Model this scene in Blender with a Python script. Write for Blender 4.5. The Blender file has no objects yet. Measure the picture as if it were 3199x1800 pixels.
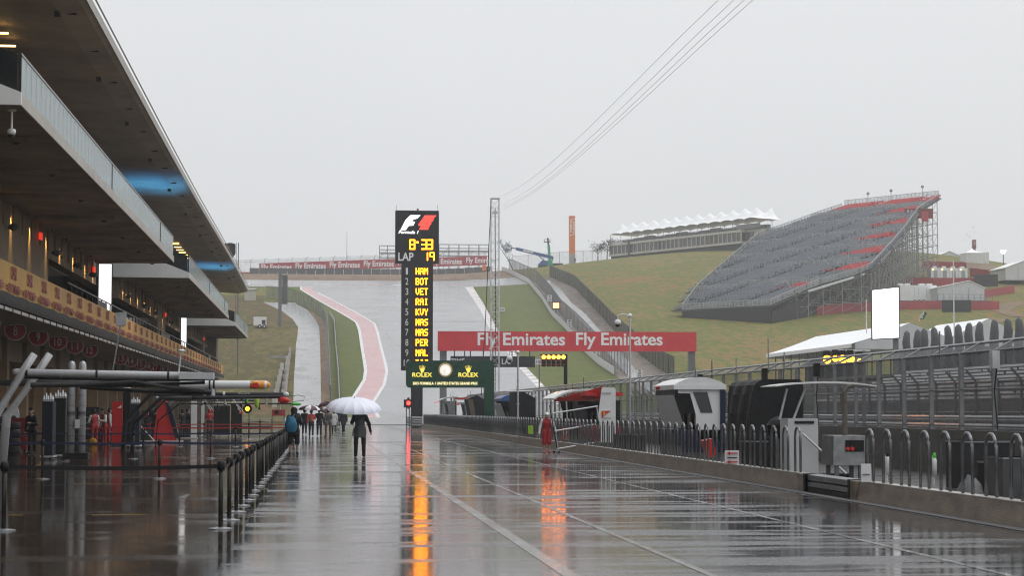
import bpy, math, random
import numpy as np
from mathutils import Vector, Matrix
random.seed(7); RNG = np.random.default_rng(5)
SC = bpy.context.scene
COL = SC.collection
# ---------------------------------------------------------------- camera
FPX = 6220.0
PITCH = math.atan(383 / FPX); YAW = math.atan(607.5 / FPX * math.cos(PITCH))
CAMZ = 1.7
cam = bpy.data.cameras.new('camera'); camo = bpy.data.objects.new('camera', cam); COL.objects.link(camo)
cam.sensor_width = 36; cam.lens = FPX * 36 / 3199; cam.clip_start = 0.3; cam.clip_end = 6000
camo.location = (0, 0, CAMZ); camo.rotation_euler = (math.pi / 2 + PITCH, 0, -YAW)
cam.dof.use_dof = True; cam.dof.focus_distance = 105; cam.dof.aperture_fstop = 4.0
SC.camera = camo
# ---------------------------------------------------------------- sky, sun, exposure
world = bpy.data.worlds.new('World'); SC.world = world; world.use_nodes = True
nt = world.node_tree; bg = nt.nodes['Background']
sky = nt.nodes.new('ShaderNodeTexSky'); sky.sky_type = 'NISHITA'; sky.sun_disc = False
SUN_EL = math.radians(58); SUN_ROT = math.radians(150)
sky.sun_elevation = SUN_EL; sky.sun_rotation = SUN_ROT; sky.dust_density = 6; sky.air_density = 1.2
hs = nt.nodes.new('ShaderNodeHueSaturation'); hs.inputs['Saturation'].default_value = 0.12; hs.inputs['Value'].default_value = 1.0
mx = nt.nodes.new('ShaderNodeMix'); mx.data_type = 'RGBA'; mx.inputs[0].default_value = 0.93
cl = nt.nodes.new('ShaderNodeTexNoise'); cl.inputs['Scale'].default_value = 1.3; cl.inputs['Detail'].default_value = 5
rp = nt.nodes.new('ShaderNodeValToRGB')
rp.color_ramp.elements[0].position = .3; rp.color_ramp.elements[0].color = (8.1, 8.3, 8.6, 1)
rp.color_ramp.elements[1].position = .72; rp.color_ramp.elements[1].color = (9.1, 9.25, 9.45, 1)
tc = nt.nodes.new('ShaderNodeTexCoord'); nt.links.new(tc.outputs['Generated'], cl.inputs['Vector'])
nt.links.new(cl.outputs['Fac'], rp.inputs[0])
nt.links.new(sky.outputs[0], hs.inputs['Color']); nt.links.new(hs.outputs[0], mx.inputs[6]); nt.links.new(rp.outputs[0], mx.inputs[7])
sx = nt.nodes.new('ShaderNodeSeparateXYZ'); nt.links.new(tc.outputs['Generated'], sx.inputs[0])     # overcast sky: brighter towards the zenith
gz_ = nt.nodes.new('ShaderNodeMapRange'); gz_.inputs[1].default_value = 0; gz_.inputs[2].default_value = 1; gz_.inputs[3].default_value = .86; gz_.inputs[4].default_value = 1.38; nt.links.new(sx.outputs[2], gz_.inputs[0])
sk = nt.nodes.new('ShaderNodeVectorMath'); sk.operation = 'SCALE'; nt.links.new(mx.outputs[2], sk.inputs[0]); nt.links.new(gz_.outputs[0], sk.inputs['Scale'])
nt.links.new(sk.outputs[0], bg.inputs['Color']); bg.inputs['Strength'].default_value = 0.1
sl = bpy.data.lights.new('sun', 'SUN'); sl.energy = 0.8; sl.angle = math.radians(40); sl.color = (1, .98, .95)
so = bpy.data.objects.new('sun', sl); COL.objects.link(so)
so.rotation_euler = (math.pi / 2 - SUN_EL, 0, math.pi - SUN_ROT + math.pi / 2)
SC.view_settings.view_transform = 'Standard'; SC.view_settings.look = 'None'
SC.view_settings.exposure = 0.0; SC.view_settings.gamma = 1.0
SC.render.engine = 'CYCLES'
SC.cycles.use_denoising = True; SC.cycles.filter_width = 1.15
SC.cycles.max_bounces = 8; SC.cycles.transparent_max_bounces = 24; SC.cycles.volume_bounces = 1
SC.cycles.diffuse_bounces = 3; SC.cycles.glossy_bounces = 4; SC.cycles.sample_clamp_indirect = 8
# ---------------------------------------------------------------- pixel <-> world measuring helpers
_F = np.array([math.sin(YAW) * math.cos(PITCH), math.cos(YAW) * math.cos(PITCH), math.sin(PITCH)])
_R = np.array([math.cos(YAW), -math.sin(YAW), 0.0]); _U = np.cross(_R, _F)
_C = np.array([0, 0, CAMZ])
def ray(px, py): return _F + _R * (px - 1599.5) / FPX + _U * (900 - py) / FPX
def PY(px, py, Y): d = ray(px, py); return _C + d * (Y / d[1])
def PX(px, py, X): d = ray(px, py); return _C + d * (X / d[0])
def PZ(px, py, Z=0.0): d = ray(px, py); return _C + d * ((Z - CAMZ) / d[2])
def sstep(a, b, x):
    t = np.clip((x - a) / (b - a), 0, 1); return t * t * (3 - 2 * t)
SL = 0.125
def Hy(Y):
    Y = np.asarray(Y, float)
    a = np.clip(Y - 235, 0, 65); h = SL * a * a / 130
    h = h + SL * np.clip(Y - 300, 0, 300)
    b = np.clip(Y - 600, 0, 80); return h + SL * b - SL * b * b / 160
def terr(X, Y):
    X = np.asarray(X, float); Y = np.asarray(Y, float)
    k = 1 + 0.198 * sstep(30, 140, X) - 0.18 * sstep(185, 260, X) - .1 * sstep(-60, -160, X)
    return Hy(Y) * k
def hit(px, py, y0=236, y1=1200):
    d = ray(px, py); ys = np.arange(y0, y1, 0.25)
    P = _C[None, :] + d[None, :] * (ys / d[1])[:, None]
    g = P[:, 2] - terr(P[:, 0], P[:, 1])
    i = np.argmax(g <= 0)
    if g[i] > 0: i = np.argmin(g)
    p = P[i].copy(); p[2] = terr(p[0], p[1]); return p
# ---------------------------------------------------------------- mesh builder
ORG = {}
def V3(p): return np.array([float(p[0]), float(p[1]), float(p[2])])
class MB:
    def __init__(s): s.v = []; s.f = []; s.m = []; s.mi = 0
    def _add(s, vs, fs):
        n = len(s.v); s.v.extend([tuple(map(float, p)) for p in vs])
        for f in fs: s.f.append(tuple(i + n for i in f)); s.m.append(s.mi)
        return s
    def box(s, x0, x1, y0, y1, z0, z1):
        return s._add([(x0, y0, z0), (x1, y0, z0), (x1, y1, z0), (x0, y1, z0), (x0, y0, z1), (x1, y0, z1), (x1, y1, z1), (x0, y1, z1)],
                      [(0, 3, 2, 1), (4, 5, 6, 7), (0, 1, 5, 4), (1, 2, 6, 5), (2, 3, 7, 6), (3, 0, 4, 7)])
    def hexa(s, b, t):       # 4 bottom + 4 top points
        return s._add(list(b) + list(t), [(0, 3, 2, 1), (4, 5, 6, 7), (0, 1, 5, 4), (1, 2, 6, 5), (2, 3, 7, 6), (3, 0, 4, 7)])
    def bar(s, a, b, w, h=None, up=(0, 0, 1)):
        a = V3(a); b = V3(b); h = h or w; d = b - a; L = np.linalg.norm(d)
        if L < 1e-6: return s
        d /= L; u = V3(up); r = np.cross(d, u)
        if np.linalg.norm(r) < 1e-4: r = np.cross(d, (0, 1, 0))
        r /= np.linalg.norm(r); u = np.cross(r, d); r *= w / 2; u *= h / 2
        return s.hexa([a - r - u, a + r - u, b + r - u, b - r - u], [a - r + u, a + r + u, b + r + u, b - r + u])
    def tube(s, pts, r, n=8, cap=True):
        pts = [V3(p) for p in pts]; N = len(pts)
        rr = r if hasattr(r, '__len__') else [r] * N
        vs = []; fs = []
        for i in range(N):
            d = pts[min(i + 1, N - 1)] - pts[max(i - 1, 0)]; d = d / (np.linalg.norm(d) + 1e-9)
            ref = np.array([0, 0, 1.]) if abs(d[2]) < .9 else np.array([0, 1., 0])
            a = np.cross(d, ref); a /= np.linalg.norm(a); b = np.cross(d, a)
            for k in range(n):
                t = 2 * math.pi * k / n; vs.append(pts[i] + (a * math.cos(t) + b * math.sin(t)) * rr[i])
        for i in range(N - 1):
            for k in range(n):
                k2 = (k + 1) % n; fs.append((i * n + k, (i + 1) * n + k, (i + 1) * n + k2, i * n + k2))
        if cap: fs.append(tuple(range(n))); fs.append(tuple((N - 1) * n + k for k in range(n - 1, -1, -1)))
        return s._add(vs, fs)
    def lathe(s, c, prof, n=16, axis='z'):
        c = V3(c); vs = []; fs = []; N = len(prof)
        for r, z in prof:
            for k in range(n):
                t = 2 * math.pi * k / n; a, b = r * math.cos(t), r * math.sin(t)
                vs.append(c + {'z': (a, b, z), 'y': (a, z, b), 'x': (z, a, b)}[axis])
        for i in range(N - 1):
            for k in range(n):
                k2 = (k + 1) % n; fs.append((i * n + k, i * n + k2, (i + 1) * n + k2, (i + 1) * n + k))
        fs.append(tuple(range(n - 1, -1, -1))); fs.append(tuple((N - 1) * n + k for k in range(n)))
        return s._add(vs, fs)
    def quad(s, a, b, c, d): return s._add([a, b, c, d], [(0, 1, 2, 3)])
    def poly(s, pts): return s._add(pts, [tuple(range(len(pts)))])
    def prism(s, pts, off):   # polygon (3d points) extruded by vector off
        n = len(pts); o = V3(off); P = [V3(p) for p in pts]
        return s._add(P + [p + o for p in P], [tuple(range(n - 1, -1, -1)), tuple(range(n, 2 * n))] + [(i, (i + 1) % n, n + (i + 1) % n, n + i) for i in range(n)])
    def grid(s, P):           # P[i][j] points
        n = len(P); m = len(P[0]); vs = [p for r in P for p in r]
        return s._add(vs, [(i * m + j, i * m + j + 1, (i + 1) * m + j + 1, (i + 1) * m + j) for i in range(n - 1) for j in range(m - 1)])
    def mesh(s, name, mats, org=(0, 0, 0), smooth=False):
        me = bpy.data.meshes.new(name); o = V3(org)
        me.from_pydata([tuple(V3(p) - o) for p in s.v], [], s.f)
        for m in (mats if isinstance(mats, (list, tuple)) else [mats]): me.materials.append(MAT[m] if isinstance(m, str) else m)
        if any(s.m): me.polygons.foreach_set('material_index', s.m)
        if smooth:
            me.polygons.foreach_set('use_smooth', [True] * len(me.polygons))
        me.update(); return me
    def build(s, name, mats, parent=None, smooth=False, fix=False):
        if parent is not None: org = ORG[parent.name]
        else:
            a = np.array(s.v); org = np.array([(a[:, 0].min() + a[:, 0].max()) / 2, (a[:, 1].min() + a[:, 1].max()) / 2, a[:, 2].min()])
        me = s.mesh(name, mats, org, smooth)
        if fix: fixn(me)
        o = bpy.data.objects.new(name, me); COL.objects.link(o)
        if parent is not None: o.parent = parent
        else: o.location = org
        ORG[o.name] = org; return o
def fixn(me):
    import bmesh
    bm = bmesh.new(); bm.from_mesh(me); bmesh.ops.recalc_face_normals(bm, faces=bm.faces); bm.to_mesh(me); bm.free()
def place(name, me, pos, parent=None, rz=0, scale=None, rot=None):   # shared-mesh piece at a world position
    o = bpy.data.objects.new(name, me); COL.objects.link(o)
    if parent is not None: o.parent = parent; o.location = V3(pos) - ORG[parent.name]
    else: o.location = V3(pos)
    o.rotation_euler = rot if rot is not None else (0, 0, rz)
    if scale is not None: o.scale = scale
    ORG[o.name] = V3(pos); return o
def tag(o, label, cat, group=None):
    o['label'] = label; o['category'] = cat
    if group: o['group'] = group
    return o
def thing(name, label, cat, loc, group=None):
    o = bpy.data.objects.new(name, None); COL.objects.link(o); o.location = V3(loc); o.empty_display_size = .2
    ORG[o.name] = V3(loc); return tag(o, label, cat, group)
def struct(o): o['kind'] = 'structure'; return o
def stuff(o): o['kind'] = 'stuff'; return o
def turn(o, rz): o.rotation_euler = (0, 0, rz); return o
def copytree(root, loc, rz=None, label=None):
    c = root.copy(); COL.objects.link(c); c.location = V3(loc); ORG[c.name] = V3(loc)
    if rz is not None: c.rotation_euler = (0, 0, rz)
    if label: c['label'] = label
    for ch in list(root.children):
        d = ch.copy(); COL.objects.link(d); d.parent = c
        for g in list(ch.children):
            e = g.copy(); COL.objects.link(e); e.parent = d
    return c
# ---------------------------------------------------------------- materials
MAT = {}
def srgb(h):
    h = h.lstrip('#'); r = [int(h[i:i + 2], 16) / 255 for i in (0, 2, 4)]
    return tuple(((c / 12.92) if c <= .04045 else ((c + .055) / 1.055) ** 2.4) for c in r)
def newmat(name):
    m = bpy.data.materials.new(name); m.use_nodes = True; MAT[name] = m
    return m, m.node_tree, m.node_tree.nodes['Principled BSDF']
def N(nt, t, **kw):
    n = nt.nodes.new('ShaderNode' + t)
    for k, v in kw.items():
        if k.startswith('i_'):
            key = k[2:]; n.inputs[int(key) if key.isdigit() else key.replace('_', ' ')].default_value = v
        else: setattr(n, k, v)
    return n
def mat(name, col, rough=.6, metal=0.0, var=.18, scale=3.0, spec=.5, bump=0.0, bscale=20.0, emit=None, es=1.0, dirt=None, alpha=None, stretch=None, coat=0):
    m, nt, p = newmat(name)
    if isinstance(col, str): col = srgb(col)
    p.inputs['Roughness'].default_value = rough; p.inputs['Metallic'].default_value = metal
    if max(col) < .065: spec *= .55
    p.inputs['Specular IOR Level'].default_value = spec; p.inputs['Coat Weight'].default_value = coat
    if emit is not None:
        p.inputs['Base Color'].default_value = (*col, 1)
        p.inputs['Emission Color'].default_value = (*(srgb(emit) if isinstance(emit, str) else emit), 1); p.inputs['Emission Strength'].default_value = es
        return m
    tcn = N(nt, 'TexCoord'); mp = N(nt, 'Mapping'); nt.links.new(tcn.outputs['Object'], mp.inputs[0])
    if stretch: mp.inputs['Scale'].default_value = stretch
    nz = N(nt, 'TexNoise', i_Scale=scale, i_Detail=6.0, i_Roughness=.62); nt.links.new(mp.outputs[0], nz.inputs['Vector'])
    r = N(nt, 'ValToRGB'); r.color_ramp.elements[0].position = .28; r.color_ramp.elements[1].position = .74
    d = dirt or tuple(c * (1 - 1.6 * var) for c in col); d = srgb(d) if isinstance(d, str) else d
    r.color_ramp.elements[0].color = (*d, 1); r.color_ramp.elements[1].color = (*[min(1, c * (1 + var * .6)) for c in col], 1)
    nt.links.new(nz.outputs['Fac'], r.inputs[0]); nt.links.new(r.outputs[0], p.inputs['Base Color'])
    mr = N(nt, 'MapRange', i_3=max(.02, rough - .12), i_4=min(1, rough + .14)); nt.links.new(nz.outputs['Fac'], mr.inputs[0]); nt.links.new(mr.outputs[0], p.inputs['Roughness'])
    if bump:
        n2 = N(nt, 'TexNoise', i_Scale=bscale, i_Detail=5.0); nt.links.new(mp.outputs[0], n2.inputs['Vector'])
        b = N(nt, 'Bump', i_Strength=bump, i_Distance=.05); nt.links.new(n2.outputs['Fac'], b.inputs['Height']); nt.links.new(b.outputs[0], p.inputs['Normal'])
    if alpha is not None:
        p.inputs['Alpha'].default_value = alpha
    return m
def wet_ground(name, c0, c1, r0=.07, r1=.34, bump=.3, band=(.035, .55, 1), bandamt=1.0, bsc=(1.1, 4.0, 1), joints=0.0):
    m, nt, p = newmat(name); L = nt.links.new
    g = N(nt, 'NewGeometry')
    def nz(sc, scale, det=5.0, ro=.6):
        mp = N(nt, 'Mapping'); mp.inputs['Scale'].default_value = sc; L(g.outputs['Position'], mp.inputs[0])
        n = N(nt, 'TexNoise', i_Scale=scale, i_Detail=det, i_Roughness=ro); L(mp.outputs[0], n.inputs['Vector']); return n
    big = nz((1, .45, 1), .12); fine = nz((1, 1, 1), 9.0, 8.0, .7); bands = nz(band, 1.0, 4.0, .55); pud = nz((.5, .22, 1), .5, 3.0)
    r = N(nt, 'ValToRGB'); r.color_ramp.elements[0].color = (*c0, 1); r.color_ramp.elements[1].color = (*c1, 1)
    r.color_ramp.elements[0].position = .3; r.color_ramp.elements[1].position = .7
    a = N(nt, 'Math', operation='MULTIPLY_ADD', i_1=.5, i_2=0.0); L(big.outputs['Fac'], a.inputs[0])
    a2 = N(nt, 'Math', operation='MULTIPLY_ADD', i_1=.5); L(fine.outputs['Fac'], a2.inputs[0]); L(a.outputs[0], a2.inputs[2]); L(a2.outputs[0], r.inputs[0])
    L(r.outputs[0], p.inputs['Base Color'])
    st2 = nz((band[0] * 3.2, band[1] * 2.4, 1), 1.0, 3.0)
    sm = N(nt, 'Math', operation='MULTIPLY_ADD', i_1=.45); L(st2.outputs['Fac'], sm.inputs[0])
    s0 = N(nt, 'Math', operation='MULTIPLY', i_1=.55); L(bands.outputs['Fac'], s0.inputs[0]); L(s0.outputs[0], sm.inputs[2])
    br = N(nt, 'MapRange', i_1=.485, i_2=.575, i_3=0.0, i_4=1.0); br.interpolation_type = 'SMOOTHSTEP'; L(sm.outputs[0], br.inputs[0])
    pr = N(nt, 'MapRange', i_1=.40, i_2=.60, i_3=.12, i_4=1.0); L(pud.outputs['Fac'], pr.inputs[0])
    mu = N(nt, 'Math', operation='MULTIPLY'); L(br.outputs[0], mu.inputs[0]); L(pr.outputs[0], mu.inputs[1])
    rr = N(nt, 'MapRange', i_3=r0, i_4=r1); L(mu.outputs[0], rr.inputs[0])
    grn = nz((14, 7, 1), 1.0, 4.0, .75); gs_ = N(nt, 'MapRange', i_1=.35, i_2=.65, i_3=.5, i_4=1.8); L(grn.outputs['Fac'], gs_.inputs[0])
    rm_ = N(nt, 'Math', operation='MULTIPLY'); L(rr.outputs[0], rm_.inputs[0]); L(gs_.outputs[0], rm_.inputs[1]); L(rm_.outputs[0], p.inputs['Roughness'])
    b1 = nz(bsc, 1.0, 3.0); b2 = nz((9, 26, 1), 1.0, 5.0, .7)
    ad = N(nt, 'Math', operation='MULTIPLY_ADD', i_1=.3); L(b2.outputs['Fac'], ad.inputs[0]); L(b1.outputs['Fac'], ad.inputs[2])
    bs = N(nt, 'MapRange', i_3=bump * .22, i_4=bump); L(mu.outputs[0], bs.inputs[0])
    bp = N(nt, 'Bump', i_Distance=.012); L(bs.outputs[0], bp.inputs['Strength']); L(ad.outputs[0], bp.inputs['Height']); L(bp.outputs[0], p.inputs['Normal'])
    p.inputs['IOR'].default_value = 1.33; p.inputs['Specular IOR Level'].default_value = .55
    return m
wet_ground('wet_lane', (.022, .023, .025), (.066, .067, .070), r0=.05, r1=.30, bump=.5, band=(.085, .62, 1))
wet_ground('wet_apron', (.018, .014, .010), (.045, .036, .027), r0=.06, r1=.17, bump=.2, band=(.12, .4, 1))
wet_ground('island_floor', (.02, .018, .016), (.05, .046, .04), r0=.35, r1=.6, bump=.3, band=(.2, .4, 1))
wet_ground('wet_track', (.15, .153, .158), (.30, .303, .308), r0=.16, r1=.24, bump=.12, band=(.05, .012, 1))
wet_ground('wet_path', (.19, .19, .19), (.27, .27, .27), r0=.14, r1=.28, bump=.2, band=(.15, .06, 1))
wet_ground('runoff_paint', (.46, .23, .235), (.58, .32, .32), r0=.2, r1=.3, bump=.12, band=(.05, .012, 1))
wet_ground('line_paint', (.05, .05, .05), (.34, .34, .335), r0=.12, r1=.36, bump=.5)
wet_ground('edge_paint', (.6, .6, .6), (.75, .75, .75), r0=.2, r1=.4, bump=.2)
wet_ground('yellow_paint', (.38, .22, .03), (.55, .33, .05), r0=.14, r1=.4, bump=.5)
wet_ground('kerb_white', (.62, .62, .62), (.8, .8, .8), r0=.3, r1=.5)
wet_ground('kerb_pink', (.42, .27, .27), (.55, .38, .38), r0=.3, r1=.5)
def grass_mat(name, cols, dirt=.5):
    m, nt, p = newmat(name); L = nt.links.new; g = N(nt, 'NewGeometry')
    def nz(sc, scale, det=6.0):
        mp = N(nt, 'Mapping'); mp.inputs['Scale'].default_value = sc; L(g.outputs['Position'], mp.inputs[0])
        n = N(nt, 'TexNoise', i_Scale=scale, i_Detail=det, i_Roughness=.65); L(mp.outputs[0], n.inputs['Vector']); return n
    a = nz((1, .55, 1), .028, 10.0); b = nz((1, .3, 1), .5, 8.0)
    mxn = N(nt, 'Math', operation='MULTIPLY_ADD', i_1=.5); L(b.outputs['Fac'], mxn.inputs[0])
    sc2 = N(nt, 'Math', operation='MULTIPLY', i_1=.53); L(a.outputs['Fac'], sc2.inputs[0]); L(sc2.outputs[0], mxn.inputs[2])
    r = N(nt, 'ValToRGB'); e = r.color_ramp.elements
    e[0].position = .41; e[0].color = (*cols[0], 1); e[1].position = .63; e[1].color = (*cols[-1], 1)
    for i, c in enumerate(cols[1:-1]):
        x = e.new(.41 + .22 * (i + 1) / (len(cols) - 1)); x.color = (*c, 1)
    L(mxn.outputs[0], r.inputs[0]); L(r.outputs[0], p.inputs['Base Color']); p.inputs['Roughness'].default_value = .85
    p.inputs['Specular IOR Level'].default_value = .15
    bp = N(nt, 'Bump', i_Strength=.5, i_Distance=.3); c = nz((1, 1, 1), 1.5, 4.0); L(c.outputs['Fac'], bp.inputs['Height']); L(bp.outputs[0], p.inputs['Normal'])
    return m
grass_mat('grass_ground', [(.24, .13, .05), (.20, .15, .04), (.095, .125, .028), (.165, .155, .036), (.25, .15, .065), (.105, .125, .03)])
grass_mat('grass_brown', [(.19, .11, .05), (.12, .08, .034), (.07, .075, .022), (.17, .13, .042), (.085, .08, .028)])
grass_mat('grass_green', [(.085, .11, .03), (.13, .14, .038), (.09, .12, .032), (.15, .125, .048)])
grass_mat('dirt', [(.19, .13, .085), (.24, .17, .115), (.165, .11, .075), (.21, .15, .1)])
grass_mat('gravel', [(.17, .145, .125), (.26, .22, .19), (.14, .12, .105), (.24, .2, .18)])
def veil(name, col, op, gx=0, gz=0):
    m, nt, p = newmat(name); L = nt.links.new; out = nt.nodes['Material Output']
    col = srgb(col) if isinstance(col, str) else col
    p.inputs['Base Color'].default_value = (*col, 1); p.inputs['Roughness'].default_value = .5; p.inputs['Metallic'].default_value = .2
    t = N(nt, 'BsdfTransparent'); mxs = N(nt, 'MixShader', i_0=op); L(t.outputs[0], mxs.inputs[1]); L(p.outputs[0], mxs.inputs[2]); L(mxs.outputs[0], out.inputs[0])
    g = N(nt, 'NewGeometry'); n = N(nt, 'TexNoise', i_Scale=.8, i_Detail=4.0); L(g.outputs['Position'], n.inputs[0])
    mr = N(nt, 'MapRange', i_1=.3, i_2=.7, i_3=op * .75, i_4=min(1, op * 1.25)); L(n.outputs['Fac'], mr.inputs[0]); L(mr.outputs[0], mxs.inputs[0])
    return m
veil('wire_mesh', '#585b5f', .40)
veil('wire_mesh_thin', '#7a7c7e', .2)
veil('wire_mesh_black', '#26282a', .8)
veil('rail_veil', '#a4a6a8', .45)
veil('poncho', '#b8bcc2', .13)
mat('concrete', (.36, .345, .32), .75, var=.22, scale=.8, bump=.3)
mat('concrete_wet', (.235, .19, .145), .42, var=.4, scale=1.3, bump=.3, stretch=(1, 1, 3), dirt=(.075, .058, .045))
mat('concrete_top', (.42, .40, .37), .35, var=.3, scale=2)
mat('concrete_soffit', (.33, .27, .20), .7, var=.36, scale=.5, bump=.2)
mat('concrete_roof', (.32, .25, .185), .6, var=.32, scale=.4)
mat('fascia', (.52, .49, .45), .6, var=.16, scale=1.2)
mat('terrace_end', (.9, .91, .9), .55, var=.08, scale=.8)
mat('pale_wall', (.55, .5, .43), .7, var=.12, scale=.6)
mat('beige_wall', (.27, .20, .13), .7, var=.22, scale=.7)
mat('beige_ceiling', (.38, .31, .23), .7, var=.15, scale=.6)
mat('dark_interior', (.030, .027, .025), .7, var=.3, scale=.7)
mat('dark_glass', (.02, .022, .025), .08, var=.3, scale=.5, spec=.8)
mat('black', (.012, .012, .013), .55, var=.3, scale=3)
mat('black_gloss', (.012, .012, .013), .2, var=.2, scale=3)
mat('black_cloth', (.012, .012, .013), .62, var=.4, scale=2.5, bump=.5, bscale=6)
mat('charcoal', (.026, .026, .028), .5, var=.25)
mat('dark_grey', (.09, .092, .096), .5, var=.25)
mat('grey_metal', (.30, .305, .31), .38, metal=.7, var=.25, scale=5)
mat('galv', (.38, .39, .40), .36, metal=.75, var=.28, scale=4)
mat('galv_dull', (.20, .205, .21), .5, metal=.55, var=.25, scale=4)
mat('hoop_metal', (.22, .223, .23), .34, metal=.65, var=.25, scale=6)
mat('scaffold', (.30, .305, .31), .5, metal=.5, var=.2)
mat('bench_alu', (.70, .71, .72), .4, var=.12)
mat('rail_pale', (.42, .425, .43), .5, var=.15)
mat('concrete_dark', (.06, .055, .048), .6, var=.35, scale=.9)
mat('alu', (.66, .67, .68), .32, metal=.5, var=.15)
mat('white_paint', (.78, .78, .78), .3, var=.06, scale=2, coat=.2)
mat('silver_paint', (.50, .505, .52), .25, metal=.1, var=.08, scale=2, coat=.4)
mat('white_vinyl', (.80, .81, .82), .45, var=.06, scale=.8)
mat('tent_wall', (.58, .59, .6), .5, var=.08, scale=.8)
mat('tent_roof', (.93, .94, .95), .45, var=.03, scale=.5)
mat('tent_under', (.25, .25, .26), .6, var=.2, scale=.5)
mat('sign_red', (.66, .034, .044), .42, var=.12, scale=.6)
mat('banner_red', (.42, .045, .055), .5, var=.12, scale=.4)
mat('fence_red', (.38, .045, .055), .6, var=.2, scale=.3)
mat('garage_red', (.36, .014, .02), .45, var=.15, scale=3)
mat('deep_red', (.20, .010, .014), .45, var=.2, scale=3)
mat('bright_red', (.62, .018, .02), .35, var=.15, scale=3)
mat('seat_red', (.60, .05, .055), .5, var=.1)
mat('seat_grey', (.20, .215, .245), .5, var=.2, scale=.3)
mat('print_white', (.88, .88, .88), .5, var=.03)
mat('print_grey', (.72, .72, .72), .5, var=.05)
mat('print_black', (.015, .015, .015), .5, var=.1)
mat('banner_yellow', (.62, .36, .075), .55, var=.2, scale=.35, dirt=(.42, .22, .05))
mat('banner_print', (.36, .09, .075), .55, var=.15)
mat('navy', (.014, .022, .06), .35, var=.2)
mat('belt_navy', (.012, .018, .07), .5, var=.2)
mat('belt_black', (.014, .013, .014), .5, var=.2)
mat('belt_red', (.48, .02, .025), .5, var=.15)
mat('post_black', (.035, .032, .03), .3, metal=.35, var=.25, scale=6)
mat('green_panel', (.008, .06, .032), .28, var=.12, scale=1)
mat('green_light_paint', (.05, .40, .20), .4, var=.15)
mat('blue_paint', (.03, .10, .30), .4, var=.15)
mat('orange_paint', (.75, .20, .045), .5, var=.1, scale=.6)
mat('orange_tip', (.85, .33, .02), .25, var=.1, coat=.5)
mat('gold', (.62, .46, .2), .3, metal=.6, var=.1)
mat('tyre', (.015, .015, .016), .7, var=.2)
mat('skin', (.42, .24, .17), .55, var=.1, scale=10)
mat('hair_dark', (.02, .016, .013), .6, var=.2)
mat('shoe_dark', (.018, .018, .02), .4, var=.2)
mat('umbrella_white', (.80, .81, .93), .45, var=.04, scale=2)
mat('blue_bag', (.012, .16, .30), .5, var=.25, scale=6)
mat('cloth_black', (.013, .013, .015), .6, var=.35, scale=6)
mat('cloth_dark', (.03, .03, .034), .7, var=.35, scale=6)
mat('cloth_grey', (.09, .088, .084), .7, var=.3, scale=6)
mat('cloth_navy', (.016, .02, .035), .7, var=.3, scale=6)
mat('cloth_red', (.42, .012, .018), .55, var=.25, scale=6)
mat('cloth_coral', (.9, .10, .08), .55, var=.2, scale=6)
mat('cloth_white', (.72, .72, .72), .6, var=.12, scale=6)
mat('cloth_khaki', (.13, .11, .085), .7, var=.25, scale=6)
mat('cloth_brown', (.30, .16, .06), .7, var=.25, scale=6)
mat('maroon', (.10, .012, .028), .5, var=.15)
mat('leaf', (.05, .065, .025), .7, var=.4, scale=8)
mat('bark', (.06, .05, .042), .85, var=.3, scale=8)
mat('yellow_tyre', (.75, .40, .02), .5, var=.15)
mat('lime', (.35, .62, .03), .45, var=.15)
mat('green_cap', (.08, .55, .06), .4, var=.15)
mat('orange_board', (.70, .10, .015), .45, var=.12)
# things that give off light
mat('led_amber', (.1, .05, 0), emit=(1.0, .27, .004), es=13.0)
mat('led_text', (.1, .1, .05), emit=(1.0, .86, .42), es=1.6)
mat('led_white', (.5, .5, .5), emit=(1.0, .97, 1.0), es=1.5)
mat('led_red', (.3, .02, .02), emit=(1.0, .09, .06), es=1.5)
mat('lamp_amber', (.3, .15, 0), emit=(1.0, .24, .004), es=26.0)
mat('lamp_amber_hot', (.3, .15, 0), emit=(1.0, .21, .012), es=26.0)
mat('lamp_red', (.3, .02, .02), emit=(1.0, .012, .008), es=20.0)
mat('lamp_white', (.9, .9, .9), emit=(1.0, .93, .82), es=18.0)
mat('lamp_marker', (.9, .9, .9), emit=(1.0, .30, .07), es=3.6)
mat('screen_white', (.9, .9, .9), emit=(1.0, 1.0, 1.0), es=1.25)
mat('screen_pink', (.9, .4, .5), emit=(.95, .55, .62), es=1.0)
mat('lamp_warm', (.9, .7, .3), emit=(1.0, .62, .2), es=5.0)
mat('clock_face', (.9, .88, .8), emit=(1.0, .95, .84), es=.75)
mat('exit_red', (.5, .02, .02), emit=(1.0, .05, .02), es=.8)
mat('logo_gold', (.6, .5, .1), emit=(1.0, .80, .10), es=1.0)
m, _nt, _p = newmat('rail_glass')
_p.inputs['Base Color'].default_value = (.62, .70, .71, 1); _p.inputs['Roughness'].default_value = .12
_o = _nt.nodes['Material Output']; _t = N(_nt, 'BsdfTransparent'); _t.inputs[0].default_value = (.82, .9, .9, 1); _m = N(_nt, 'MixShader', i_0=.5)
_nt.links.new(_t.outputs[0], _m.inputs[1]); _nt.links.new(_p.outputs[0], _m.inputs[2]); _nt.links.new(_m.outputs[0], _o.inputs[0])
m, _nt, _p = newmat('window_glass')
_p.inputs['Base Color'].default_value = (.05, .055, .058, 1); _p.inputs['Roughness'].default_value = .12; _p.inputs['Specular IOR Level'].default_value = .7
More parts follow.
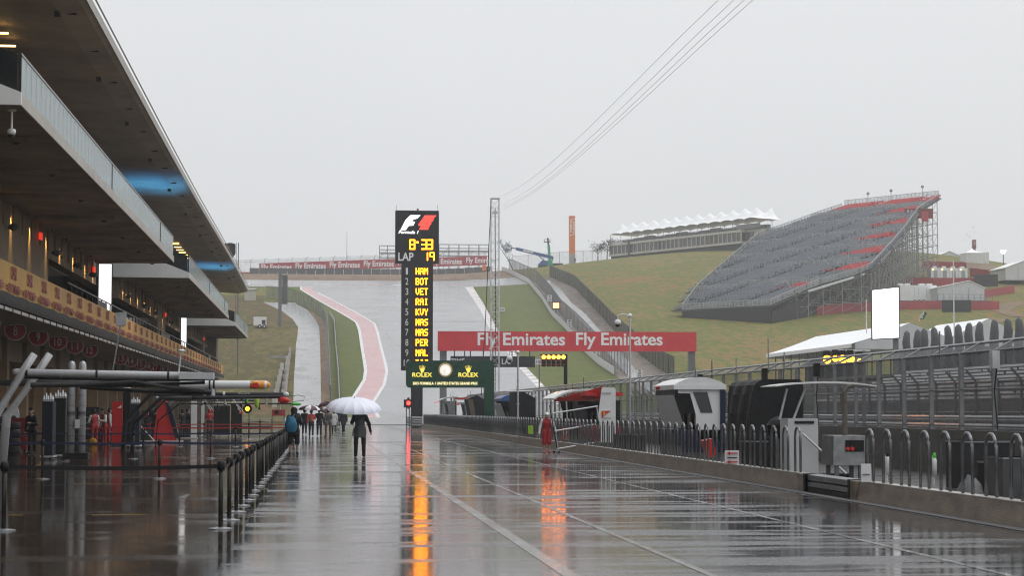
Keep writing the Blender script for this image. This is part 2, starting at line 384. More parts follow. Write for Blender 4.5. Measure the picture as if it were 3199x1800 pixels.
# ---------------------------------------------------------------- lettering
FIVE = {'A': '01110 10001 10001 11111 10001 10001 10001', 'B': '11110 10001 10001 11110 10001 10001 11110', 'E': '11111 10000 10000 11110 10000 10000 11111',
 'H': '10001 10001 10001 11111 10001 10001 10001', 'I': '01110 00100 00100 00100 00100 00100 01110', 'K': '10001 10010 10100 11000 10100 10010 10001',
 'L': '10000 10000 10000 10000 10000 10000 11111', 'M': '10001 11011 10101 10101 10001 10001 10001', 'N': '10001 11001 10101 10101 10011 10001 10001',
 'O': '01110 10001 10001 10001 10001 10001 01110', 'P': '11110 10001 10001 11110 10000 10000 10000', 'R': '11110 10001 10001 11110 10100 10010 10001',
 'S': '01111 10000 10000 01110 00001 00001 11110', 'T': '11111 00100 00100 00100 00100 00100 00100', 'V': '10001 10001 10001 10001 10001 01010 00100',
 'Y': '10001 10001 01010 00100 00100 00100 00100', 'C': '01111 10000 10000 10000 10000 10000 01111',
 '1': '00100 00100 00100 00100 00100 00100 00100', '3': '11110 00001 00001 11110 00001 00001 11110', '8': '01110 10001 10001 01110 10001 10001 01110', '9': '01110 10001 10001 01111 00001 00001 01110', '.': '00000 01100 01100 00000 00000 00000 00000'}
def led(mb, s, x, y, z, h, pitch=None, w=None):
    """dot-matrix letters facing -Y, lower-left corner x,z"""
    u = h / 7; w = w or u; pitch = pitch or 6.2 * w
    for ci, ch in enumerate(s):
        if ch == ' ': continue
        for r, row in enumerate(FIVE[ch].split()):
            for c, b in enumerate(row):
                if b == '1':
                    x0 = x + ci * pitch + c * w; z0 = z + (6 - r) * u
                    mb.box(x0 + .03 * w, x0 + .97 * w, y - .03, y, z0 + .03 * u, z0 + .97 * u)
_tc = {}
def text_mesh(body, bold=0.0, ext=.01, shear=0.0, spacing=1.0):
    key = (body, bold, ext, shear, spacing)
    if key in _tc: return _tc[key]
    cu = bpy.data.curves.new('lettering', 'FONT'); cu.body = body; cu.size = 1; cu.extrude = ext; cu.offset = bold; cu.shear = shear; cu.space_character = spacing
    cu.align_x = 'CENTER'; cu.align_y = 'CENTER'; cu.resolution_u = 4
    o = bpy.data.objects.new('lettering', cu); COL.objects.link(o); dg = bpy.context.evaluated_depsgraph_get()
    me = bpy.data.meshes.new_from_object(o.evaluated_get(dg)); bpy.data.objects.remove(o); bpy.data.curves.remove(cu)
    v = np.array([x.co[:] for x in me.vertices]); mn = v.min(0); mxv = v.max(0)
    for x in me.vertices:           # normalise: width kept, height 1, centred
        x.co.x -= (mn[0] + mxv[0]) / 2; x.co.y -= (mn[1] + mxv[1]) / 2
    hgt = mxv[1] - mn[1]; wid = mxv[0] - mn[0]
    _tc[key] = (me, wid, hgt); return _tc[key]
def text(body, pos, h, material, parent=None, w=None, name='lettering', rot=(math.pi / 2, 0, 0), bold=0.0, shear=0.0, ext=.01, spacing=1.0):
    """lettering centred at pos, cap height h (and overall width w), facing -Y by default"""
    me0, wid, hgt = text_mesh(body, bold, ext, shear, spacing)
    k = (body, bold, shear, material)
    me = me0.copy(); me.materials.clear(); me.materials.append(MAT[material])
    sy = h / hgt; sx = (w / wid) if w else sy
    return place(name, me, pos, parent, rot=rot, scale=(sx, sy, 1))
# ================================================================ ground, roads
xs = np.unique(np.concatenate([np.arange(-700, -100, 40), np.arange(-100, 260, 5), np.arange(260, 900, 40)]))
ys = np.unique(np.concatenate([np.arange(-120, 220, 20), np.arange(220, 720, 4), np.arange(720, 1000, 40), np.arange(1000, 4200, 200)]))
mb = MB(); mb.grid([[(x, y, float(terr(x, y)) - .05) for x in xs] for y in ys])
gr = struct(mb.build('ground', 'grass_ground', smooth=True)); gr.data.flip_normals() if gr.data.polygons[0].normal.z < 0 else None
def sheet(name, x0, x1, y0, y1, m, z, step=4.0):
    mb = MB(); Y = np.arange(y0, y1 + .01, step)
    mb.grid([[(x, y, z) for x in np.linspace(x0, x1, 5)] for y in Y]); o = struct(mb.build(name, m))
    if o.data.polygons[0].normal.z < 0: o.data.flip_normals()
    return o
sheet('pit_lane', -1.05, 10.15, -30, 262, 'wet_lane', 0.0)
sheet('apron', -24, -1.05, -30, 240, 'wet_apron', 0.0)
sheet('pit_island', 10.5, 16.7, 10, 215, 'island_floor', .006)
sheet('race_track', 10.15, 35, -30, 262, 'wet_lane', -.004)
def pl(pts, off=None):      # pixel polyline -> ground (X,Y) sorted by distance
    P = [hit(*p) for p in pts]; P.sort(key=lambda p: p[1]); return np.array(P)
def z5(pts): return [(600 + x * .414, 700 + y * .414) for x, y in pts]
def z6(pts): return [(1200 + x * .483, 600 + y * .483) for x, y in pts]
def z7(pts): return [(1650 + x * .414, 600 + y * .414) for x, y in pts]
def smoothxy(P):
    Y = P[:, 1]; X = P[:, 0]
    return lambda y: np.interp(y, Y, X)
def ribbon(name, fl, fr, y0, y1, m, off, n=6, step=2.0, xf=None):
    mb = MB(); rows = []
    for y in np.arange(y0, y1 + .01, step):
        a, b = float(fl(y)), float(fr(y)); rows.append([(x, y, float(terr(x, y)) + off) for x in np.linspace(a, b, n)])
    mb.grid(rows); o = mb.build(name, m, smooth=True)
    if o.data.polygons[0].normal.z < 0: o.data.flip_normals()
    return o
path_l = smoothxy(pl(z5([(525, 585), (680, 660), (760, 720), (800, 780), (795, 850), (785, 900), (780, 1000), (770, 1150), (762, 1390)])))
path_r = smoothxy(pl(z5([(780, 600), (870, 650), (930, 720), (960, 780), (965, 900), (970, 1100), (973, 1340)])))
fenA = pl(z5([(560, 560), (760, 590), (900, 655), (985, 720), (1020, 800), (1030, 1000), (1045, 1380)])); fen_l = smoothxy(fenA)
armA = pl(z5([(1040, 690), (1072, 740), (1085, 950), (1100, 1100), (1112, 1350)])); arm_l = smoothxy(armA)
pinkLA = pl(z5([(820, 495), (985, 595), (1110, 665), (1190, 712), (1240, 745), (1262, 800), (1270, 850), (1285, 950), (1302, 1050), (1310, 1110), (1300, 1180), (1215, 1315)])); pink_l = smoothxy(pinkLA)
pinkRA = pl(z5([(905, 497), (1000, 545), (1200, 650), (1310, 712), (1375, 752), (1400, 820), (1430, 950), (1460, 1060), (1470, 1120), (1450, 1215), (1365, 1350)])); pink_r = smoothxy(pinkRA)
kerbLA = pl([(1454, 899), (1480, 938), (1502, 972), (1528, 1025), (1575, 1088), (1620, 1148), (1649, 1180), (1676, 1209)]); kerb_l = smoothxy(kerbLA)
kerbRA = pl([(1478, 899), (1509, 948), (1538, 1001), (1553, 1030), (1598, 1090), (1642, 1148), (1697, 1206)]); kerb_r = smoothxy(kerbRA)
armRA = pl(z7([(-200, 600), (-150, 616), (0, 690), (100, 810), (180, 940), (290, 1050), (430, 1220), (530, 1310), (650, 1390)])); arm_r = smoothxy(armRA)
Y0 = 262; YC = float(hit(1300, 898)[1])           # foot of the hill, crest of the straight
struct(ribbon('hill_foot', lambda y: -4.2 + 0 * y, lambda y: 36 + 0 * y, 233, 264, 'wet_track', .045, n=8))
struct(ribbon('service_road', path_l, path_r, 258, min(path_l(0) * 0 + float(hit(870, 945)[1]), 520), 'wet_path', .03))
yF = float(hit(900, 975)[1])
struct(ribbon('verge_left', lambda y: path_r(y) - .0, fen_l, 262, yF, 'dirt', .018))
struct(ribbon('grass_bank_left', lambda y: fen_l(y), lambda y: pink_l(y) + .2, 262, YC, 'grass_green', .022))
struct(ribbon('grass_slope_left', lambda y: path_l(y) - 90, lambda y: path_l(y) + .3, 246, 520, 'grass_brown', .012, n=14))
struct(ribbon('race_track_hill', lambda y: pink_r(y) - .1, lambda y: kerb_l(y) + .1, Y0 - 2, YC, 'wet_track', .03, n=10))
struct(ribbon('runoff_strip', pink_l, pink_r, 262, YC, 'runoff_paint', .036))
def line(name, fx, w, y0, y1, m, off, step=2.0):
    return struct(ribbon(name, lambda y: fx(y) - w / 2, lambda y: fx(y) + w / 2, y0, y1, m, off, n=2, step=step))
line('edge_line', pink_l, .55, 262, YC, 'edge_paint', .055); line('edge_line', pink_r, .5, 262, YC - 25, 'edge_paint', .055)
line('edge_line', lambda y: kerb_l(y) + .1, .3, 290, YC, 'edge_paint', .05)
# kerb of alternating blocks up the right edge of the straight
kerb = tag(bpy.data.objects.new('kerb', None), 'kerb of pale striped blocks along right edge of the uphill track', 'kerb'); COL.objects.link(kerb)
kerb.location = hit(1553, 1030); ORG['kerb'] = hit(1553, 1030)
y = 286.0; i = 0
while y < YC - 4:
    L = 3.4 if i % 2 == 0 else 1.7
    mb = MB(); a, b = y, y + L
    q = []
    for yy in (a, b):
        for x, dz in ((kerb_l(yy), .04), (kerb_r(yy), .12)): q.append((float(x), yy, float(terr(x, yy)) + dz))
    mb.hexa([(p[0], p[1], p[2] - .2) for p in (q[0], q[1], q[3], q[2])], [q[0], q[1], q[3], q[2]])
    mb.build('kerb_block', 'kerb_white' if i % 2 == 0 else 'kerb_pink', kerb, fix=True); y = b; i += 1
struct(ribbon('grass_bank_right', lambda y: kerb_r(y) - .05, arm_r, 262, float(hit(1480, 897)[1]) + 10, 'grass_green', .02))
# turn one plateau: wet asphalt, faint painted stripes, gravel
plat_y1 = float(hit(1100, 877)[1]); grav_y1 = 641
struct(ribbon('corner_runoff', lambda y: -75 + 0 * y, lambda y: arm_r(np.minimum(y, 640)) + 0 * y, YC - 1.5, plat_y1 + 1, 'wet_track', .026, n=16))
struct(ribbon('gravel_trap', lambda y: -80 + 0 * y, lambda y: 62 + 0 * y, plat_y1, 660, 'dirt', .03, n=10))
yS = float(hit(1100, 891)[1])
for k in range(9):
    x0 = -24 + k * 7.5
    line('painted_stripe', lambda y, x0=x0: x0 + 2.5 + 0 * y, 4.8, yS, yS + 2.2, 'runoff_paint' if k % 3 else 'kerb_white', .05, step=1.1)
yL = float(hit(1330, 1006)[1])
struct(ribbon('cross_line', lambda y: pink_r(y), lambda y: kerb_l(y), yL, yL + 1.2, 'line_paint', .045, step=.6))
P1, P2 = hit(1175, 1012), hit(1330, 1165)
line('dotted_line', lambda y: np.interp(y, [P2[1], P1[1]], [P2[0], P1[0]]), .28, P2[1], P1[1], 'line_paint', .045)
# service road right of the straight, its gravel shoulders
sr_l = smoothxy(pl(z7([(60, 600), (130, 660), (220, 780), (310, 880), (420, 1000), (470, 1050), (620, 1240), (760, 1400)])))
sr_r = smoothxy(pl(z7([(110, 600), (155, 660), (250, 740), (330, 840), (430, 920), (545, 1050), (690, 1200), (860, 1400)])))
bf = pl(z7([(160, 640), (350, 722), (450, 830), (550, 935), (650, 1050), (840, 1225), (1000, 1350), (1100, 1400)])); bf_x = smoothxy(bf)
struct(ribbon('gravel_shoulder', lambda y: arm_r(y) + .3, bf_x, 300, float(bf[-1, 1]), 'gravel', .016, n=8))
struct(ribbon('access_road', sr_l, sr_r, 300, float(hit(1735, 876)[1]), 'wet_path', .032))
# pit lane paint
def flatline(x, w, y0, y1, m='line_paint', z=.004, name='lane_line'):
    mb = MB(); ys_ = np.linspace(y0, y1, 12); mb.grid([[(x - w / 2, y, z), (x + w / 2, y, z)] for y in ys_]); o = struct(mb.build(name, m))
    if o.data.polygons[0].normal.z < 0: o.data.flip_normals()
flatline(2.6, .17, -20, 118); flatline(4.05, .09, -20, 130); flatline(7.1, .09, -20, 190); flatline(9.75, .05, -20, 195)
for Yb in (33, 47, 60.5, 74, 88, 101.5, 115):   # pit box marks on the apron
    for xx in (-8.2, -5.2, -3.2):
        flatline(xx, .9, Yb, Yb + .14, 'yellow_paint', name='box_mark')
    flatline(-8.6, .12, Yb, Yb + 4.2, 'yellow_paint', name='box_mark'); flatline(-2.6, .12, Yb + 6, Yb + 8, 'line_paint', name='box_mark')
# swept edge line at the pit exit
pts = [PZ(1000, 1345), PZ(1020, 1325), PZ(1172, 1302), PZ(1205, 1332), PZ(1259, 1347)]
def pathline(pts, w, m, z, name='lane_line'):
    P = [V3(p) for p in pts]; mb = MB(); rows = []
    for i, p in enumerate(P):
        d = P[min(i + 1, len(P) - 1)] - P[max(i - 1, 0)]; d[2] = 0; d /= np.linalg.norm(d); n = np.array([d[1], -d[0], 0])
        rows.append([(p[0] - n[0] * w / 2, p[1] - n[1] * w / 2, z), (p[0] + n[0] * w / 2, p[1] + n[1] * w / 2, z)])
    mb.grid(rows); o = struct(mb.build(name, m))
    if o.data.polygons[0].normal.z < 0: o.data.flip_normals()
pathline([PZ(1172, 1300), PZ(1180, 1320), PZ(1213, 1332), PZ(1260, 1346)], .16, 'line_paint', .012)
pathline([PZ(1318, 1330), PZ(1290, 1322), PZ(1272, 1310), PZ(1262, 1300)], .2, 'line_paint', .012)
# ================================================================ pit building (left)
BX = -11.2      # banner plane
bld = thing('pit_building', 'long concrete pit garage building with overhanging roof and glass railed terraces', 'building', (-16, 130, 0))
YB0, YB1 = 14.0, 243.0
# roof: thin wing with a lip
mb = MB(); n = 60
prof = [(-8.5, 16.55), (-8.55, 16.85), (-9.6, 17.35), (-26, 17.9), (-26, 17.2), (-9.6, 16.25), (-8.7, 16.42)]
def zroof(y): return -.6 * max(0, (y - 165) / 78) ** 1.6 + .22 * math.sin(y / 30.0)
rows = []
for y in np.linspace(YB0, YB1, n): rows.append([(x, y, z + zroof(y)) for x, z in prof + prof[:1]])
mb.grid(rows); mb.poly([p for p in rows[-1][:-1]]); mb.poly([p for p in rows[0][:-1]][::-1])
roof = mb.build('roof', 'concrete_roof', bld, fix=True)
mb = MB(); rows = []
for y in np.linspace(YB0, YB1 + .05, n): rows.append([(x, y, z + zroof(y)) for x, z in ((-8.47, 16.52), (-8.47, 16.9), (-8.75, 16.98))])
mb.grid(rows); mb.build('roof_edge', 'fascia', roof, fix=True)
mb = MB(); mb.tube([(-8.40, y, 17.02 + zroof(y)) for y in np.linspace(YB0, YB1, 40)], .035, 5); mb.build('lightning_cable', 'grey_metal', roof)
for y in (60, 74, 88, 101, 115, 130, 146, 164, 182, 200, 218):   # soffit fittings
    mb = MB(); mb.box(-9.75, -9.55, y - .15, y + .15, 16.1 + zroof(y), 16.32 + zroof(y)); mb.build('soffit_fitting', 'black', roof)
for (px, py) in ((548, 762), (555, 773), (562, 782), (569, 790), (576, 798), (584, 808), (0, 104), (24, 144)):
    q = PZ(px, py, 16.12); mb = MB(); mb.box(q[0] - .3, q[0] + .3, q[1], q[1] + .12, q[2], q[2] + .06); mb.build('soffit_lamp', 'lamp_warm', roof)
for y in np.arange(22, 240, 7.5):
    mb = MB(); mb.hexa([(-9.0, y, 16.27 + zroof(y)), (-9.0, y + .06, 16.27 + zroof(y)), (-25.5, y + .06, 17.1 + zroof(y)), (-25.5, y, 17.1 + zroof(y))], [(-9.0, y, 16.33 + zroof(y)), (-9.0, y + .06, 16.33 + zroof(y)), (-25.5, y + .06, 17.2 + zroof(y)), (-25.5, y, 17.2 + zroof(y))]); mb.build('soffit_joint', 'dark_interior', roof)
# terraces
gl = MB(); gl.box(-.012, .012, -.47, .47, 0, 1.02)
glass_me = gl.mesh('glass_panel', 'rail_glass')
rm = MB(); rm.box(-.03, .03, -.5, .5, 1.02, 1.08); rail_me = rm.mesh('hand_rail', 'grey_metal')
pm = MB(); pm.box(-.03, .03, -.03, .03, 0, 1.06); post_me = pm.mesh('rail_post', 'charcoal')
for ti, (ya, yb) in enumerate(((54.2, 111.4), (124.6, 180.2), (194.9, 229.7))):
    pr = [(-8.0, 9.92), (-8.0, 10.22), (-9.4, 10.78), (-20, 10.78), (-20, 9.98), (-12.6, 9.98)]
    mb = MB(); mb.prism([(x, ya, z) for x, z in pr], (0, yb - ya, 0)); mb.mi = 1
    t = mb.build('terrace', ['concrete_soffit', 'fascia'], bld, fix=True)
    mb = MB(); mb.box(-8.02, -7.97, ya - .02, yb + .02, 9.9, 10.24); mb.build('fascia_band', 'fascia', t)
    mb = MB(); mb.prism([(x, ya - .03, z) for x, z in ((-7.97, 9.9), (-7.97, 10.24), (-9.4, 10.8), (-12.7, 10.8), (-12.7, 9.94))], (0, -.12, 0)); mb.build('end_panel', 'terrace_end', t, fix=True)
    for y in np.arange(ya + 6.5, yb, 8.3):     # downstand ribs under the slab
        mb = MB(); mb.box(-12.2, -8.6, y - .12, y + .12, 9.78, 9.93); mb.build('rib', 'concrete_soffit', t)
        mb = MB(); mb.box(-9.2, -9.02, y + .14, y + .32, 9.74, 9.92); mb.build('sprinkler', 'black', t)
    k = 0
    for y in np.arange(ya + .5, yb - .4, 1.0):
        place('glass_panel', glass_me, (-8.02, y, 10.26), t); place('hand_rail', rail_me, (-8.02, y, 10.26), t)
        if k % 24 == 0: place('rail_post', post_me, (-8.02, y - .5, 10.26), t)
        k += 1
    mb = MB(); mb.hexa([(-8.1, ya, 10.28), (-8.1, ya + .03, 10.28), (-10.4, ya + .03, 10.95), (-10.4, ya, 10.95)], [(-8.1, ya, 11.32), (-8.1, ya + .03, 11.32), (-10.4, ya + .03, 12.0), (-10.4, ya, 12.0)])
    mb.build('end_glass', 'dark_glass', t, fix=True)
# upper wall, piers, openings
for ya, yb in ((YB0, 112.5), (125.6, 181), (196, 230)):
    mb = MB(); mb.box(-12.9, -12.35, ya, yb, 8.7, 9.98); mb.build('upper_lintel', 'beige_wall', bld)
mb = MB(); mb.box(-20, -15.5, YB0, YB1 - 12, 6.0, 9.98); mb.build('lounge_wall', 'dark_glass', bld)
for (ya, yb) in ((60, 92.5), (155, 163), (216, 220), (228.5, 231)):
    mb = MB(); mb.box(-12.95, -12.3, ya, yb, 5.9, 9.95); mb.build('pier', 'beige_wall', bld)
for y in np.arange(YB0, 231, 2.6):
    if 112 < y < 125.5 or 180.5 < y < 196: continue
    mb = MB(); mb.box(-12.36, -12.24, y, y + .18, 9.0, 9.95); mb.build('wall_fin', 'beige_wall', bld)
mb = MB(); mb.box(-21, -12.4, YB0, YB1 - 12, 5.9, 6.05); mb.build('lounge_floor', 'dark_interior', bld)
mb = MB(); mb.box(-12.5, -11.24, YB0, YB1 - 12, 5.72, 6.0); mb.build('gallery_slab', 'concrete_soffit', bld)
mb = MB(); mb.tube([(-11.35, y, 7.52) for y in (92, 231)], .035, 6); mb.build('gallery_rail', 'grey_metal', bld)
for y in np.arange(93, 231, 2.2):
    mb = MB(); mb.box(-11.38, -11.32, y, y + .06, 6.0, 7.5); mb.build('gallery_baluster', 'charcoal', bld)
for y in (104, 146, 150, 209): 
    mb = MB(); mb.box(-11.42, -11.3, y, y + 4.5, 6.9, 7.42); mb.build('gallery_screen', 'dark_grey', bld)
# exit signs, wall lamps
for y in (88.5, 109.5, 161, 215):
    mb = MB(); mb.box(-12.2, -12.1, y, y + .5, 9.2, 9.5); mb.build('exit_sign', 'exit_red', bld)
for y in (80, 93, 101, 108, 128, 140, 150, 166):
    mb = MB(); mb.lathe((-12.0, y, 8.9), [(.05, -.1), (.24, 0), (.22, .12), (.05, .2)], 10); mb.build('wall_speaker', 'dark_grey', bld, smooth=True)
for k, y in enumerate((76, 81.2, 86.4, 91.6, 96.8, 102, 107.2, 111, 128, 133.2, 138.4, 143.6, 148.8, 154, 160, 168, 176)):
    mb = MB(); mb.lathe((-12.05, y, 9.86), [(.05, 0), (.05, .07)], 8); mb.build('downlight', 'charcoal', bld)
    l = bpy.data.lights.new('downlight_beam', 'SPOT'); l.energy = 380; l.color = (1, .62, .2); l.spot_size = math.radians(42); l.spot_blend = .7; l.shadow_soft_size = .05
    o = bpy.data.objects.new('downlight_beam', l); COL.objects.link(o); o.location = (-12.1, y, 9.78); o.rotation_euler = (0, math.radians(14), 0); 
# garage level
mb = MB(); mb.box(-16.2, -11.24, YB0, YB1 - 12, 5.30, 5.44); mb.build('canopy_ceiling', 'beige_ceiling', bld)
mb = MB(); mb.box(-11.24, -11.12, YB0, YB1 - 12, 5.30, 5.42); mb.build('canopy_edge', 'fascia', bld)
for y in np.arange(70.0, 231, 2.05):
    mb = MB(); mb.box(-11.13, -11.09, y, y + .1, 5.24, 5.47); mb.build('edge_clip', 'charcoal', bld)
GP = 6.8; G0 = 84.2 - 3.4 - 9 * GP
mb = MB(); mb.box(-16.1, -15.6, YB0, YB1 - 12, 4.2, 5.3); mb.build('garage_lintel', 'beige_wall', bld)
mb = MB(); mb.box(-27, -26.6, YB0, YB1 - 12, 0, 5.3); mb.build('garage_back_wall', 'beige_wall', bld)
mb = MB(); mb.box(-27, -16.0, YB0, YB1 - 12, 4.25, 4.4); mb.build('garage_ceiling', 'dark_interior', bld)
mb = MB(); mb.box(-30, -27, YB0, YB1 - 12, 0, 17); mb.build('rear_wall', 'dark_interior', bld)
for i in range(32):
    y = G0 + i * GP
    if y > 229: break
    mb = MB(); mb.box(-15.95, -15.35, y - .35, y + .35, 0.0, 5.3); mb.build('garage_pier', 'beige_wall', bld)
    mb = MB(); mb.box(-26.6, -16.0, y - .1, y + .1, 0, 4.25); mb.build('partition', 'beige_wall', bld)
    if 88 < y < 180:
        l = bpy.data.lights.new('garage_lamp', 'AREA'); l.energy = 26; l.color = (1, .74, .42); l.size = .5
        o = bpy.data.objects.new('garage_lamp', l); COL.objects.link(o); o.location = (-17.4, y + 3.2, 4.1)
        mb = MB(); mb.box(-17.7, -17.1, y + 2.9, y + 3.5, 4.12, 4.2); mb.build('ceiling_lamp', 'lamp_warm', bld)
mb = MB(); mb.box(-16.5, -11.4, 226, 231, 0, 9.9); mb.build('end_stair_core', 'beige_wall', bld)
# far corner of building at its end, flank
mb = MB(); mb.box(-30, -16, 231.0, 231.3, 0, 17); mb.build('gable_wall', 'pale_wall', bld)
# blue uplighters in the two gaps between the terraces
for y in (PZ(488, 572, 16.3)[1], PZ(672, 836, 16.2)[1]):
    up = thing('uplighter', 'blue floodlight lamp washing the roof soffit between two terraces' if y < 150 else 'farther blue floodlight lamp washing the roof soffit near the building end', 'lamp', (-10.6, y, 10.0), 'blue roof uplighters')
    mb = MB(); mb.tube([(-10.6, y, 10.0), (-10.6, y, 10.6)], .04, 6); mb.build('stem', 'charcoal', up); mb = MB(); mb.lathe((-10.6, y, 10.6), [(.08, 0), (.14, .12), (.14, .3)], 10); mb.build('housing', 'charcoal', up)
    mb = MB(); mb.lathe((-10.6, y, 10.91), [(.12, 0), (.12, .01)], 10); mb.build('lens', 'blue_paint', up)
    l = bpy.data.lights.new('blue_beam', 'SPOT'); l.energy = 2800; l.color = (.06, .42, 1.0); l.spot_size = math.radians(128); l.spot_blend = 1.0; l.shadow_soft_size = .15
    o = bpy.data.objects.new('blue_beam', l); COL.objects.link(o); o.location = (-10.6, y, 11.0); o.rotation_euler = (math.pi, 0, 0)
# vertical lit screens in the gaps
for y, xa, xb, lab in ((122.4, -13.25, -12.5, 'tall narrow white lit screen hanging nearest in the terrace gap'), (192.0, -13.0, -12.5, 'tall narrow white lit screen hanging in the farther terrace gap')):
    sc = thing('display_screen', lab, 'screen', (xa, y, 7.0), 'vertical lit screens on the building')
    mb = MB(); mb.box(xa - .06, xb + .06, y + .02, y + .14, 7.0, 10.62); mb.build('cabinet', 'charcoal', sc)
    mb = MB(); mb.box(xa, xb, y - .01, y + .02, 7.05, 10.58); mb.build('panel', 'screen_white', sc)
    text('AUSTIN', ((xa + xb) / 2, y - .02, 9.5), .1, 'screen_pink', sc, w=.45)
    text('CIRCUIT', ((xa + xb) / 2, y - .02, 8.75), .12, 'screen_pink', sc, w=.55)
    text('OF', ((xa + xb) / 2, y - .02, 10.0), .1, 'screen_pink', sc, w=.16)
    mb = MB(); mb.box(xa + .05, xb - .1, y - .025, y - .012, 7.3, 7.42); mb.build('strip', 'screen_pink', sc)
# DHL banner, fringe
ban = thing('banner', 'long yellow orange banner with red lettering along the gallery edge', 'banner', (-11.1, 130, 5.8))
mb = MB(); rows = []
for y in np.linspace(YB0, 238, 220):
    b = .05 * math.sin(y * 1.5) * (1 if int(y * 3) % 2 else .4)
    rows.append([(-11.16 + .02 * math.sin(y * 2.1), y, 5.86 + b), (-11.13, y, 6.4), (-11.16, y, 7.06)])
mb.grid(rows); mb.build('cloth', 'banner_yellow', ban, smooth=True)
rot = (math.pi / 2, 0, math.pi / 2)
for i in range(52):
    y = 74.3 - 11 * 4.1 + i * 4.1
    if y > 234: break
    text('DHL', (-11.09, y, 6.72), .46, 'banner_print', ban, w=1.25, rot=rot, bold=.03, shear=.15)
    text('=INTIME=', (-11.09, y, 6.14), .32, 'banner_print', ban, w=3.5, rot=rot, bold=.02)
fr = MB(); rows = []
for y in np.linspace(YB0, 238, 260):
    rows.append([(-11.06 + .03 * math.sin(y * 3), y, 5.46), (-11.04, y, 5.66 + .04 * math.sin(y * 1.7)), (-11.09, y, 5.88 + .06 * abs(math.sin(y * .76)))])
fr.grid(rows); tag(fr.build('awning_valance', 'black_cloth', smooth=True), 'black rolled awning fabric hanging beneath the yellow banner', 'awning')
WORDS = 'seven eight nine ten eleven twelve thirteen fourteen fifteen sixteen seventeen eighteen'.split()
# numbered garage signs
for k, nme in enumerate(range(7, 19)):
    y = 84.2 + (nme - 8) * GP + (4.2 if nme >= 13 else 0) * 2.4 / 1.0 * (1 if nme >= 13 else 0)
    if nme >= 13: y = PX(378 + 0, 1117, -12.5)[1] + (nme - 13) * GP * 1.0
    s = thing('garage_sign', 'dark red rounded hanging garage sign with the white number ' + WORDS[nme - 7], 'sign', (-12.5, y, 4.7), 'numbered garage signs')
    mb = MB(); P = []
    for a in np.linspace(math.radians(35), math.radians(-215), 22): P.append((-12.5 + .43 * math.cos(a), y, 5.02 + .40 * math.sin(a)))
    mb.prism(P, (0, .06, 0)); mb.build('board', 'garage_red', s, fix=True)
    mb = MB(); mb.tube([(p[0], p[1], p[2]) for p in P] + [P[0]], .018, 5); mb.build('rim', 'print_grey', s)
    text(str(nme), (-12.5, y - .02, 5.0), .38, 'print_grey', s, w=.16 if nme < 10 else .34)
    mb = MB(); mb.tube([(-12.75, y + .03, 5.2), (-12.75, y + .03, 5.32)], .012, 5); mb.build('hanger', 'charcoal', s); mb = MB(); mb.tube([(-12.25, y + .03, 5.2), (-12.25, y + .03, 5.32)], .012, 5); mb.build('hanger', 'charcoal', s)
# dome camera under the near terrace
dc = thing('dome_camera', 'white dome camera hanging on a rod under the near terrace corner', 'camera', (-8.3, 56, 9.0))
q = PX(36, 420, -8.35); yq = q[1]
mb = MB(); mb.tube([(-8.35, yq, 9.9), (-8.35, yq, q[2] + .12)], .03, 8); mb.lathe((-8.35, yq, 9.86), [(.12, 0), (.12, .05)], 10); mb.build('rod', 'white_paint', dc)
mb = MB(); mb.lathe((-8.35, yq, q[2]), [(.1, 0), (.12, .06), (.11, .14), (.04, .17)], 12); mb.build('shroud', 'white_paint', dc, smooth=True)
mb = MB(); mb.lathe((-8.35, yq, q[2] - .1), [(.02, 0), (.07, .03), (.1, .1)], 12); mb.build('lens_dome', 'black_gloss', dc, smooth=True)
# ================================================================ timing tower
YT = 200.0
def q(px, py, Y): return PY(px, py, Y)
def rect(mb, px0, px1, py0, py1, Y, d):        # box facing the camera between pixel corners at distance Y, depth d behind
    a = PY(px0, py0, Y); b = PY(px1, py1, Y); mb.box(a[0], b[0], Y, Y + d, b[2], a[2]); return mb
a = PY(1303, 1338, YT)
tw = thing('timing_tower', 'tall black position tower with lit names and the race logo on top', 'tower', (a[0], YT, 0))
mb = MB(); rect(mb, 1236, 1371, 657, 822, YT, 1.4); mb.build('head', 'charcoal', tw)
mb = MB(); rect(mb, 1255, 1352, 820, 1158, YT + .05, 1.2); mb.build('column', 'charcoal', tw)
b0 = PY(1285, 1158, YT); b1 = PY(1321, 1158, YT); mb = MB(); mb.box(b0[0], b1[0], YT + .2, YT + 1.0, 0, b0[2]); mb.build('pedestal', 'charcoal', tw)
for px in (1239, 1367):
    p = PY(px, 657, YT + .7); mb = MB(); mb.tube([p, p + [0, 0, .55]], .02, 5); mb.build('lightning_rod', 'grey_metal', tw)
p = PY(1305, 657, YT + .7); mb = MB(); mb.lathe(p, [(.1, 0), (.1, .14), (.03, .2)], 8); mb.build('beacon', 'deep_red', tw)
for dz in np.linspace(0, 1, 6)[1:-1]:     # panel joints on the column
    p = PY(1255, 820 + dz * 338, YT + .05); p2 = PY(1352, 820 + dz * 338, YT + .05); mb = MB(); mb.box(p[0], p2[0], YT + .035, YT + .052, p[2] - .015, p[2] + .015); mb.build('panel_joint', 'black', tw)
def lz(px, py): p = PY(px, py, YT); return p[0], p[2]
def logo(pts): return [(1230 + x * .1795, 640 + y * .1795) for x, y in pts]
mb = MB(); P = logo([(115, 440), (205, 262), (290, 178), (470, 180), (415, 235), (340, 258), (325, 290), (372, 292), (340, 362), (262, 366), (210, 440)])
mb.prism([(lz(*p)[0], YT - .03, lz(*p)[1]) for p in P], (0, .03, 0)); mb.build('logo_letter', 'led_white', tw, fix=True)
mb = MB()
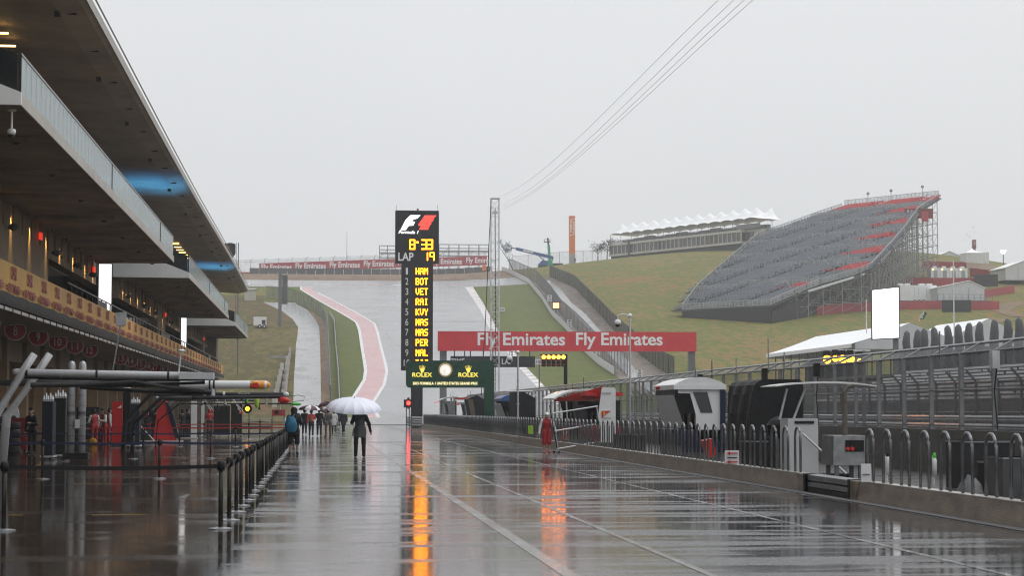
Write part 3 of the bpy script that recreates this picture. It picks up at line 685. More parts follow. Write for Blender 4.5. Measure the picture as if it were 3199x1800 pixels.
for k in range(11):
    t0 = k / 11; t1 = (k + .78) / 11
    def edge(t):
        y = 182 + t * 256
        l = np.interp(t, [0, .68, .70, .72, .74, 1], [540, 416, 416, 470, 468, 436]); r = np.interp(t, [0, 1], [745 - (k % 3) * 10, 596 - (k % 2) * 14]); return l, r, y
    la, ra, ya = edge(t0); lb, rb, yb = edge(t1)
    P = logo([(la, ya), (ra, ya), (rb, yb), (lb, yb)]); mb.prism([(lz(*p)[0], YT - .03, lz(*p)[1]) for p in P], (0, .03, 0))
mb.build('logo_numeral', 'led_red', tw, fix=True)
x, z = lz(1230 + 258 * .1795, 640 + 475 * .1795); text('Formula 1', (x, YT - .02, z), .33, 'led_white', tw, w=2.05, bold=.03, shear=.3)
def seg(s, px0, pxpitch, py0, py1, w):
    mb = MB()
    for i, ch in enumerate(s):
        x0, z1 = lz(px0 + i * pxpitch, py0); x1, z0 = lz(px0 + i * pxpitch + w, py1); zm = (z0 + z1) / 2; t = (x1 - x0) * .21; g = .03
        S = {'a': (x0 + g, x1 - g, z1 - t, z1), 'g': (x0 + g, x1 - g, zm - t / 2, zm + t / 2), 'd': (x0 + g, x1 - g, z0, z0 + t), 'f': (x0, x0 + t, zm + g, z1 - g), 'b': (x1 - t, x1, zm + g, z1 - g), 'e': (x0, x0 + t, z0 + g, zm - g), 'c': (x1 - t, x1, z0 + g, zm - g)}
        for c in {'8': 'abcdefg', '3': 'abgcd', '1': 'bc', '9': 'abcfg'}.get(ch, ''):
            A = S[c]; mb.box(A[0], A[1], YT - .04, YT, A[2], A[3])
        if ch == '.': mb.box(x0 + t, x0 + 2.5 * t, YT - .04, YT, z0 + (z1 - z0) * .62, z0 + (z1 - z0) * .8)
    return mb
mb = seg('8.33', 1279, 18.5, 748, 780, 18); mb.build('clock_digits', 'led_amber', tw)
mb = seg('19', 1322, 20, 788, 815, 15); mb.build('lap_digits', 'led_amber', tw)
x, z = lz(1268, 802); text('LAP', (x, YT - .02, z), .84, 'print_white', tw, w=1.55, bold=.025)
py = 837.0
for i, nme in enumerate(['HAM', 'BOT', 'VET', 'RAI', 'KVY', 'NAS', 'MAS', 'PER', 'MAL', 'RIC']):
    y0 = 837 + i * 31.9
    x0, zt = lz(1299, y0); x1, zb = lz(1337, y0 + 21)
    mb = MB(); h = zt - zb; led(mb, nme, x0, YT + .04, zb, h, pitch=(x1 - x0) / 2.83, w=(x1 - x0) / 3 / 5.9); mb.build('driver_name', 'led_amber', tw)
    xn, zn = lz(1271, y0 + 10); text(str(i + 1), (xn, YT + .03, zn), .68, 'print_white', tw, w=(.3 if i < 9 else .62) if i else .2)
# ================================================================ clock arch
YR = 170.0
def rz(px, py): p = PY(px, py, YR); return p[0], p[2]
ar = thing('clock_arch', 'dark green arch with two crowns a clock and yellow lettering', 'arch', (PY(1528, 1345, YR)[0], YR, 0))
def rr(px0, px1, py0, py1, r, corners=(1, 1, 1, 1)):
    P = []; c = [(px1 - r, py0 + r, -90), (px1 - r, py1 - r, 0), (px0 + r, py1 - r, 90), (px0 + r, py0 + r, 180)]
    sq = [(px1, py0), (px1, py1), (px0, py1), (px0, py0)]
    for (cx, cy, a0), s, k in zip(c, sq, corners):
        if k: P += [(cx + r * math.cos(math.radians(a0 + t)), cy + r * math.sin(math.radians(a0 + t))) for t in (0, 22, 45, 68, 90)]
        else: P.append(s)
    return P
P = rr(1269, 1544, 1127, 1212, 12, (1, 0, 1, 1)); mb = MB(); mb.prism([(rz(*p)[0], YR, rz(*p)[1]) for p in P], (0, .8, 0)); mb.build('board', 'green_panel', ar, fix=True)
x0 = rz(1513, 1212)[0]; x1, zb = rz(1544, 1211); mb = MB(); mb.box(x0, x1, YR, YR + .8, 0, zb); mb.build('leg', 'green_panel', ar)
xc, zc = rz(1391, 1157); R = .57
mb = MB(); mb.lathe((xc, YR, zc), [(R, -.1), (R + .05, -.06), (R + .03, 0)], 32, 'y'); ck = mb.build('clock', 'gold', ar, smooth=False)
mb = MB(); mb.lathe((xc, YR - .11, zc), [(R - .1, -.01), (R - .1, .01)], 32, 'y'); mb.build('clock_face', 'clock_face', ck)
for k in range(12):
    a = math.radians(30 * k); mb = MB(); r1, r2 = R - .24, R - .15
    mb.bar((xc + r1 * math.sin(a), YR - .13, zc + r1 * math.cos(a)), (xc + r2 * math.sin(a), YR - .13, zc + r2 * math.cos(a)), .035, .02, up=(0, 1, 0)); mb.build('hour_mark', 'print_black', ck)
for ang, L, w in ((256, .2, .05), (198, .36, .03)):
    a = math.radians(ang); mb = MB(); mb.bar((xc, YR - .14, zc), (xc + L * math.sin(a), YR - .14, zc + L * math.cos(a)), w, .02, up=(0, 1, 0)); mb.build('clock_hand', 'print_black', ck)
for cx in (1319, 1463):
    x, z = rz(cx, 1171.5); text('ROLEX', (x, YR - .02, z), .38, 'logo_gold', ar, w=1.7, bold=.025)
    x, z = rz(cx, 1153)
    mb = MB()
    for k in range(5):
        t = (k - 2) / 2; xt = x + t * .24; zt = z + .26 - .05 * abs(t) * 1.5
        mb.prism([(x + t * .12 - .045, YR - .03, z - .16), (x + t * .12 + .045, YR - .03, z - .16), (xt + .012, YR - .03, zt), (xt - .012, YR - .03, zt)], (0, .02, 0))
        mb.lathe((xt, YR - .02, zt + .02), [(.03, -.02), (.03, .01)], 8, 'y')
    mb.lathe((x, YR - .02, z - .2), [(.13, -.02), (.13, .01)], 12, 'y'); mb.build('crown_emblem', 'logo_gold', ar, fix=True)
x, z = rz(1391, 1198.5); text('2015 FORMULA 1 UNITED STATES GRAND PRIX', (x, YR - .02, z), .24, 'led_text', ar, w=5.55, bold=.02)
# ================================================================ truss mast with cables
YM = 215.0
pm = PY(1546, 1300, YM); ztop = PY(1546, 622, YM)[2]; xm = pm[0]; w = .44
mast = thing('truss_mast', 'tall square lattice truss mast carrying overhead camera wires', 'mast', (xm, YM, 0))
cor = [(-w, -w), (w, -w), (w, w), (-w, w)]
for cx, cy in cor:
    mb = MB(); mb.tube([(xm + cx, YM + cy, 0), (xm + cx, YM + cy, ztop)], .035, 6); mb.build('chord', 'alu', mast)
nz_ = int(ztop / .95)
for k in range(nz_):
    z0, z1 = k * ztop / nz_, (k + 1) * ztop / nz_; mb = MB()
    for j in range(4):
        a, b = cor[j], cor[(j + 1) % 4]
        mb.tube([(xm + a[0], YM + a[1], z0), (xm + b[0], YM + b[1], z0)], .022, 5)
        p0, p1 = (a, b) if (k + j) % 2 else (b, a); mb.tube([(xm + p0[0], YM + p0[1], z0), (xm + p1[0], YM + p1[1], z1)], .022, 5)
    mb.build('brace', 'alu', mast)
mb = MB(); mb.box(xm - w - .06, xm + w + .06, YM - w - .06, YM + w + .06, ztop, ztop + .12); mb.box(xm - .3, xm + .3, YM - .3, YM + .3, ztop - 1.6, ztop - 1.35); mb.build('top_frame', 'alu', mast)
mb = MB(); mb.tube([(xm, YM - .1, ztop - 1), (xm + .05, YM - .1, ztop * .5), (xm, YM - .1, .5)], .05, 5); mb.build('power_cable', 'black', mast)
g0 = PY(1534, 624, YM - .6); g1 = PY(1515, 1030, YM - 3); g2 = PY(1505, 1200, YM - 5)
mb = MB(); mb.tube([g0, g1, g2, (g2[0] - .3, g2[1] - 2, 0)], .045, 5); tag(mb.build('guy_rope', 'black'), 'dark guy rope hanging beside the lattice mast', 'rope')
for i, ((sx, sy), (ex, ey), yy, lab) in enumerate((((1568, 615), (2238, 0), 46, 'uppermost'), ((1572, 640), (2286, 0), 45, 'second'), ((1578, 646), (2318, 0), 44, 'third'), ((1572, 655), (2345, 0), 43, 'lowest'))):
    A = PY(sx - 6, sy, YM); B = PY(ex, ey, yy); B2 = A + (B - A) * 1.6; pts = []
    for t in np.linspace(0, 1, 26): 
        p = A + (B2 - A) * t; p[2] -= 1.5 * math.sin(math.pi * min(1, t * 1.6)) * (.5 + .0 * i); pts.append(p)
    mb = MB(); mb.tube(pts, [.012 - .0095 * k / 25 for k in range(26)], 5)
    tag(mb.build('overhead_wire', 'alu'), '%s of the four thin wires running from the mast top over the pit lane' % lab, 'wire', 'wires from the lattice mast')
# ================================================================ start gantry
YG = 250.0
def gz(px, py): p = PY(px, py, YG); return p[0], p[2]
gx0 = gz(1385, 1100)[0]; gx1 = gz(2165, 1100)[0]
ga = thing('start_gantry', 'red start line gantry banner with white lettering over the straight', 'gantry', ((gx0 + gx1) / 2, YG, 0))
x0, zt = gz(1368, 1035); x1, zb = gz(2176, 1099)
mb = MB(); mb.box(x0, x1, YG, YG + .5, zb, zt); mb.build('banner_board', 'sign_red', ga)
for px in (1629, 1935):
    x, z = gz(px, 1066); text('Fly Emirates', (x, YG - .02, z), 2.1, 'print_white', ga, w=11.1, bold=.02)
for px in (1386, 2164):
    x = gz(px, 1100)[0]; zg = float(terr(x, YG)); mb = MB(); mb.box(x - .42, x + .42, YG + .55, YG + 1.4, zg, zt - .3); mb.build('leg', 'galv_dull', ga)
mb = MB(); mb.box(x0 + .3, x1 - .3, YG + .6, YG + 1.2, zb + .3, zb + .7); mb.box(x0 + .3, x1 - .3, YG + .6, YG + 1.2, zt - .7, zt - .3); mb.build('truss_beam', 'galv_dull', ga)
xa, za = gz(1408, 1113); xb, zc_ = gz(1671, 1148)
sb = thing('time_board', 'black lap and time board hanging under the red start gantry', 'board', ((xa + xb) / 2, YG, zc_))
mb = MB(); mb.box(xa, xb, YG - .1, YG + .4, zc_, za); mb.build('panel', 'charcoal', sb)
x, z = gz(1430, 1130); text('TIME', (x, YG - .12, z), .72, 'print_grey', sb, w=1.7, bold=.015)
x, z = gz(1584, 1130); text('LAP', (x, YG - .12, z), .72, 'print_grey', sb, w=1.35, bold=.015)
for px in (1420, 1452, 1470, 1510, 1540, 1600, 1655):
    x, z = gz(px, 1113); mb = MB(); mb.box(x - .06, x + .06, YG + .1, YG + .3, z, zb + .05); mb.build('hanger', 'charcoal', sb)
# ---- row of five amber start lights on a pole
YS = 150.0
def pz(px, py, Y=YS): return PY(px, py, Y)
sx = pz(1768, 1120)[0]
sg = thing('start_lights', 'row of five amber lamps over dark red lamp boxes on a black pole', 'signal', (sx, YS, 0))
mb = MB(); mb.box(sx - .13, sx + .13, YS + .15, YS + .4, 0, pz(0, 1108)[2] * 0 + pz(1768, 1108)[2]); mb.build('pole', 'black', sg)
a, b = pz(1689, 1107), pz(1774, 1111); mb = MB(); mb.box(a[0], sx + .1, YS + .15, YS + .3, b[2], a[2]); mb.build('cross_arm', 'black', sg)
for i in range(5):
    c = pz(1699 + i * 15.4, 1116); c2 = pz(1699 + i * 15.4, 1146)
    mb = MB(); mb.box(c[0] - .15, c[0] + .15, YS, YS + .3, c2[2], c[2] - .17); hb = mb.build('lamp_box', 'black', sg)
    for zz in (.3, .62):
        mb = MB(); mb.lathe((c[0], YS - .03, c2[2] + zz - .14), [(.1, 0), (.1, .03)], 12, 'y'); mb.build('dark_lens', 'deep_red', hb)
    mb = MB(); mb.box(c[0] - .15, c[0] + .15, YS + .05, YS + .3, c[2] - .16, c[2] + .16); mb.build('amber_housing', 'black', sg)
    mb = MB(); mb.lathe((c[0], YS + .0, c[2]), [(.13, 0), (.145, .05)], 14, 'y'); mb.build('amber_lamp', 'lamp_amber_hot', sg)
# ---- camera poles
def cam_pole(px, pytop, pybot, Y, arm, label, zbase=0.0, armz=0, dome=True):
    p = PY(px, pytop, Y); x, zt = p[0], p[2]
    t = thing('camera_pole', label, 'camera', (x, Y, zbase), 'camera poles by the pit wall'); s = Y / 150
    mb = MB(); mb.tube([(x, Y, zbase), (x, Y, zt)], [.055 * s + .02, .04 * s + .015], 8); mb.build('pole', 'alu', t)
    for zz in np.linspace(zbase + .6, zt - .3, 4): mb = MB(); mb.lathe((x, Y, zz), [(.075 * s + .03, 0), (.075 * s + .03, .08)], 8); mb.build('collar', 'alu', t)
    q2 = PY(px + arm, pytop + armz, Y); mb = MB(); mb.tube([(x, Y, zt - .05), (x + (q2[0] - x) * .5, Y, zt + .06), (q2[0], Y, zt), (q2[0], Y, zt - .25)], .035, 6); mb.build('arm', 'alu', t)
    mb = MB(); mb.lathe((x, Y, zt - .02), [(.1, -.08), (.14, 0), (.08, .08), (.03, .12)], 10); mb.build('lamp_cap', 'white_paint', t, smooth=True)
    if dome:
        mb = MB(); mb.lathe((q2[0], Y, zt - .62), [(.15, .12), (.18, .2), (.16, .33), (.05, .4)], 12); mb.build('camera_shroud', 'white_paint', t, smooth=True)
        mb = MB(); mb.lathe((q2[0], Y, zt - .66), [(.04, .02), (.11, .06), (.14, .16)], 12); mb.build('lens_dome', 'black_gloss', t, smooth=True)
cam_pole(1968, 985, 1345, 105, -38, 'pale pole with a white dome camera on an arm against the green hill', armz=2)
cam_pole(1618, 1100, 1345, 120, -26, 'pale pole with a white dome camera in front of the lap board', armz=2)
# ================================================================ pit wall with hoops
WX = 10.25
wall = thing('pit_wall', 'low stained concrete pit wall topped with a row of bent tube hoops', 'wall', (WX, 60, 0))
segs = [(20.0, 36.9)] + [(41.6 + 5.8 * k, 41.6 + 5.8 * (k + 1) - .03) for k in range(26)] + [(192.43, 196)]
for ya, yb in segs:
    mb = MB(); mb.hexa([(WX - .12, ya, 0), (WX + .22, ya, 0), (WX + .22, yb, 0), (WX - .12, yb, 0)], [(WX - .05, ya, .355), (WX + .2, ya, .355), (WX + .2, yb, .355), (WX - .05, yb, .355)])
    s = mb.build('concrete_segment', 'concrete_wet', wall)
    mb = MB(); mb.box(WX - .055, WX + .205, ya, yb, .356, .372); mb.build('top_edge', 'concrete_top', s)
for ya, yb in ((36.96, 37.5), (40.9, 41.55)):
    mb = MB(); mb.box(WX - .12, WX + .22, ya, yb, 0, .36); mb.build('gate_post', 'concrete_wet', wall)
    mb = MB(); mb.box(WX - .14, WX + .24, yb - .1 if ya < 38 else ya, yb if ya < 38 else ya + .1, 0, .38); mb.build('steel_strap', 'black', wall)
gb = thing('steel_gate_beam', 'ribbed steel beam closing a gap in the low pit wall', 'barrier', (WX, 39, 0.1))
mb = MB(); mb.prism([(WX - .08, 37.55, .12), (WX - .08, 37.55, .2), (WX, 37.55, .23), (WX - .08, 37.55, .26), (WX - .08, 37.55, .36), (WX + .16, 37.55, .38), (WX + .16, 37.55, .12)], (0, 3.3, 0)); mb.build('beam', 'galv', gb, fix=True)
mb = MB(); mb.box(WX - .1, WX + .14, 37.6, 40.8, .0, .1); mb.build('sill', 'black', gb)
# hoops share one mesh: inverted U in the plane of the wall
mb = MB(); r = .24; pts = [(0, -r, 0), (0, -r, .74)] + [(0, -r * math.cos(a), .74 + r * math.sin(a)) for a in np.linspace(.25, math.pi - .25, 8)] + [(0, r, .74), (0, r, 0)]
mb.tube(pts, .028, 7); hoop = mb.mesh('hoop', 'hoop_metal', smooth=True)
y = 22.0
while y < 195:
    if not (36.9 < y < 41.5): place('hoop', hoop, (WX + .08, y, .36), wall)
    y += 1.13
mb = MB()
for yy in np.arange(84, 195, 1.0): pass
flat = MB(); flat.box(WX + .16, WX + .19, 118, 196, .37, 1.22); flat.build('backing_mesh', 'wire_mesh', wall)
gut = MB(); gut.box(9.86, 10.1, 15, 196, .003, .012); struct(gut.build('gutter', 'dark_grey'))
# ================================================================ debris fence between pit wall stand and straight
FX = 17.0
df = thing('debris_fence', 'tall grey wire debris fence with overhanging top beside the straight', 'fence', (FX, 110, 0))
YF1 = 232
for k in range(21):
    ya = 24 + k * 10; mb = MB(); mb.hexa([(FX - .3, ya, 0), (FX + .3, ya, 0), (FX + .3, ya + 9.97, 0), (FX - .3, ya + 9.97, 0)], [(FX - .12, ya, 1.18), (FX + .12, ya, 1.18), (FX + .12, ya + 9.97, 1.18), (FX - .12, ya + 9.97, 1.18)]); mb.build('concrete_block', 'concrete_dark', df)
mb = MB(); mb.box(-.06, .06, -.05, .05, 1.18, 3.2); mb.hexa([(-.06, -.05, 3.2), (.06, -.05, 3.2), (.06, .05, 3.2), (-.06, .05, 3.2)], [(.5, -.05, 3.5), (.6, -.05, 3.46), (.6, .05, 3.46), (.5, .05, 3.5)])
post = mb.mesh('post', 'grey_metal')
for y in np.arange(25.5, YF1, 2.6):
    place('post', post, (FX, y, 0), df)
for (x, z, r, nm, mm) in ((FX, 3.22, .035, 'lower_rail', 'galv_dull'), (FX + .55, 3.5, .045, 'top_rail', 'galv'), (FX, 1.3, .02, 'bottom_cable', 'galv_dull'), (FX, 2.25, .02, 'middle_cable', 'galv_dull')):
    mb = MB(); mb.tube([(x, 24, z), (x, YF1, z)], r, 6); mb.build(nm, mm, df)
mb = MB(); mb.quad((FX + .03, 24, 1.2), (FX + .03, YF1, 1.2), (FX + .03, YF1, 3.2), (FX + .03, 24, 3.2)); mb.quad((FX + .03, 24, 3.2), (FX + .03, YF1, 3.2), (FX + .55, YF1, 3.48), (FX + .55, 24, 3.48)); mb.build('wire_netting', 'wire_mesh', df)
# cabinets and cables strapped to posts
for y, z in ((48.4, 3.0), (66.3, 3.1), (74.2, 3.1), (87.0, 3.1)):
    mb = MB(); mb.box(FX - .25, FX - .06, y - .12, y + .12, z - .25, z + .2); mb.build('junction_box', 'black' if y > 50 else 'alu', df)
    mb = MB(); mb.tube([(FX - .1, y, z - .2), (FX - .14, y + .1, 2.2), (FX - .1, y, 1.2)], .02, 5); mb.build('cable', 'black', df)
for px, pt in ((2400, 1055), (2224, 1125), (2300, 1120), (2935, 1035), (2450, 1100)):
    p = PX(px, pt, FX + .1); mb = MB(); mb.tube([(FX + .1, p[1], 3.1), (FX + .1, p[1], p[2])], .025, 5)
    mb.build('aerial', 'galv', df)
# ================================================================ far side of the straight: armco, bleachers, parasols
ra = thing('guard_rail', 'triple steel guard rail along the far side of the straight', 'guard rail', (34, 130, 0))
for z in (.3, .72, 1.14):
    mb = MB(); mb.prism([(33.9, 60, z), (33.84, 60, z + .08), (33.92, 60, z + .15), (33.84, 60, z + .22), (33.9, 60, z + .3), (34, 60, z + .15)], (0, 172, 0)); mb.build('rail', 'galv', ra, fix=True)
for y in np.arange(62, 232, 4.0): mb = MB(); mb.box(34.0, 34.12, y, y + .14, 0, 1.5); mb.build('post', 'galv_dull', ra)
mb = MB(); mb.box(38, 38.3, 90, 215, 0, 2.2); tag(mb.build('retaining_wall', 'dark_grey'), 'dark low retaining wall under the aluminium bleachers', 'wall')
ff_ = thing('debris_fence', 'dark wire debris fence on the far side of the straight before the bleachers', 'fence', (36.5, 130, 0))
mb = MB(); mb.box(-.07, .07, -.06, .06, 0, 3.3); mb.hexa([(-.07, -.06, 3.3), (.07, -.06, 3.3), (.07, .06, 3.3), (-.07, .06, 3.3)], [(-.6, -.06, 3.9), (-.5, -.06, 3.95), (-.5, .06, 3.95), (-.6, .06, 3.9)]); fpost = mb.mesh('post', 'dark_grey')
for y in np.arange(72, 232, 3.6): place('post', fpost, (36.5, y, 0), ff_)
for z in (1.6, 3.3): mb = MB(); mb.tube([(36.5, 70, z), (36.5, 232, z)], .04, 5); mb.build('rail', 'galv_dull', ff_)
mb = MB(); mb.quad((36.55, 70, .1), (36.55, 232, .1), (36.55, 232, 3.3), (36.55, 70, 3.3)); mb.build('wire_netting', 'wire_mesh', ff_)
ORDN = ['nearest', 'second', 'third', 'fourth', 'fifth', 'sixth', 'seventh', 'eighth', 'ninth', 'tenth', 'eleventh', 'twelfth']
bs = []
for k in range(9):
    ya = 98 + k * 7.6
    bl = thing('bleacher', 'aluminium bench bleacher behind the straight, %s from the right edge' % ORDN[k], 'bleacher', (46, ya + 3.4, 2.2), 'aluminium bleachers across the straight')
    for r in range(9):
        x = 42 + r * .95; z = 2.55 + r * .30
        mb = MB(); mb.box(x, x + .3, ya, ya + 6.4, z - .09, z + .06); mb.build('bench', 'bench_alu', bl)
        mb = MB(); mb.box(x + .34, x + .95, ya, ya + 6.4, z - .22, z - .18); mb.build('footboard', 'galv_dull', bl)
    for yy in (ya + .05, ya + 6.3):
        mb = MB(); mb.bar((41.8, yy, 2.2), (50.6, yy, 4.95), .08, .14); mb.bar((50.5, yy, 0), (50.5, yy, 4.95), .1); mb.bar((42, yy, 0), (42, yy, 2.4), .1); mb.build('side_frame', 'galv_dull', bl)
    mb = MB(); mb.box(50.5, 50.6, ya, ya + 6.4, 4.8, 6.0); mb.build('back_panel', 'wire_mesh', bl)
mb = MB(); mb.box(50.8, 58, 95, 200, 4.7, 4.95); dk = tag(mb.build('raised_deck', 'dark_grey'), 'dark raised deck behind the aluminium bleachers', 'deck')
for i, px in enumerate((2833, 2865, 2887, 2922, 2965, 2997, 3027, 3062, 3105, 3148, 3181)):
    yy = FPX * 51.5 / (px - 992) * 1.012; p = PY(px, 1033 - (px - 2833) * .122, yy)
    x = p[0]; zt = p[2]
    u = thing('folded_parasol', 'folded parasol in a tall grey cover, %s of the row from the left' % (ORDN[i] if i else 'first'), 'parasol', (x, yy, 4.95), 'covered parasols behind the bleachers')
    mb = MB(); tl = random.uniform(-.06, .06); prof = [(.26, 0), (.34, .5), (.38, 1.6), (.36, 2.5), (.28, zt - 5.6), (.06 + random.random() * .1, zt - 5.35)]
    mb.lathe((x, yy, 5.35), prof, 9)
    for j, v in enumerate(mb.v): mb.v[j] = (v[0] + tl * (v[2] - 5.35) * .5 + .05 * math.sin(v[2] * 3 + i), v[1], v[2])
    mb.build('cover', 'dark_grey', u, smooth=True); mb = MB(); mb.tube([(x, yy, 4.95), (x, yy, 5.5)], .05, 6); mb.build('pole', 'galv', u)
# amber flashing lights over the fence, right
al = thing('warning_lights', 'row of amber flashing lamps under dark boxes behind the fence', 'signal', (28, 120, 0))
YA = 120.0
for i, (px, py, on) in enumerate(((2584, 1124, 1), (2610, 1121, 2), (2633, 1123, 1), (2657, 1122, 1), (2686, 1128, 3))):
    c = PY(px, py, YA); mb = MB(); mb.box(c[0] - .2, c[0] + .2, YA + .02, YA + .3, c[2] + .22, c[2] + .55); mb.build('lamp_box', 'black', al)
    mb = MB(); rr_ = .25 if on == 1 else (.18 if on == 2 else .13); mb.lathe((c[0], YA, c[2]), [(rr_, 0), (rr_, .05)], 14, 'y'); mb.build('amber_lamp', 'lamp_amber' , al)
    mb = MB(); mb.box(c[0] - .2, c[0] + .2, YA + .06, YA + .3, c[2] - .2, c[2] + .2); mb.build('amber_housing', 'charcoal', al)
c0 = PY(2570, 1096, YA); c1 = PY(2720, 1096, YA); mb = MB(); mb.box(c0[0], c1[0], YA + .1, YA + .22, c0[2] - .03, c0[2] + .08); mb.build('cross_arm', 'alu', al)
mb = MB(); mb.box(c1[0] - .5, c1[0] - .3, YA + .1, YA + .3, 0, c0[2]); mb.build('pole', 'galv_dull', al)
# large white screen
YW = 200.0
a = PY(2722, 905, YW); b = PY(2806, 1058, YW)
ls = thing('large_screen', 'large bright white vertical screen on a post beyond the fence', 'screen', ((a[0] + b[0]) / 2 + .9, YW + .4, 0))
mb = MB(); mb.hexa([(a[0], YW, b[2] - .15), (b[0], YW - .6, b[2]), (b[0] + .15, YW + .2, b[2]), (a[0] + .1, YW + .6, b[2] - .15)], [(a[0], YW, a[2]), (b[0], YW - .6, a[2] + .3), (b[0] + .15, YW + .2, a[2] + .3), (a[0] + .1, YW + .6, a[2])]); mb.build('cabinet', 'navy', ls)
mb = MB(); mb.hexa([(a[0] + .07, YW - .045, b[2] - .06), (b[0] - .09, YW - .62, b[2] + .07), (b[0] - .09, YW - .58, b[2] + .07), (a[0] + .07, YW, b[2] - .06)], [(a[0] + .07, YW - .045, a[2] - .08), (b[0] - .09, YW - .62, a[2] + .21), (b[0] - .09, YW - .58, a[2] + .21), (a[0] + .07, YW, a[2] - .08)]); mb.build('panel', 'screen_white', ls)
text('AUSTIN', ((a[0] + b[0]) / 2, YW - .42, (a[2] + b[2]) / 2 + .1), .1, 'screen_pink', ls, w=.8); text('TEXAS', ((a[0] + b[0]) / 2, YW - .42, (a[2] + b[2]) / 2 - .3), .08, 'screen_pink', ls, w=.55)
pp = PY(2798, 1070, YW + .4); mb = MB(); mb.box(pp[0] - .25, pp[0] + .25, YW + .2, YW + .6, 0, b[2] + .1); mb.build('post', 'galv_dull', ls)
# ================================================================ hill: fences, walls, signs
def drape_fence(name, label, P, h, mname, step=4.0, postm='charcoal', rail=None, bend=0.0, off=0.0, cat='fence'):
    """fence following ground points P (N,3); panels between posts"""
    P = np.array(P); d = np.r_[0, np.cumsum(np.linalg.norm(np.diff(P[:, :2], axis=0), axis=1))]; L = d[-1]
    t = thing(name, label, cat, (P[0, 0], P[0, 1], float(terr(P[0, 0], P[0, 1]))))
    n = max(1, int(L / step)); S = np.linspace(0, L, n + 1)
    X = np.interp(S, d, P[:, 0]); Y = np.interp(S, d, P[:, 1]); Z = terr(X, Y)
    for i in range(n):
        a = np.array([X[i], Y[i], Z[i]]); b = np.array([X[i + 1], Y[i + 1], Z[i + 1]]); u = np.array([0, 0, h])
        mb = MB(); mb.quad(a + [0, 0, off], b + [0, 0, off], b + u, a + u)
        if bend: mb.quad(a + u, b + u, b + u + [-bend, 0, bend * .6], a + u + [-bend, 0, bend * .6])
        mb.build('panel', mname, t)
        mb = MB(); mb.bar(a, a + u, .12)
        if bend: mb.bar(a + u, a + u + [-bend, 0, bend * .6], .1)
        mb.build('post', postm, t)
    if rail:
        mb = MB(); mb.tube([(X[i], Y[i], Z[i] + h) for i in range(n + 1)], .05, 5); mb.build('top_rail', rail, t)
    return t
def drape_rail(name, label, P, m='galv', n=3, h0=.3, dz=.32, thick=.3, step=6, cat='guard rail'):
    P = np.array(P); t = thing(name, label, cat, (P[0, 0], P[0, 1], float(terr(P[0, 0], P[0, 1]))))
    d = np.r_[0, np.cumsum(np.linalg.norm(np.diff(P[:, :2], axis=0), axis=1))]; S = np.linspace(0, d[-1], int(d[-1] / step) + 2)
    X = np.interp(S, d, P[:, 0]); Y = np.interp(S, d, P[:, 1]); Z = terr(X, Y)
    for k in range(n):
        mb = MB(); z = h0 + k * dz
        mb.grid([[(X[i], Y[i], Z[i] + z - thick / 2), (X[i] - .05, Y[i], Z[i] + z), (X[i], Y[i], Z[i] + z + thick / 2), (X[i] + .08, Y[i], Z[i] + z)] for i in range(len(S))]); mb.build('rail', m, t)
    for i in range(len(S)): mb = MB(); mb.box(X[i] + .06, X[i] + .2, Y[i], Y[i] + .15, Z[i], Z[i] + h0 + n * dz - .1); mb.build('post', 'galv_dull', t)
    return t
drape_fence('catch_fence', 'grey catch fence curving up the left bank beside the service road', fenA[fenA[:, 1] < 520], 3.0, 'wire_mesh', 4, 'galv_dull', 'galv_dull', bend=.6)
drape_rail('guard_rail', 'pale guard rail on the left bank between catch fence and grass', armA, 'alu')
drape_rail('guard_rail', 'pale guard rail sweeping down right of the straight', armRA, 'alu', n=4, dz=.34)
P = armRA.copy(); P[:, 0] += 2.2
drape_fence('catch_fence', 'dark grey catch fence behind the right hand guard rail on the hill', P, 3.6, 'wire_mesh', 3.2, 'galv_dull', 'galv_dull', bend=.5)
drape_fence('screen_fence', 'black screened fence running down the hill beside the gravel', bf, 3.4, 'wire_mesh_black', 4.0, 'black', 'charcoal')
# corner wall with red banner at the crest
YE = 641.0
zb0 = float(terr(0, YE))
cw = thing('tyre_barrier', 'grey tyre barrier wall along the gravel at the top of the hill', 'barrier', (10, YE, zb0))
xl, xr = PY(780, 860, YE)[0], PY(1530, 850, YE)[0]
for x in np.arange(xl, xr, 3.0):
    zz = float(terr(x, YE)); mb = MB(); mb.box(x, x + 2.9, YE, YE + .8, zz - .5, zz + 1.9); mb.build('barrier_block', 'dark_grey', cw)
def zc(px, py): return PY(px, py, YE + .6)
bn = thing('crest_banner', 'long red banner with repeated white lettering at the top of the hill', 'banner', (20, YE + .6, zb0))
A = [zc(810, 823), zc(1521, 799), zc(1521, 828), zc(810, 851)]
mb = MB(); mb.prism([A[0], A[1], A[2], A[3]], (0, .15, 0)); mb.build('board', 'banner_red', bn, fix=True)
for k in range(7):
    px = 864 + k * 106.5; py = 837 - k * 106.5 * .033
    c = zc(px, py); text('Fly Emirates', (c[0], YE + .55, c[2]), 2.35, 'print_white', bn, w=9.7, bold=.025)
c = zc(760, 859); mb = MB(); a, b = zc(735, 850), zc(787, 874); mb.box(a[0], b[0], YE + .6, YE + .75, b[2], a[2]); b2 = tag(mb.build('crest_banner', 'banner_red'), 'short red banner with white lettering behind the roof tip', 'banner')
mb2 = text('Emirates', (zc(772, 861)[0] - 1.5, YE + .57, zc(760, 861)[2]), 1.6, 'print_white', b2, w=6.0)
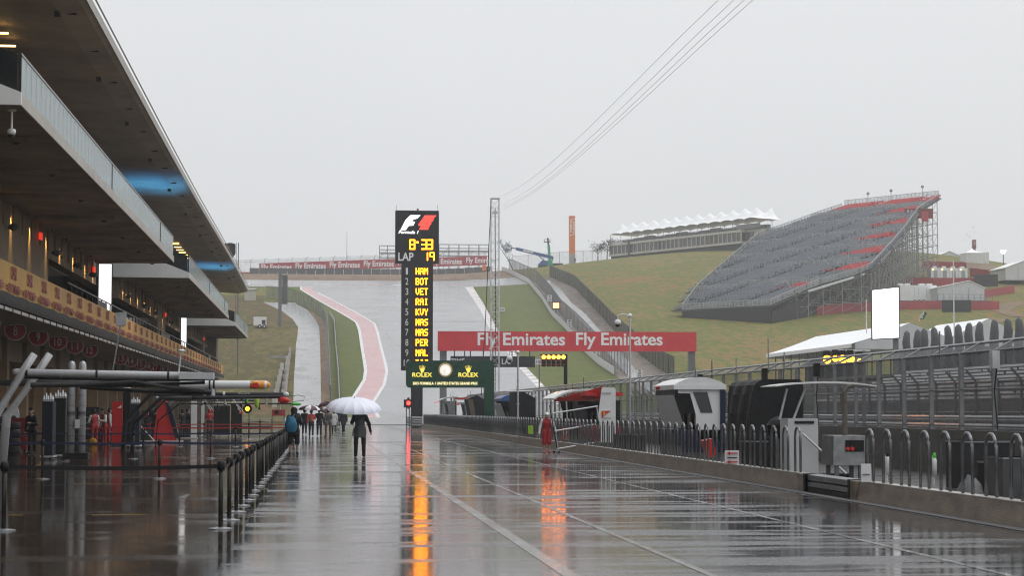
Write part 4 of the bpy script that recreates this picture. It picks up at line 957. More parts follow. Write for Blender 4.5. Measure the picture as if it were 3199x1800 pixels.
for i, px in enumerate(np.linspace(740, 1515, 19)):
    p = zc(px, 822 - (px - 810) * .033); mb = MB(); mb.bar((p[0], YE + 1, zb0), (p[0], YE + 1, p[2] + 1.0), .12); mb.bar((p[0], YE + 1, p[2] + 1.0), (p[0] + .6, YE + .6, p[2] + 1.5), .1); mb.build('fence_post', 'galv_dull', bn)
for dz in (.6, 1.3):
    a, b = zc(740, 826), zc(1521, 799); mb = MB(); mb.tube([(a[0], YE + 1, a[2] + dz), (b[0], YE + 1, b[2] + dz)], .03, 5); mb.build('fence_cable', 'galv_dull', bn)
a, b = zc(740, 826), zc(1521, 799); mb = MB(); mb.quad((a[0], YE + 1.1, zb0), (b[0], YE + 1.1, zb0), (b[0], YE + 1.1, b[2] + 1.2), (a[0], YE + 1.1, a[2] + 1.2)); mb.build('fence_netting', 'wire_mesh_thin', bn)
p = zc(1512, 838); mb = MB(); mb.box(p[0] - .7, p[0] + .7, YE - .4, YE - .1, p[2] - .9, p[2] + .8); tag(mb.build('marshal_board', 'orange_paint'), 'small orange board on the grey barrier near the lattice mast', 'sign')
# scaffolds behind the banner
for i, (px0, px1, pyt, pyb, lab) in enumerate(((1186, 1236, 767, 805, 'left of the timing tower'), (1372, 1528, 763, 800, 'right of the timing tower'))):
    a, b = PY(px0, pyt, YE + 6), PY(px1, pyb, YE + 6); sf = thing('scaffold', 'scaffold platform frame on the crest %s' % lab, 'scaffold', (a[0], YE + 6, zb0))
    n = max(2, int((b[0] - a[0]) / 3.2)); X = np.linspace(a[0], b[0], n + 1)
    for x in X:
        for yy in (YE + 6, YE + 8): mb = MB(); mb.tube([(x, yy, zb0), (x, yy, a[2])], .09, 5); mb.build('upright', 'galv_dull', sf)
    for z in np.linspace(b[2], a[2], 4):
        for yy in (YE + 6, YE + 8): mb = MB(); mb.tube([(a[0], yy, z), (b[0], yy, z)], .07, 5); mb.build('ledger', 'galv_dull', sf)
    mb = MB(); mb.box(a[0], b[0], YE + 6, YE + 8, b[2] + 1.6, b[2] + 1.75); mb.build('platform', 'galv_dull', sf)
    mb = MB(); mb.tube([(X[0], YE + 6, b[2]), (X[1], YE + 6, b[2] + 2.6)], .08, 5); mb.build('brace', 'galv_dull', sf)
p = PY(1084, 722, YE + 20); mb = MB(); mb.tube([(p[0], YE + 20, zb0), (p[0], YE + 20, p[2])], [.14, .05], 5); tag(mb.build('aerial_mast', 'galv_dull'), 'thin aerial mast on the skyline above the red banner', 'mast')
# flag pole with dark flag near the roof tip
p = PY(745, 759, 330); zg = float(terr(p[0], 330)); fl = thing('flag_pole', 'pole with a dark windblown flag behind the roof edge', 'flag', (p[0], 330, zg))
mb = MB(); mb.tube([(p[0], 330, zg), (p[0], 330, p[2])], [.1, .07], 6); mb.build('pole', 'dark_grey', fl)
mb = MB(); mb.tube([(p[0] - .35, 330, zg + 8), (p[0] - .35, 330, p[2])], .05, 5); mb.build('halyard', 'dark_grey', fl)
a = PY(736, 763, 330); mb = MB(); rows = []
for i in range(9):
    t = i / 8; rows.append([(a[0] - 2.6 * t, 330 + .35 * math.sin(t * 7), a[2] + .55 * t * t + .2 * math.sin(t * 6) - .2 * j * (1.0 + .6 * math.sin(t * 5)) ) for j in range(9)])
mb.grid(rows); mb.build('flag', 'black_cloth', fl, smooth=True)
mb = MB(); mb.poly([(a[0] - 1.7, 329.6, a[2] - .3), (a[0] - .8, 329.6, a[2] - .55), (a[0] - 1.2, 329.6, a[2] - .95)]); mb.build('emblem', 'deep_red', fl)
# left slope: screen on pole (seen from behind), generator, hut, steps, barrier
p = hit(822, 1022); Yp = p[1]; t0 = PY(874, 840, Yp); sp = thing('screen_pole', 'grey post with a big panel seen from its edge on the left slope', 'sign', hit(874, 1022))
g = hit(874, 1022); Yp = g[1]; tp = PY(874, 842, Yp); mb = MB(); mb.box(g[0] - .35, g[0] + .35, Yp, Yp + .7, g[2], tp[2]); mb.build('post', 'galv_dull', sp)
a, b = PY(882, 860, Yp), PY(898, 950, Yp); mb = MB(); mb.box(a[0], b[0], Yp - .4, Yp + 1.2, b[2], a[2]); mb.build('panel', 'dark_grey', sp)
for py in (862, 905, 946): c = PY(880, py, Yp); mb = MB(); mb.box(c[0] - .5, c[0] + .5, Yp + .1, Yp + .5, c[2] - .15, c[2] + .15); mb.build('bracket', 'galv_dull', sp)
c = PY(886, 845, Yp); mb = MB(); mb.box(c[0] - .3, c[0] + 1.0, Yp, Yp + .3, c[2], c[2] + .3); mb.build('lamp_arm', 'galv_dull', sp)
g = hit(812, 1026); Yg = g[1]; s = Yg / FPX; gn = thing('generator', 'white towable generator on two small wheels on the brown slope', 'generator', g)
a, b = PY(792, 991, Yg), PY(832, 1017, Yg); mb = MB(); mb.box(a[0], b[0], Yg, Yg + 3.2, b[2], a[2]); mb.box(a[0] - .05, b[0] + .05, Yg - .05, Yg + 3.25, a[2], a[2] + .1); mb.build('body', 'white_paint', gn)
for px in (811, 826):
    c = PY(px, 1022, Yg); r = 6 * s; mb = MB(); mb.lathe((c[0], Yg - .2, g[2] + r), [(r, 0), (r, .25)], 14, 'y'); w_ = mb.build('wheel', 'tyre', gn); mb = MB(); mb.lathe((c[0], Yg - .22, g[2] + r), [(r * .5, 0), (r * .5, .02)], 10, 'y'); mb.build('rim', 'alu', w_)
a, b = PY(818, 1000, Yg), PY(829, 1013, Yg); mb = MB(); mb.box(a[0], b[0], Yg - .05, Yg, b[2], a[2]); mb.build('grille', 'charcoal', gn)
a = PY(775, 1016, Yg); mb = MB(); mb.bar((a[0], Yg, a[2]), (PY(792, 1016, Yg)[0], Yg, PY(792, 1016, Yg)[2]), .15); mb.build('tow_bar', 'charcoal', gn)
g = hit(780, 940); Yg = g[1]; a, b = PY(764, 905, Yg), PY(798, 940, Yg); ht = thing('hut', 'small cream hut at the top of the left slope', 'hut', g)
mb = MB(); mb.box(a[0], b[0], Yg, Yg + 4, g[2] - .5, a[2]); mb.build('wall', 'pale_wall', ht); mb = MB(); mb.box(a[0] - .3, b[0] + .3, Yg - .3, Yg + 4.3, a[2], a[2] + .35); mb.build('roof', 'white_paint', ht)
c0, c1 = PY(776, 912, Yg), PY(786, 940, Yg); mb = MB(); mb.box(c0[0], c1[0], Yg - .06, Yg, g[2], c0[2]); mb.build('door', 'fascia', ht)
st = thing('stepped_wall', 'pale stepped concrete channel walls running down the brown slope', 'wall', hit(880, 1150))
for (p0, p1, wd, hh) in (((907, 1098), (892, 1235), .16, .45), ((899, 1122), (883, 1250), .22, .3), ((884, 1146), (856, 1275), .3, .4)):
    A, B = hit(*p0), hit(*p1)
    for k in range(6):
        s0, s1 = A + (B - A) * k / 6, A + (B - A) * (k + 1) / 6; z0 = min(s0[2], s1[2]) - .6; z1 = max(s0[2], s1[2]) + hh
        mb = MB(); mb.hexa([(s0[0] - wd, s0[1], z0), (s0[0] + wd, s0[1], z0), (s1[0] + wd, s1[1], z0), (s1[0] - wd, s1[1], z0)], [(s0[0] - wd, s0[1], z1), (s0[0] + wd, s0[1], z1), (s1[0] + wd, s1[1], z1), (s1[0] - wd, s1[1], z1)]); mb.build('wall_step', 'fascia', st, fix=True)
A, B = hit(842, 1120), hit(900, 1122); mb = MB(); mb.hexa([A - [0, 0, .4], B - [0, 0, .4], B + [0, .6, -.4], A + [0, .6, -.4]], [A + [0, 0, .5], B + [0, 0, .5], B + [0, .6, .5], A + [0, .6, .5]]); mb.build('head_wall', 'concrete', st)
# distance boards
def board(txt, px, py, w, h, Y, lab, vert=False):
    a, b = PY(px - w / 2, py - h / 2, Y), PY(px + w / 2, py + h / 2, Y); zg = float(terr(a[0], Y)); bd = thing('distance_board', lab, 'sign', ((a[0] + b[0]) / 2, Y, zg), 'distance boards')
    mb = MB(); mb.box(a[0], b[0], Y, Y + .12, b[2], a[2]); mb.build('board', 'white_paint', bd); mb = MB(); mb.box((a[0] + b[0]) / 2 - .08, (a[0] + b[0]) / 2 + .08, Y + .13, Y + .28, min(zg, b[2]) - .3, a[2] - .1); mb.build('post', 'galv_dull', bd)
    hh = a[2] - b[2]; cx, cz = (a[0] + b[0]) / 2, (a[2] + b[2]) / 2
    if vert:
        for i, ch in enumerate(txt): text(ch, (cx, Y - .02, a[2] - hh * (i + .5) / len(txt)), hh / len(txt) * .72, 'print_black', bd, w=(b[0] - a[0]) * .5, bold=.01)
    else: text(txt, (cx, Y - .02, cz), hh * .62, 'print_black', bd, w=(b[0] - a[0]) * .75, bold=.01)
board('50', 1568, 967, 17, 13, float(hit(1568, 976)[1]), 'white board reading fifty lying on the green bank by the mast')
board('150', 1685, 1131, 24, 17, 262, 'white board reading one hundred fifty beside the amber start lights')
board('50', 1717, 932, 14, 20, float(hit(1702, 962)[1]), 'tall white board reading fifty on the hill fence', True)
board('100', 1779, 1011, 13, 24, float(hit(1765, 1032)[1]), 'tall white board reading one hundred on the hill fence', True)
board('150', 1868, 1098, 15, 26, float(hit(1850, 1122)[1]), 'tall white board partly hidden under the red gantry', True)
board('200', 1998, 1167, 18, 26, 245, 'tall white board at the fence right of the camera pole', True)
# bright marker light on the hill
g = hit(1722, 985); Y = g[1]; c = PY(1737, 955, Y); ml = thing('marker_light', 'square glowing orange light panel on the hillside fence', 'lamp', (c[0], Y, float(terr(c[0], Y))))
mb = MB(); mb.box(c[0] - .7, c[0] + .7, Y - .05, Y, c[2] - .6, c[2] + .6); mb.build('panel', 'lamp_marker', ml); mb = MB(); mb.box(c[0] - .9, c[0] + .9, Y + .01, Y + .4, c[2] - .8, c[2] + .8); mb.build('housing', 'charcoal', ml); mb = MB(); mb.box(c[0] - .1, c[0] + .1, Y + .1, Y + .3, float(terr(c[0], Y)), c[2]); mb.build('post', 'charcoal', ml)
# orange TURN 1 column
Yc = 648.0; a = PY(1779, 674, Yc); b = PY(1797, 793, Yc); zg = float(terr(a[0], Yc)); tc_ = thing('corner_column', 'tall orange and white column with vertical white lettering on the hilltop', 'sign', ((a[0] + b[0]) / 2, Yc, zg))
mb = MB(); mb.box(a[0], b[0], Yc, Yc + 1.85, b[2], a[2]); mb.build('shaft', 'orange_paint', tc_); mb = MB(); mb.box(a[0], b[0], Yc, Yc + 1.85, zg - .5, b[2]); mb.build('base', 'concrete_top', tc_)
for off in (.24, .76):
    text('TURN 1', (a[0] + (b[0] - a[0]) * off, Yc - .03, PY(1788, 709, Yc)[2]), .62, 'print_white', tc_, w=5.6, rot=(math.pi / 2, math.pi / 2 if off < .5 else -math.pi / 2, 0), bold=.03)
# boom lifts
Yl = 640.0
def bl_pt(x, y, Y=Yl): return PY(1560 + x * .1242, 720 + y * .1242, Y)
zl = float(terr(bl_pt(1150, 900)[0], Yl))
bo = thing('boom_lift', 'blue boom lift with its long arm stretched out to the left', 'lift', (bl_pt(1050, 900)[0], Yl, zl), 'boom lifts on the crest')
mb = MB(); mb.bar(bl_pt(420, 460), bl_pt(1350, 690), .75, .95); mb.build('main_arm', 'blue_paint', bo)
a, b = bl_pt(590, 505), bl_pt(850, 560); mb = MB(); mb.bar(a - [0, .5, 0], b - [0, .5, 0], .05, .5); mb.build('arm_lettering', 'print_grey', bo)
mb = MB(); mb.bar(bl_pt(280, 440), bl_pt(430, 455), .3); mb.bar(bl_pt(960, 610), bl_pt(1140, 770), .25); mb.build('jib', 'charcoal', bo)
a, b = bl_pt(110, 380), bl_pt(300, 500); mb = MB(); mb.box(a[0], b[0], Yl - .8, Yl + .8, b[2], b[2] + .3)
for x in (a[0], b[0]):
    for yy in (Yl - .8, Yl + .8): mb.bar((x, yy, b[2]), (x, yy, a[2]), .12)
mb.bar((a[0], Yl - .8, a[2]), (b[0], Yl - .8, a[2]), .12); mb.bar((a[0], Yl + .8, a[2]), (b[0], Yl + .8, a[2]), .12); mb.build('basket', 'blue_paint', bo)
a, b = bl_pt(960, 770), bl_pt(1200, 900); mb = MB(); mb.prism([(a[0], Yl - 1, b[2] + .3), (b[0], Yl - 1, b[2] + .2), (b[0], Yl - 1, a[2]), (a[0] + 1.4, Yl - 1, a[2] + .2)], (0, 2, 0)); mb.build('turret', 'blue_paint', bo, fix=True)
a, b = bl_pt(980, 880), bl_pt(1200, 1010); mb = MB(); mb.box(a[0], b[0], Yl - 1.1, Yl + 1.1, b[2] + .3, a[2]); mb.build('chassis', 'charcoal', bo)
for x in (1010, 1160):
    for yy in (Yl - 1.2, Yl + 1.0): c = bl_pt(x, 960); mb = MB(); mb.lathe((c[0], yy, c[2]), [(.55, 0), (.55, .35)], 12, 'y'); mb.build('wheel', 'tyre', bo)
gl_ = thing('boom_lift', 'green boom lift with its arm raised straight up', 'lift', (bl_pt(1260, 900)[0], Yl + 4, zl), 'boom lifts on the crest')
def g2(x, y): return bl_pt(x, y, Yl + 4)
mb = MB(); mb.bar(g2(1270, 860), g2(1240, 370), .8, .8); mb.build('main_arm', 'green_light_paint', gl_); mb = MB(); mb.bar(g2(1235, 380), g2(1215, 190), .5, .5); mb.build('inner_arm', 'charcoal', gl_)
a, b = g2(1130, 230), g2(1275, 300); mb = MB(); mb.box(a[0], b[0], Yl + 3.3, Yl + 4.7, b[2], b[2] + .2)
for x in (a[0], b[0]):
    for yy in (Yl + 3.3, Yl + 4.7): mb.bar((x, yy, b[2]), (x, yy, a[2]), .1)
mb.bar((a[0], Yl + 3.3, a[2]), (b[0], Yl + 3.3, a[2]), .1); mb.build('basket', 'charcoal', gl_)
mb = MB(); mb.bar(g2(1300, 820), g2(1350, 690), .5); mb.bar(g2(1350, 690), g2(1270, 660), .5); mb.build('riser', 'green_light_paint', gl_)
a, b = g2(1200, 760), g2(1330, 930); mb = MB(); mb.box(a[0], b[0], Yl + 3, Yl + 5, b[2], a[2]); mb.build('turret', 'green_light_paint', gl_)
a, b = bl_pt(1330, 790), bl_pt(1655, 1020); mb = MB(); mb.box(a[0] + 1.0, b[0], Yl + 6, Yl + 9, b[2] - 1, a[2]); tag(mb.build('screened_enclosure', 'charcoal'), 'dark screened enclosure beside the boom lifts on the crest', 'enclosure')
P = np.array([PY(1600, 850, 655), PY(1790, 830, 668), PY(1905, 815, 690)]); drape_fence('wire_fence', 'thin wire fence along the skyline behind the orange column', P, 4.6, 'wire_mesh_thin', 6.5, 'galv_dull', 'galv_dull')
# small trees on the crest
def tree(px, py, htop, Y, spread, n, label, lean=0.0, seed=1):
    r = random.Random(seed); b = PY(px, py, Y); zt = PY(px, htop, Y)[2]; zg = float(terr(b[0], Y)); H = zt - zg
    t = thing('small_tree', label, 'tree', (b[0], Y, zg), 'sparse trees on the crest'); mb = MB(); tips = []
    mb.tube([(b[0], Y, zg - .3), (b[0] + lean * .4, Y, zg + H * .35), (b[0] + lean, Y, zg + H * .75)], [.22, .15, .06], 6)
    for k in range(7):
        s = r.uniform(.3, .75); p0 = np.array([b[0] + lean * s, Y, zg + H * s]); an = r.uniform(0, 6.28); l = spread * r.uniform(.6, 1.1)
        p1 = p0 + [math.cos(an) * l * .5, math.sin(an) * l * .5, l * .55]; p2 = p0 + [math.cos(an) * l, math.sin(an) * l, l * .8 + r.uniform(0, .8)]
        mb.tube([p0, p1, p2], [.08, .05, .02], 5); tips += [p1, p2, (p1 + p2) / 2]
    mb.build('trunk', 'bark', t); tips.append(np.array([b[0] + lean, Y, zg + H * .85]))
    mb = MB()
    for k in range(n):
        c = tips[r.randrange(len(tips))] + np.array([r.gauss(0, spread * .26), r.gauss(0, spread * .26), r.gauss(0, spread * .26)]); s = r.uniform(.1, .26)
        u = V3((r.uniform(-1, 1), r.uniform(-1, 1), r.uniform(-1, 1))); u /= np.linalg.norm(u); v = np.cross(u, (r.uniform(-1, 1), r.uniform(-1, 1), 1)); v /= np.linalg.norm(v) + 1e-6
        mb.quad(c - u * s - v * s * .5, c + u * s - v * s * .5, c + u * s + v * s * .5, c - u * s + v * s * .5)
    mb.build('crown', 'leaf', t)
tree(1868, 820, 765, 660, 2.2, 420, 'left of two sparse scrubby trees beside the hillside suite building', 0, 3)
tree(1896, 818, 750, 662, 2.2, 420, 'right of two sparse scrubby trees touching the hillside suite building', .4, 4)
tree(1604, 818, 752, 650, 2.4, 300, 'leaning bare tree on the crest behind the lattice mast', -4.4, 5)
# ================================================================ suite building on the hill
SA = np.array([100.2, 680.0]); SB = np.array([133.7, 621.0]); dS = (SB - SA); LS = np.linalg.norm(dS); e = dS / LS; nS = np.array([e[1], -e[0]]);  nS = nS if nS[1] < 0 else -nS
su = thing('suite_building', 'long low suite building with window band and white peaked canopy on the hilltop', 'building', (SA[0], SA[1], 52))
def sp3(s, o, z): return (SA[0] + e[0] * s - nS[0] * o, SA[1] + e[1] * s - nS[1] * o, z)
def sbox(s0, s1, o0, o1, z0, z1, nm, m, par=su):
    mb = MB(); mb.hexa([sp3(s0, o0, z0), sp3(s1, o0, z0), sp3(s1, o1, z0), sp3(s0, o1, z0)], [sp3(s0, o0, z1), sp3(s1, o0, z1), sp3(s1, o1, z1), sp3(s0, o1, z1)]); return mb.build(nm, m, par, fix=True)
z0s, z1s = 55.5, 58.4
sbox(0, LS, .6, 13, 48, z0s, 'base_wall', 'charcoal'); sbox(0, LS, .3, 13, z0s, z1s, 'glazed_core', 'dark_interior')
sbox(-.2, LS + .2, -.2, 13, z1s, z1s + .75, 'roof_beam', 'fascia'); sbox(-.2, LS + .2, -.2, 13, z0s - .7, z0s - .0, 'sill_beam', 'fascia')
nw = 31
for k in range(nw + 1):
    s = LS * k / nw; sbox(s - .14, s + .14, -.05, .3, z0s, z1s, 'mullion', 'fascia' if k % 6 else 'concrete')
    if k < nw: sbox(s + .2, s + LS / nw - .2, .18, .26, z0s + .1, z1s - .1, 'window', 'window_glass')
sbox(LS * 5 / nw - .6, LS * 5 / nw + .6, -.3, 1, 50, z1s + .75, 'dark_pier', 'charcoal')
sbox(LS, LS + 9, 2, 12, z0s - .7, z1s + .7, 'end_wing', 'fascia'); sbox(LS + .3, LS + 4, 1.9, 2, z0s, z1s, 'wing_window', 'window_glass'); sbox(LS, LS + 9, 2.2, 12, 47, z0s - .7, 'wing_base', 'charcoal')
zr = z1s + .75
for k in range(0, 30):
    s = LS * k / 29; sbox(s - .06, s + .06, .1, .25, zr, zr + 1.1, 'parapet_post', 'galv_dull')
sbox(0, LS + 9, .1, .2, zr + 1.0, zr + 1.1, 'parapet_rail', 'galv_dull'); sbox(0, LS, .12, .18, zr + .1, zr + .9, 'parapet_mesh', 'wire_mesh')
sbox(LS - 2, LS + 9, .0, .1, zr + .1, zr + 1.6, 'wing_banner', 'galv_dull')
nt_ = 13; ev = 62.4; pk = 66.4; Lc = LS + 7
for k in range(nt_):
    s0, s1 = Lc * k / nt_, Lc * (k + 1) / nt_; sm = (s0 + s1) / 2
    for (oa, ob) in ((.3, 6.3), (6.3, 12.3)):
        om = (oa + ob) / 2; mb = MB(); g = []
        nG = 8
        for i in range(nG + 1):
            row = []
            for j in range(nG + 1):
                u, v = i / nG * 2 - 1, j / nG * 2 - 1; rr2 = max(abs(u), abs(v)); z = ev + (pk - ev) * (1 - abs(v)) ** 1.15 * (.62 + .38 * (1 - abs(u)) ** 1.4)
                arch = .38 * (1 - u * u) * (abs(v) ** 8)
                if (k == nt_ - 1 and u > 0) or (k == 0 and u < 0): z = ev + (z - ev) * (1 - abs(u)) ** 1.1
                row.append(sp3(sm + u * (s1 - s0) / 2, om + v * (ob - oa) / 2, z + arch))
            g.append(row)
        mb.grid(g); mb.build('canopy_peak', 'tent_roof', su, smooth=True)
    for o in (.35, 12.2): sbox(s0 - .06, s0 + .06, o, o + .12, zr, ev, 'canopy_post', 'galv')
    sbox(s0 + .5, s1 - .7, 5.5, 7, zr, zr + 1.6 + (k % 3) * .3, 'lounge_furniture', 'dark_grey')
# outside stair at right end
for k in range(8): sbox(LS + 9 + k * .8, LS + 9.8 + k * .8, 2, 4, zr - .6 * k - .2, zr - .6 * k, 'stair_step', 'galv_dull')
# ================================================================ hillside grandstand
_g = hit(2130, 992); GA = PY(2130, 968, _g[1]); rv = np.array([.57, -.82, 0]); rv /= np.linalg.norm(rv); uv = np.array([-rv[1], rv[0], 0]); TA = .285
nrm = np.cross(rv, uv + [0, 0, TA]); 
def plane_st(px, py):
    d = ray(px, py); k = np.dot(GA - _C, nrm) / np.dot(d, nrm); p = _C + d * k - GA; return np.dot(p, rv), np.dot(p, uv)
gs = thing('grandstand', 'huge open scaffold grandstand of grey and red seats stepping up the hill', 'grandstand', tuple(GA - [0, 0, 3]))
left = [plane_st(*p) for p in ((2131, 968), (2182, 900), (2235, 855), (2284, 812), (2328, 775), (2375, 735), (2445, 714), (2560, 672), (2691, 628))]
right = [plane_st(*p) for p in ((2395, 958), (2545, 893), (2715, 845), (2757, 800), (2795, 758), (2830, 716), (2868, 660), (2939, 614))]
lt = np.array(sorted(left, key=lambda a: a[1])); rt = np.array(sorted(right, key=lambda a: a[1]))
tmax = min(lt[-1, 1], rt[-1, 1]); print('stand t', tmax, lt[:, :], rt[:, :])
def G(s, t, dz=0): return GA + rv * s + uv * t + np.array([0, 0, TA * t + dz])
DR = 1.15; nrow = int(tmax / DR); TIER = 16
seatg = MB(); seatr = MB(); tread = MB(); rails = MB(); hand = MB()
for r in range(nrow):
    t = r * DR; s0 = float(np.interp(((r // 8) * 8 + 4) * DR, lt[:, 1], lt[:, 0])); s1 = float(np.interp(t, rt[:, 1], rt[:, 0])); rise = TA * DR
    if s1 - s0 < 2: continue
    a = GA + rv * s0 + uv * t; b = GA + rv * s1 + uv * t; z = GA[2] + TA * t
    c, d = a + uv * DR, b + uv * DR
    tread.hexa([(a[0], a[1], z - .3), (b[0], b[1], z - .3), (d[0], d[1], z - .3), (c[0], c[1], z - .3)], [(a[0], a[1], z), (b[0], b[1], z), (d[0], d[1], z), (c[0], c[1], z)])
    ns = int((s1 - s0) / 1.0)
    for i in range(ns):
        s = s0 + (i + .5) * (s1 - s0) / ns
        if int(math.floor(s)) % 15 in (0, 1): continue
        fr_ = (s - s0) / (s1 - s0)
        red = ((r % TIER) >= 10 and r > 12 and s < s1 - 2.2 and s > s1 - 16 + (r % TIER - 9) * 1.6) if r < nrow - 7 else (s > s1 - 60 + (nrow - r) * 2.5)
        p = GA + rv * s + uv * (t + DR * .45); mbk = seatr if red else seatg
        q0 = p - rv * .42; q1 = p + rv * .42; k2 = uv * .38
        mbk._add([(*q0[:2], z + .42), (*q1[:2], z + .42), (*(q1 + k2)[:2], z + .44), (*(q0 + k2)[:2], z + .44), (*(q0 + k2 * 1.25)[:2], z + .95), (*(q1 + k2 * 1.25)[:2], z + .95)], [(0, 1, 2, 3), (3, 2, 5, 4)])
stuff(tread.build('treads', 'dark_grey', gs, fix=True)); stuff(seatg.build('seats', 'seat_grey', gs)); stuff(seatr.build('seats', 'seat_red', gs))
def rail_run(p, q, h=1.25, nm='guard_railing', par=gs, pitch=1.3, m='rail_pale'):
    p = V3(p); q_ = V3(q); L = np.linalg.norm(q_ - p); n = max(1, int(L / pitch)); mb = MB()
    for i in range(n + 1): c = p + (q_ - p) * i / n; mb.bar(c, c + [0, 0, h], .09)
    for hh in (h, .12): mb.bar(p + [0, 0, hh], q_ + [0, 0, hh], .1)
    o = mb.build(nm, m, par); mb = MB(); mb.quad(p, q_, q_ + [0, 0, h], p + [0, 0, h]); mb.build('rail_infill', 'rail_veil', o); return o
# front rail, tier rails at left, aisle rails, right side rails
sF0, sF1 = lt[0, 0], rt[0, 0]
rail_run(G(sF0, 0, 0), G(sF1, 0, 0))
for r in range(0, nrow, TIER):
    t = r * DR; s0 = float(np.interp(t, lt[:, 1], lt[:, 0])); s1 = float(np.interp(t, rt[:, 1], rt[:, 0]))
    if r: rail_run(G(s0, t), G(min(s0 + 13, s1), t))
    for k, f in enumerate((.3, .5, .68)):
        if r and r < nrow - 8: sm = s0 + (s1 - s0) * f; rail_run(G(sm, t + 3), G(sm + 9, t + 3))
    if r and r < nrow: rail_run(G(s1 - 12, t), G(s1, t))
tp = np.arange(0, tmax, DR * 4)
for j in range(len(tp) - 1):
    for tab, sg in ((lt, -1), (rt, 1)):
        sa, sb_ = float(np.interp(tp[j], tab[:, 1], tab[:, 0])), float(np.interp(tp[j + 1], tab[:, 1], tab[:, 0])); rail_run(G(sa, tp[j], .0), G(sb_, tp[j + 1], .0), 1.2, 'side_railing')
sT0, sT1 = float(np.interp(tmax, lt[:, 1], lt[:, 0])), float(np.interp(tmax, rt[:, 1], rt[:, 0])); rail_run(G(sT0, nrow * DR), G(sT1, nrow * DR), 1.8, 'back_railing')
# aisle hand rails: hoops up the aisles
hm = MB()
for s in np.arange(math.ceil(lt[:, 0].min() / 15) * 15, rt[:, 0].max(), 15):
    for r in range(0, nrow, 2):
        t = r * DR; s0 = float(np.interp(t, lt[:, 1], lt[:, 0])); s1 = float(np.interp(t, rt[:, 1], rt[:, 0]))
        if s0 + .5 < s < s1 - .5: p = G(s + .5, t); hm.bar(p, p + [0, 0, 1.1], .09); q2 = G(s + .5, t + DR); hm.bar(p + [0, 0, 1.1], V3((q2[0], q2[1], p[2] + 1.1)), .08)
stuff(hm.build('aisle_handrails', 'charcoal', gs))
# black skirt under the front and left, red barrier cloth, scaffold legs on right
def skirt(p, q, m, nm, par=gs, ztop=-.35):
    n = 8; mb = MB()
    for i in range(n):
        a = V3(p) + (V3(q) - V3(p)) * i / n; b = V3(p) + (V3(q) - V3(p)) * (i + 1) / n; za, zb_ = float(terr(a[0], a[1])) - .6, float(terr(b[0], b[1])) - .6
        mb.quad((a[0], a[1], za), (b[0], b[1], zb_), (b[0], b[1], max(zb_, b[2] + ztop)), (a[0], a[1], max(za, a[2] + ztop)))
    return mb.build(nm, m, par)
skirt(G(sF0, 0), G(sF1, 0), 'charcoal', 'front_skirt')
tq = float(np.interp(0, [0], [0])); 
skirt(G(sF1, .2), G(float(np.interp(14, rt[:, 1], rt[:, 0])), 14), 'charcoal', 'side_skirt', ztop=-1.5)
legs = MB(); 
tt = np.arange(10, tmax + .1, 4.5)
for j, t in enumerate(tt):
    s1 = float(np.interp(t, rt[:, 1], rt[:, 0]))
    for ds in (0, -3.5, -7, -12, -18):
        p = G(s1 + ds, t, -.3); zg = float(terr(p[0], p[1]))
        if p[2] - zg < 1: continue
        legs.bar((p[0], p[1], zg), p, .16)
        for z in np.arange(zg + 2, p[2], 3.0):
            q1 = G(s1 + ds - 3.4, t, 0); legs.bar((p[0], p[1], z), (q1[0], q1[1], z), .1)
            q2 = G(float(np.interp(t - 4.5, rt[:, 1], rt[:, 0])) + ds, t - 4.5, 0); legs.bar((p[0], p[1], z), (q2[0], q2[1], z), .1); legs.bar((p[0], p[1], z), (q2[0], q2[1], max(zg, z - 3)), .08)
            if int(z) % 2: legs.bar((p[0], p[1], z), (q1[0], q1[1], z + 3), .08)
stuff(legs.build('scaffold_legs', 'scaffold', gs))
for j, t in enumerate((14, 28, 42, 58, 74, 90)):      # pale stringers under each right hand tier
    if t + 12 > tmax: break
    s0 = float(np.interp(t, rt[:, 1], rt[:, 0])); s1_ = float(np.interp(t + 12, rt[:, 1], rt[:, 0])); mb = MB(); mb.bar(G(s0 + .2, t, -.5), G(s1_ + .2, t + 12, -.5), .5, .45); mb.build('stringer', 'alu', gs)
for j, (px, py, tx) in enumerate(((2711, 620, '6'), (2783, 611, '7'), (2881, 599, '8'), (2770, 688, '5'), (2732, 730, '4'), (2693, 771, '3'), (2650, 815, '2'))):
    s_, t_ = plane_st(px, py + (8 if j < 3 else 4)); c = G(s_, t_, 1.4); mb = MB(); mb.lathe((c[0], c[1] - .3, c[2] + .7), [(.42, 0), (.42, .08)], 14, 'y'); o = mb.build('section_sign', 'deep_red', gs); mb = MB(); mb.bar((c[0], c[1] - .2, c[2] - 2.2), (c[0], c[1] - .2, c[2] + .7), .14); mb.build('sign_post', 'rail_pale', gs); text(tx, (c[0], c[1] - .36, c[2] + .7), .5, 'print_white', o)
s_, t_ = plane_st(2843, 667); c = G(s_, t_, 0); mb = MB(); mb.box(c[0] - 1.6, c[0] + 6, c[1] - .5, c[1] - .3, c[2] - 1.3, c[2] + 1.3); o = mb.build('stand_number_board', 'deep_red', gs); text('11', (c[0] - .2, c[1] - .55, c[2]), 1.6, 'print_white', o, bold=.03)
p = PY(2890, 677, 500); mb = MB(); mb.box(p[0] - .9, p[0] + .9, 500, 500.2, p[2] - 1.3, p[2] + 1.3); mb.build('hanging_sheet', 'banner_red', gs)
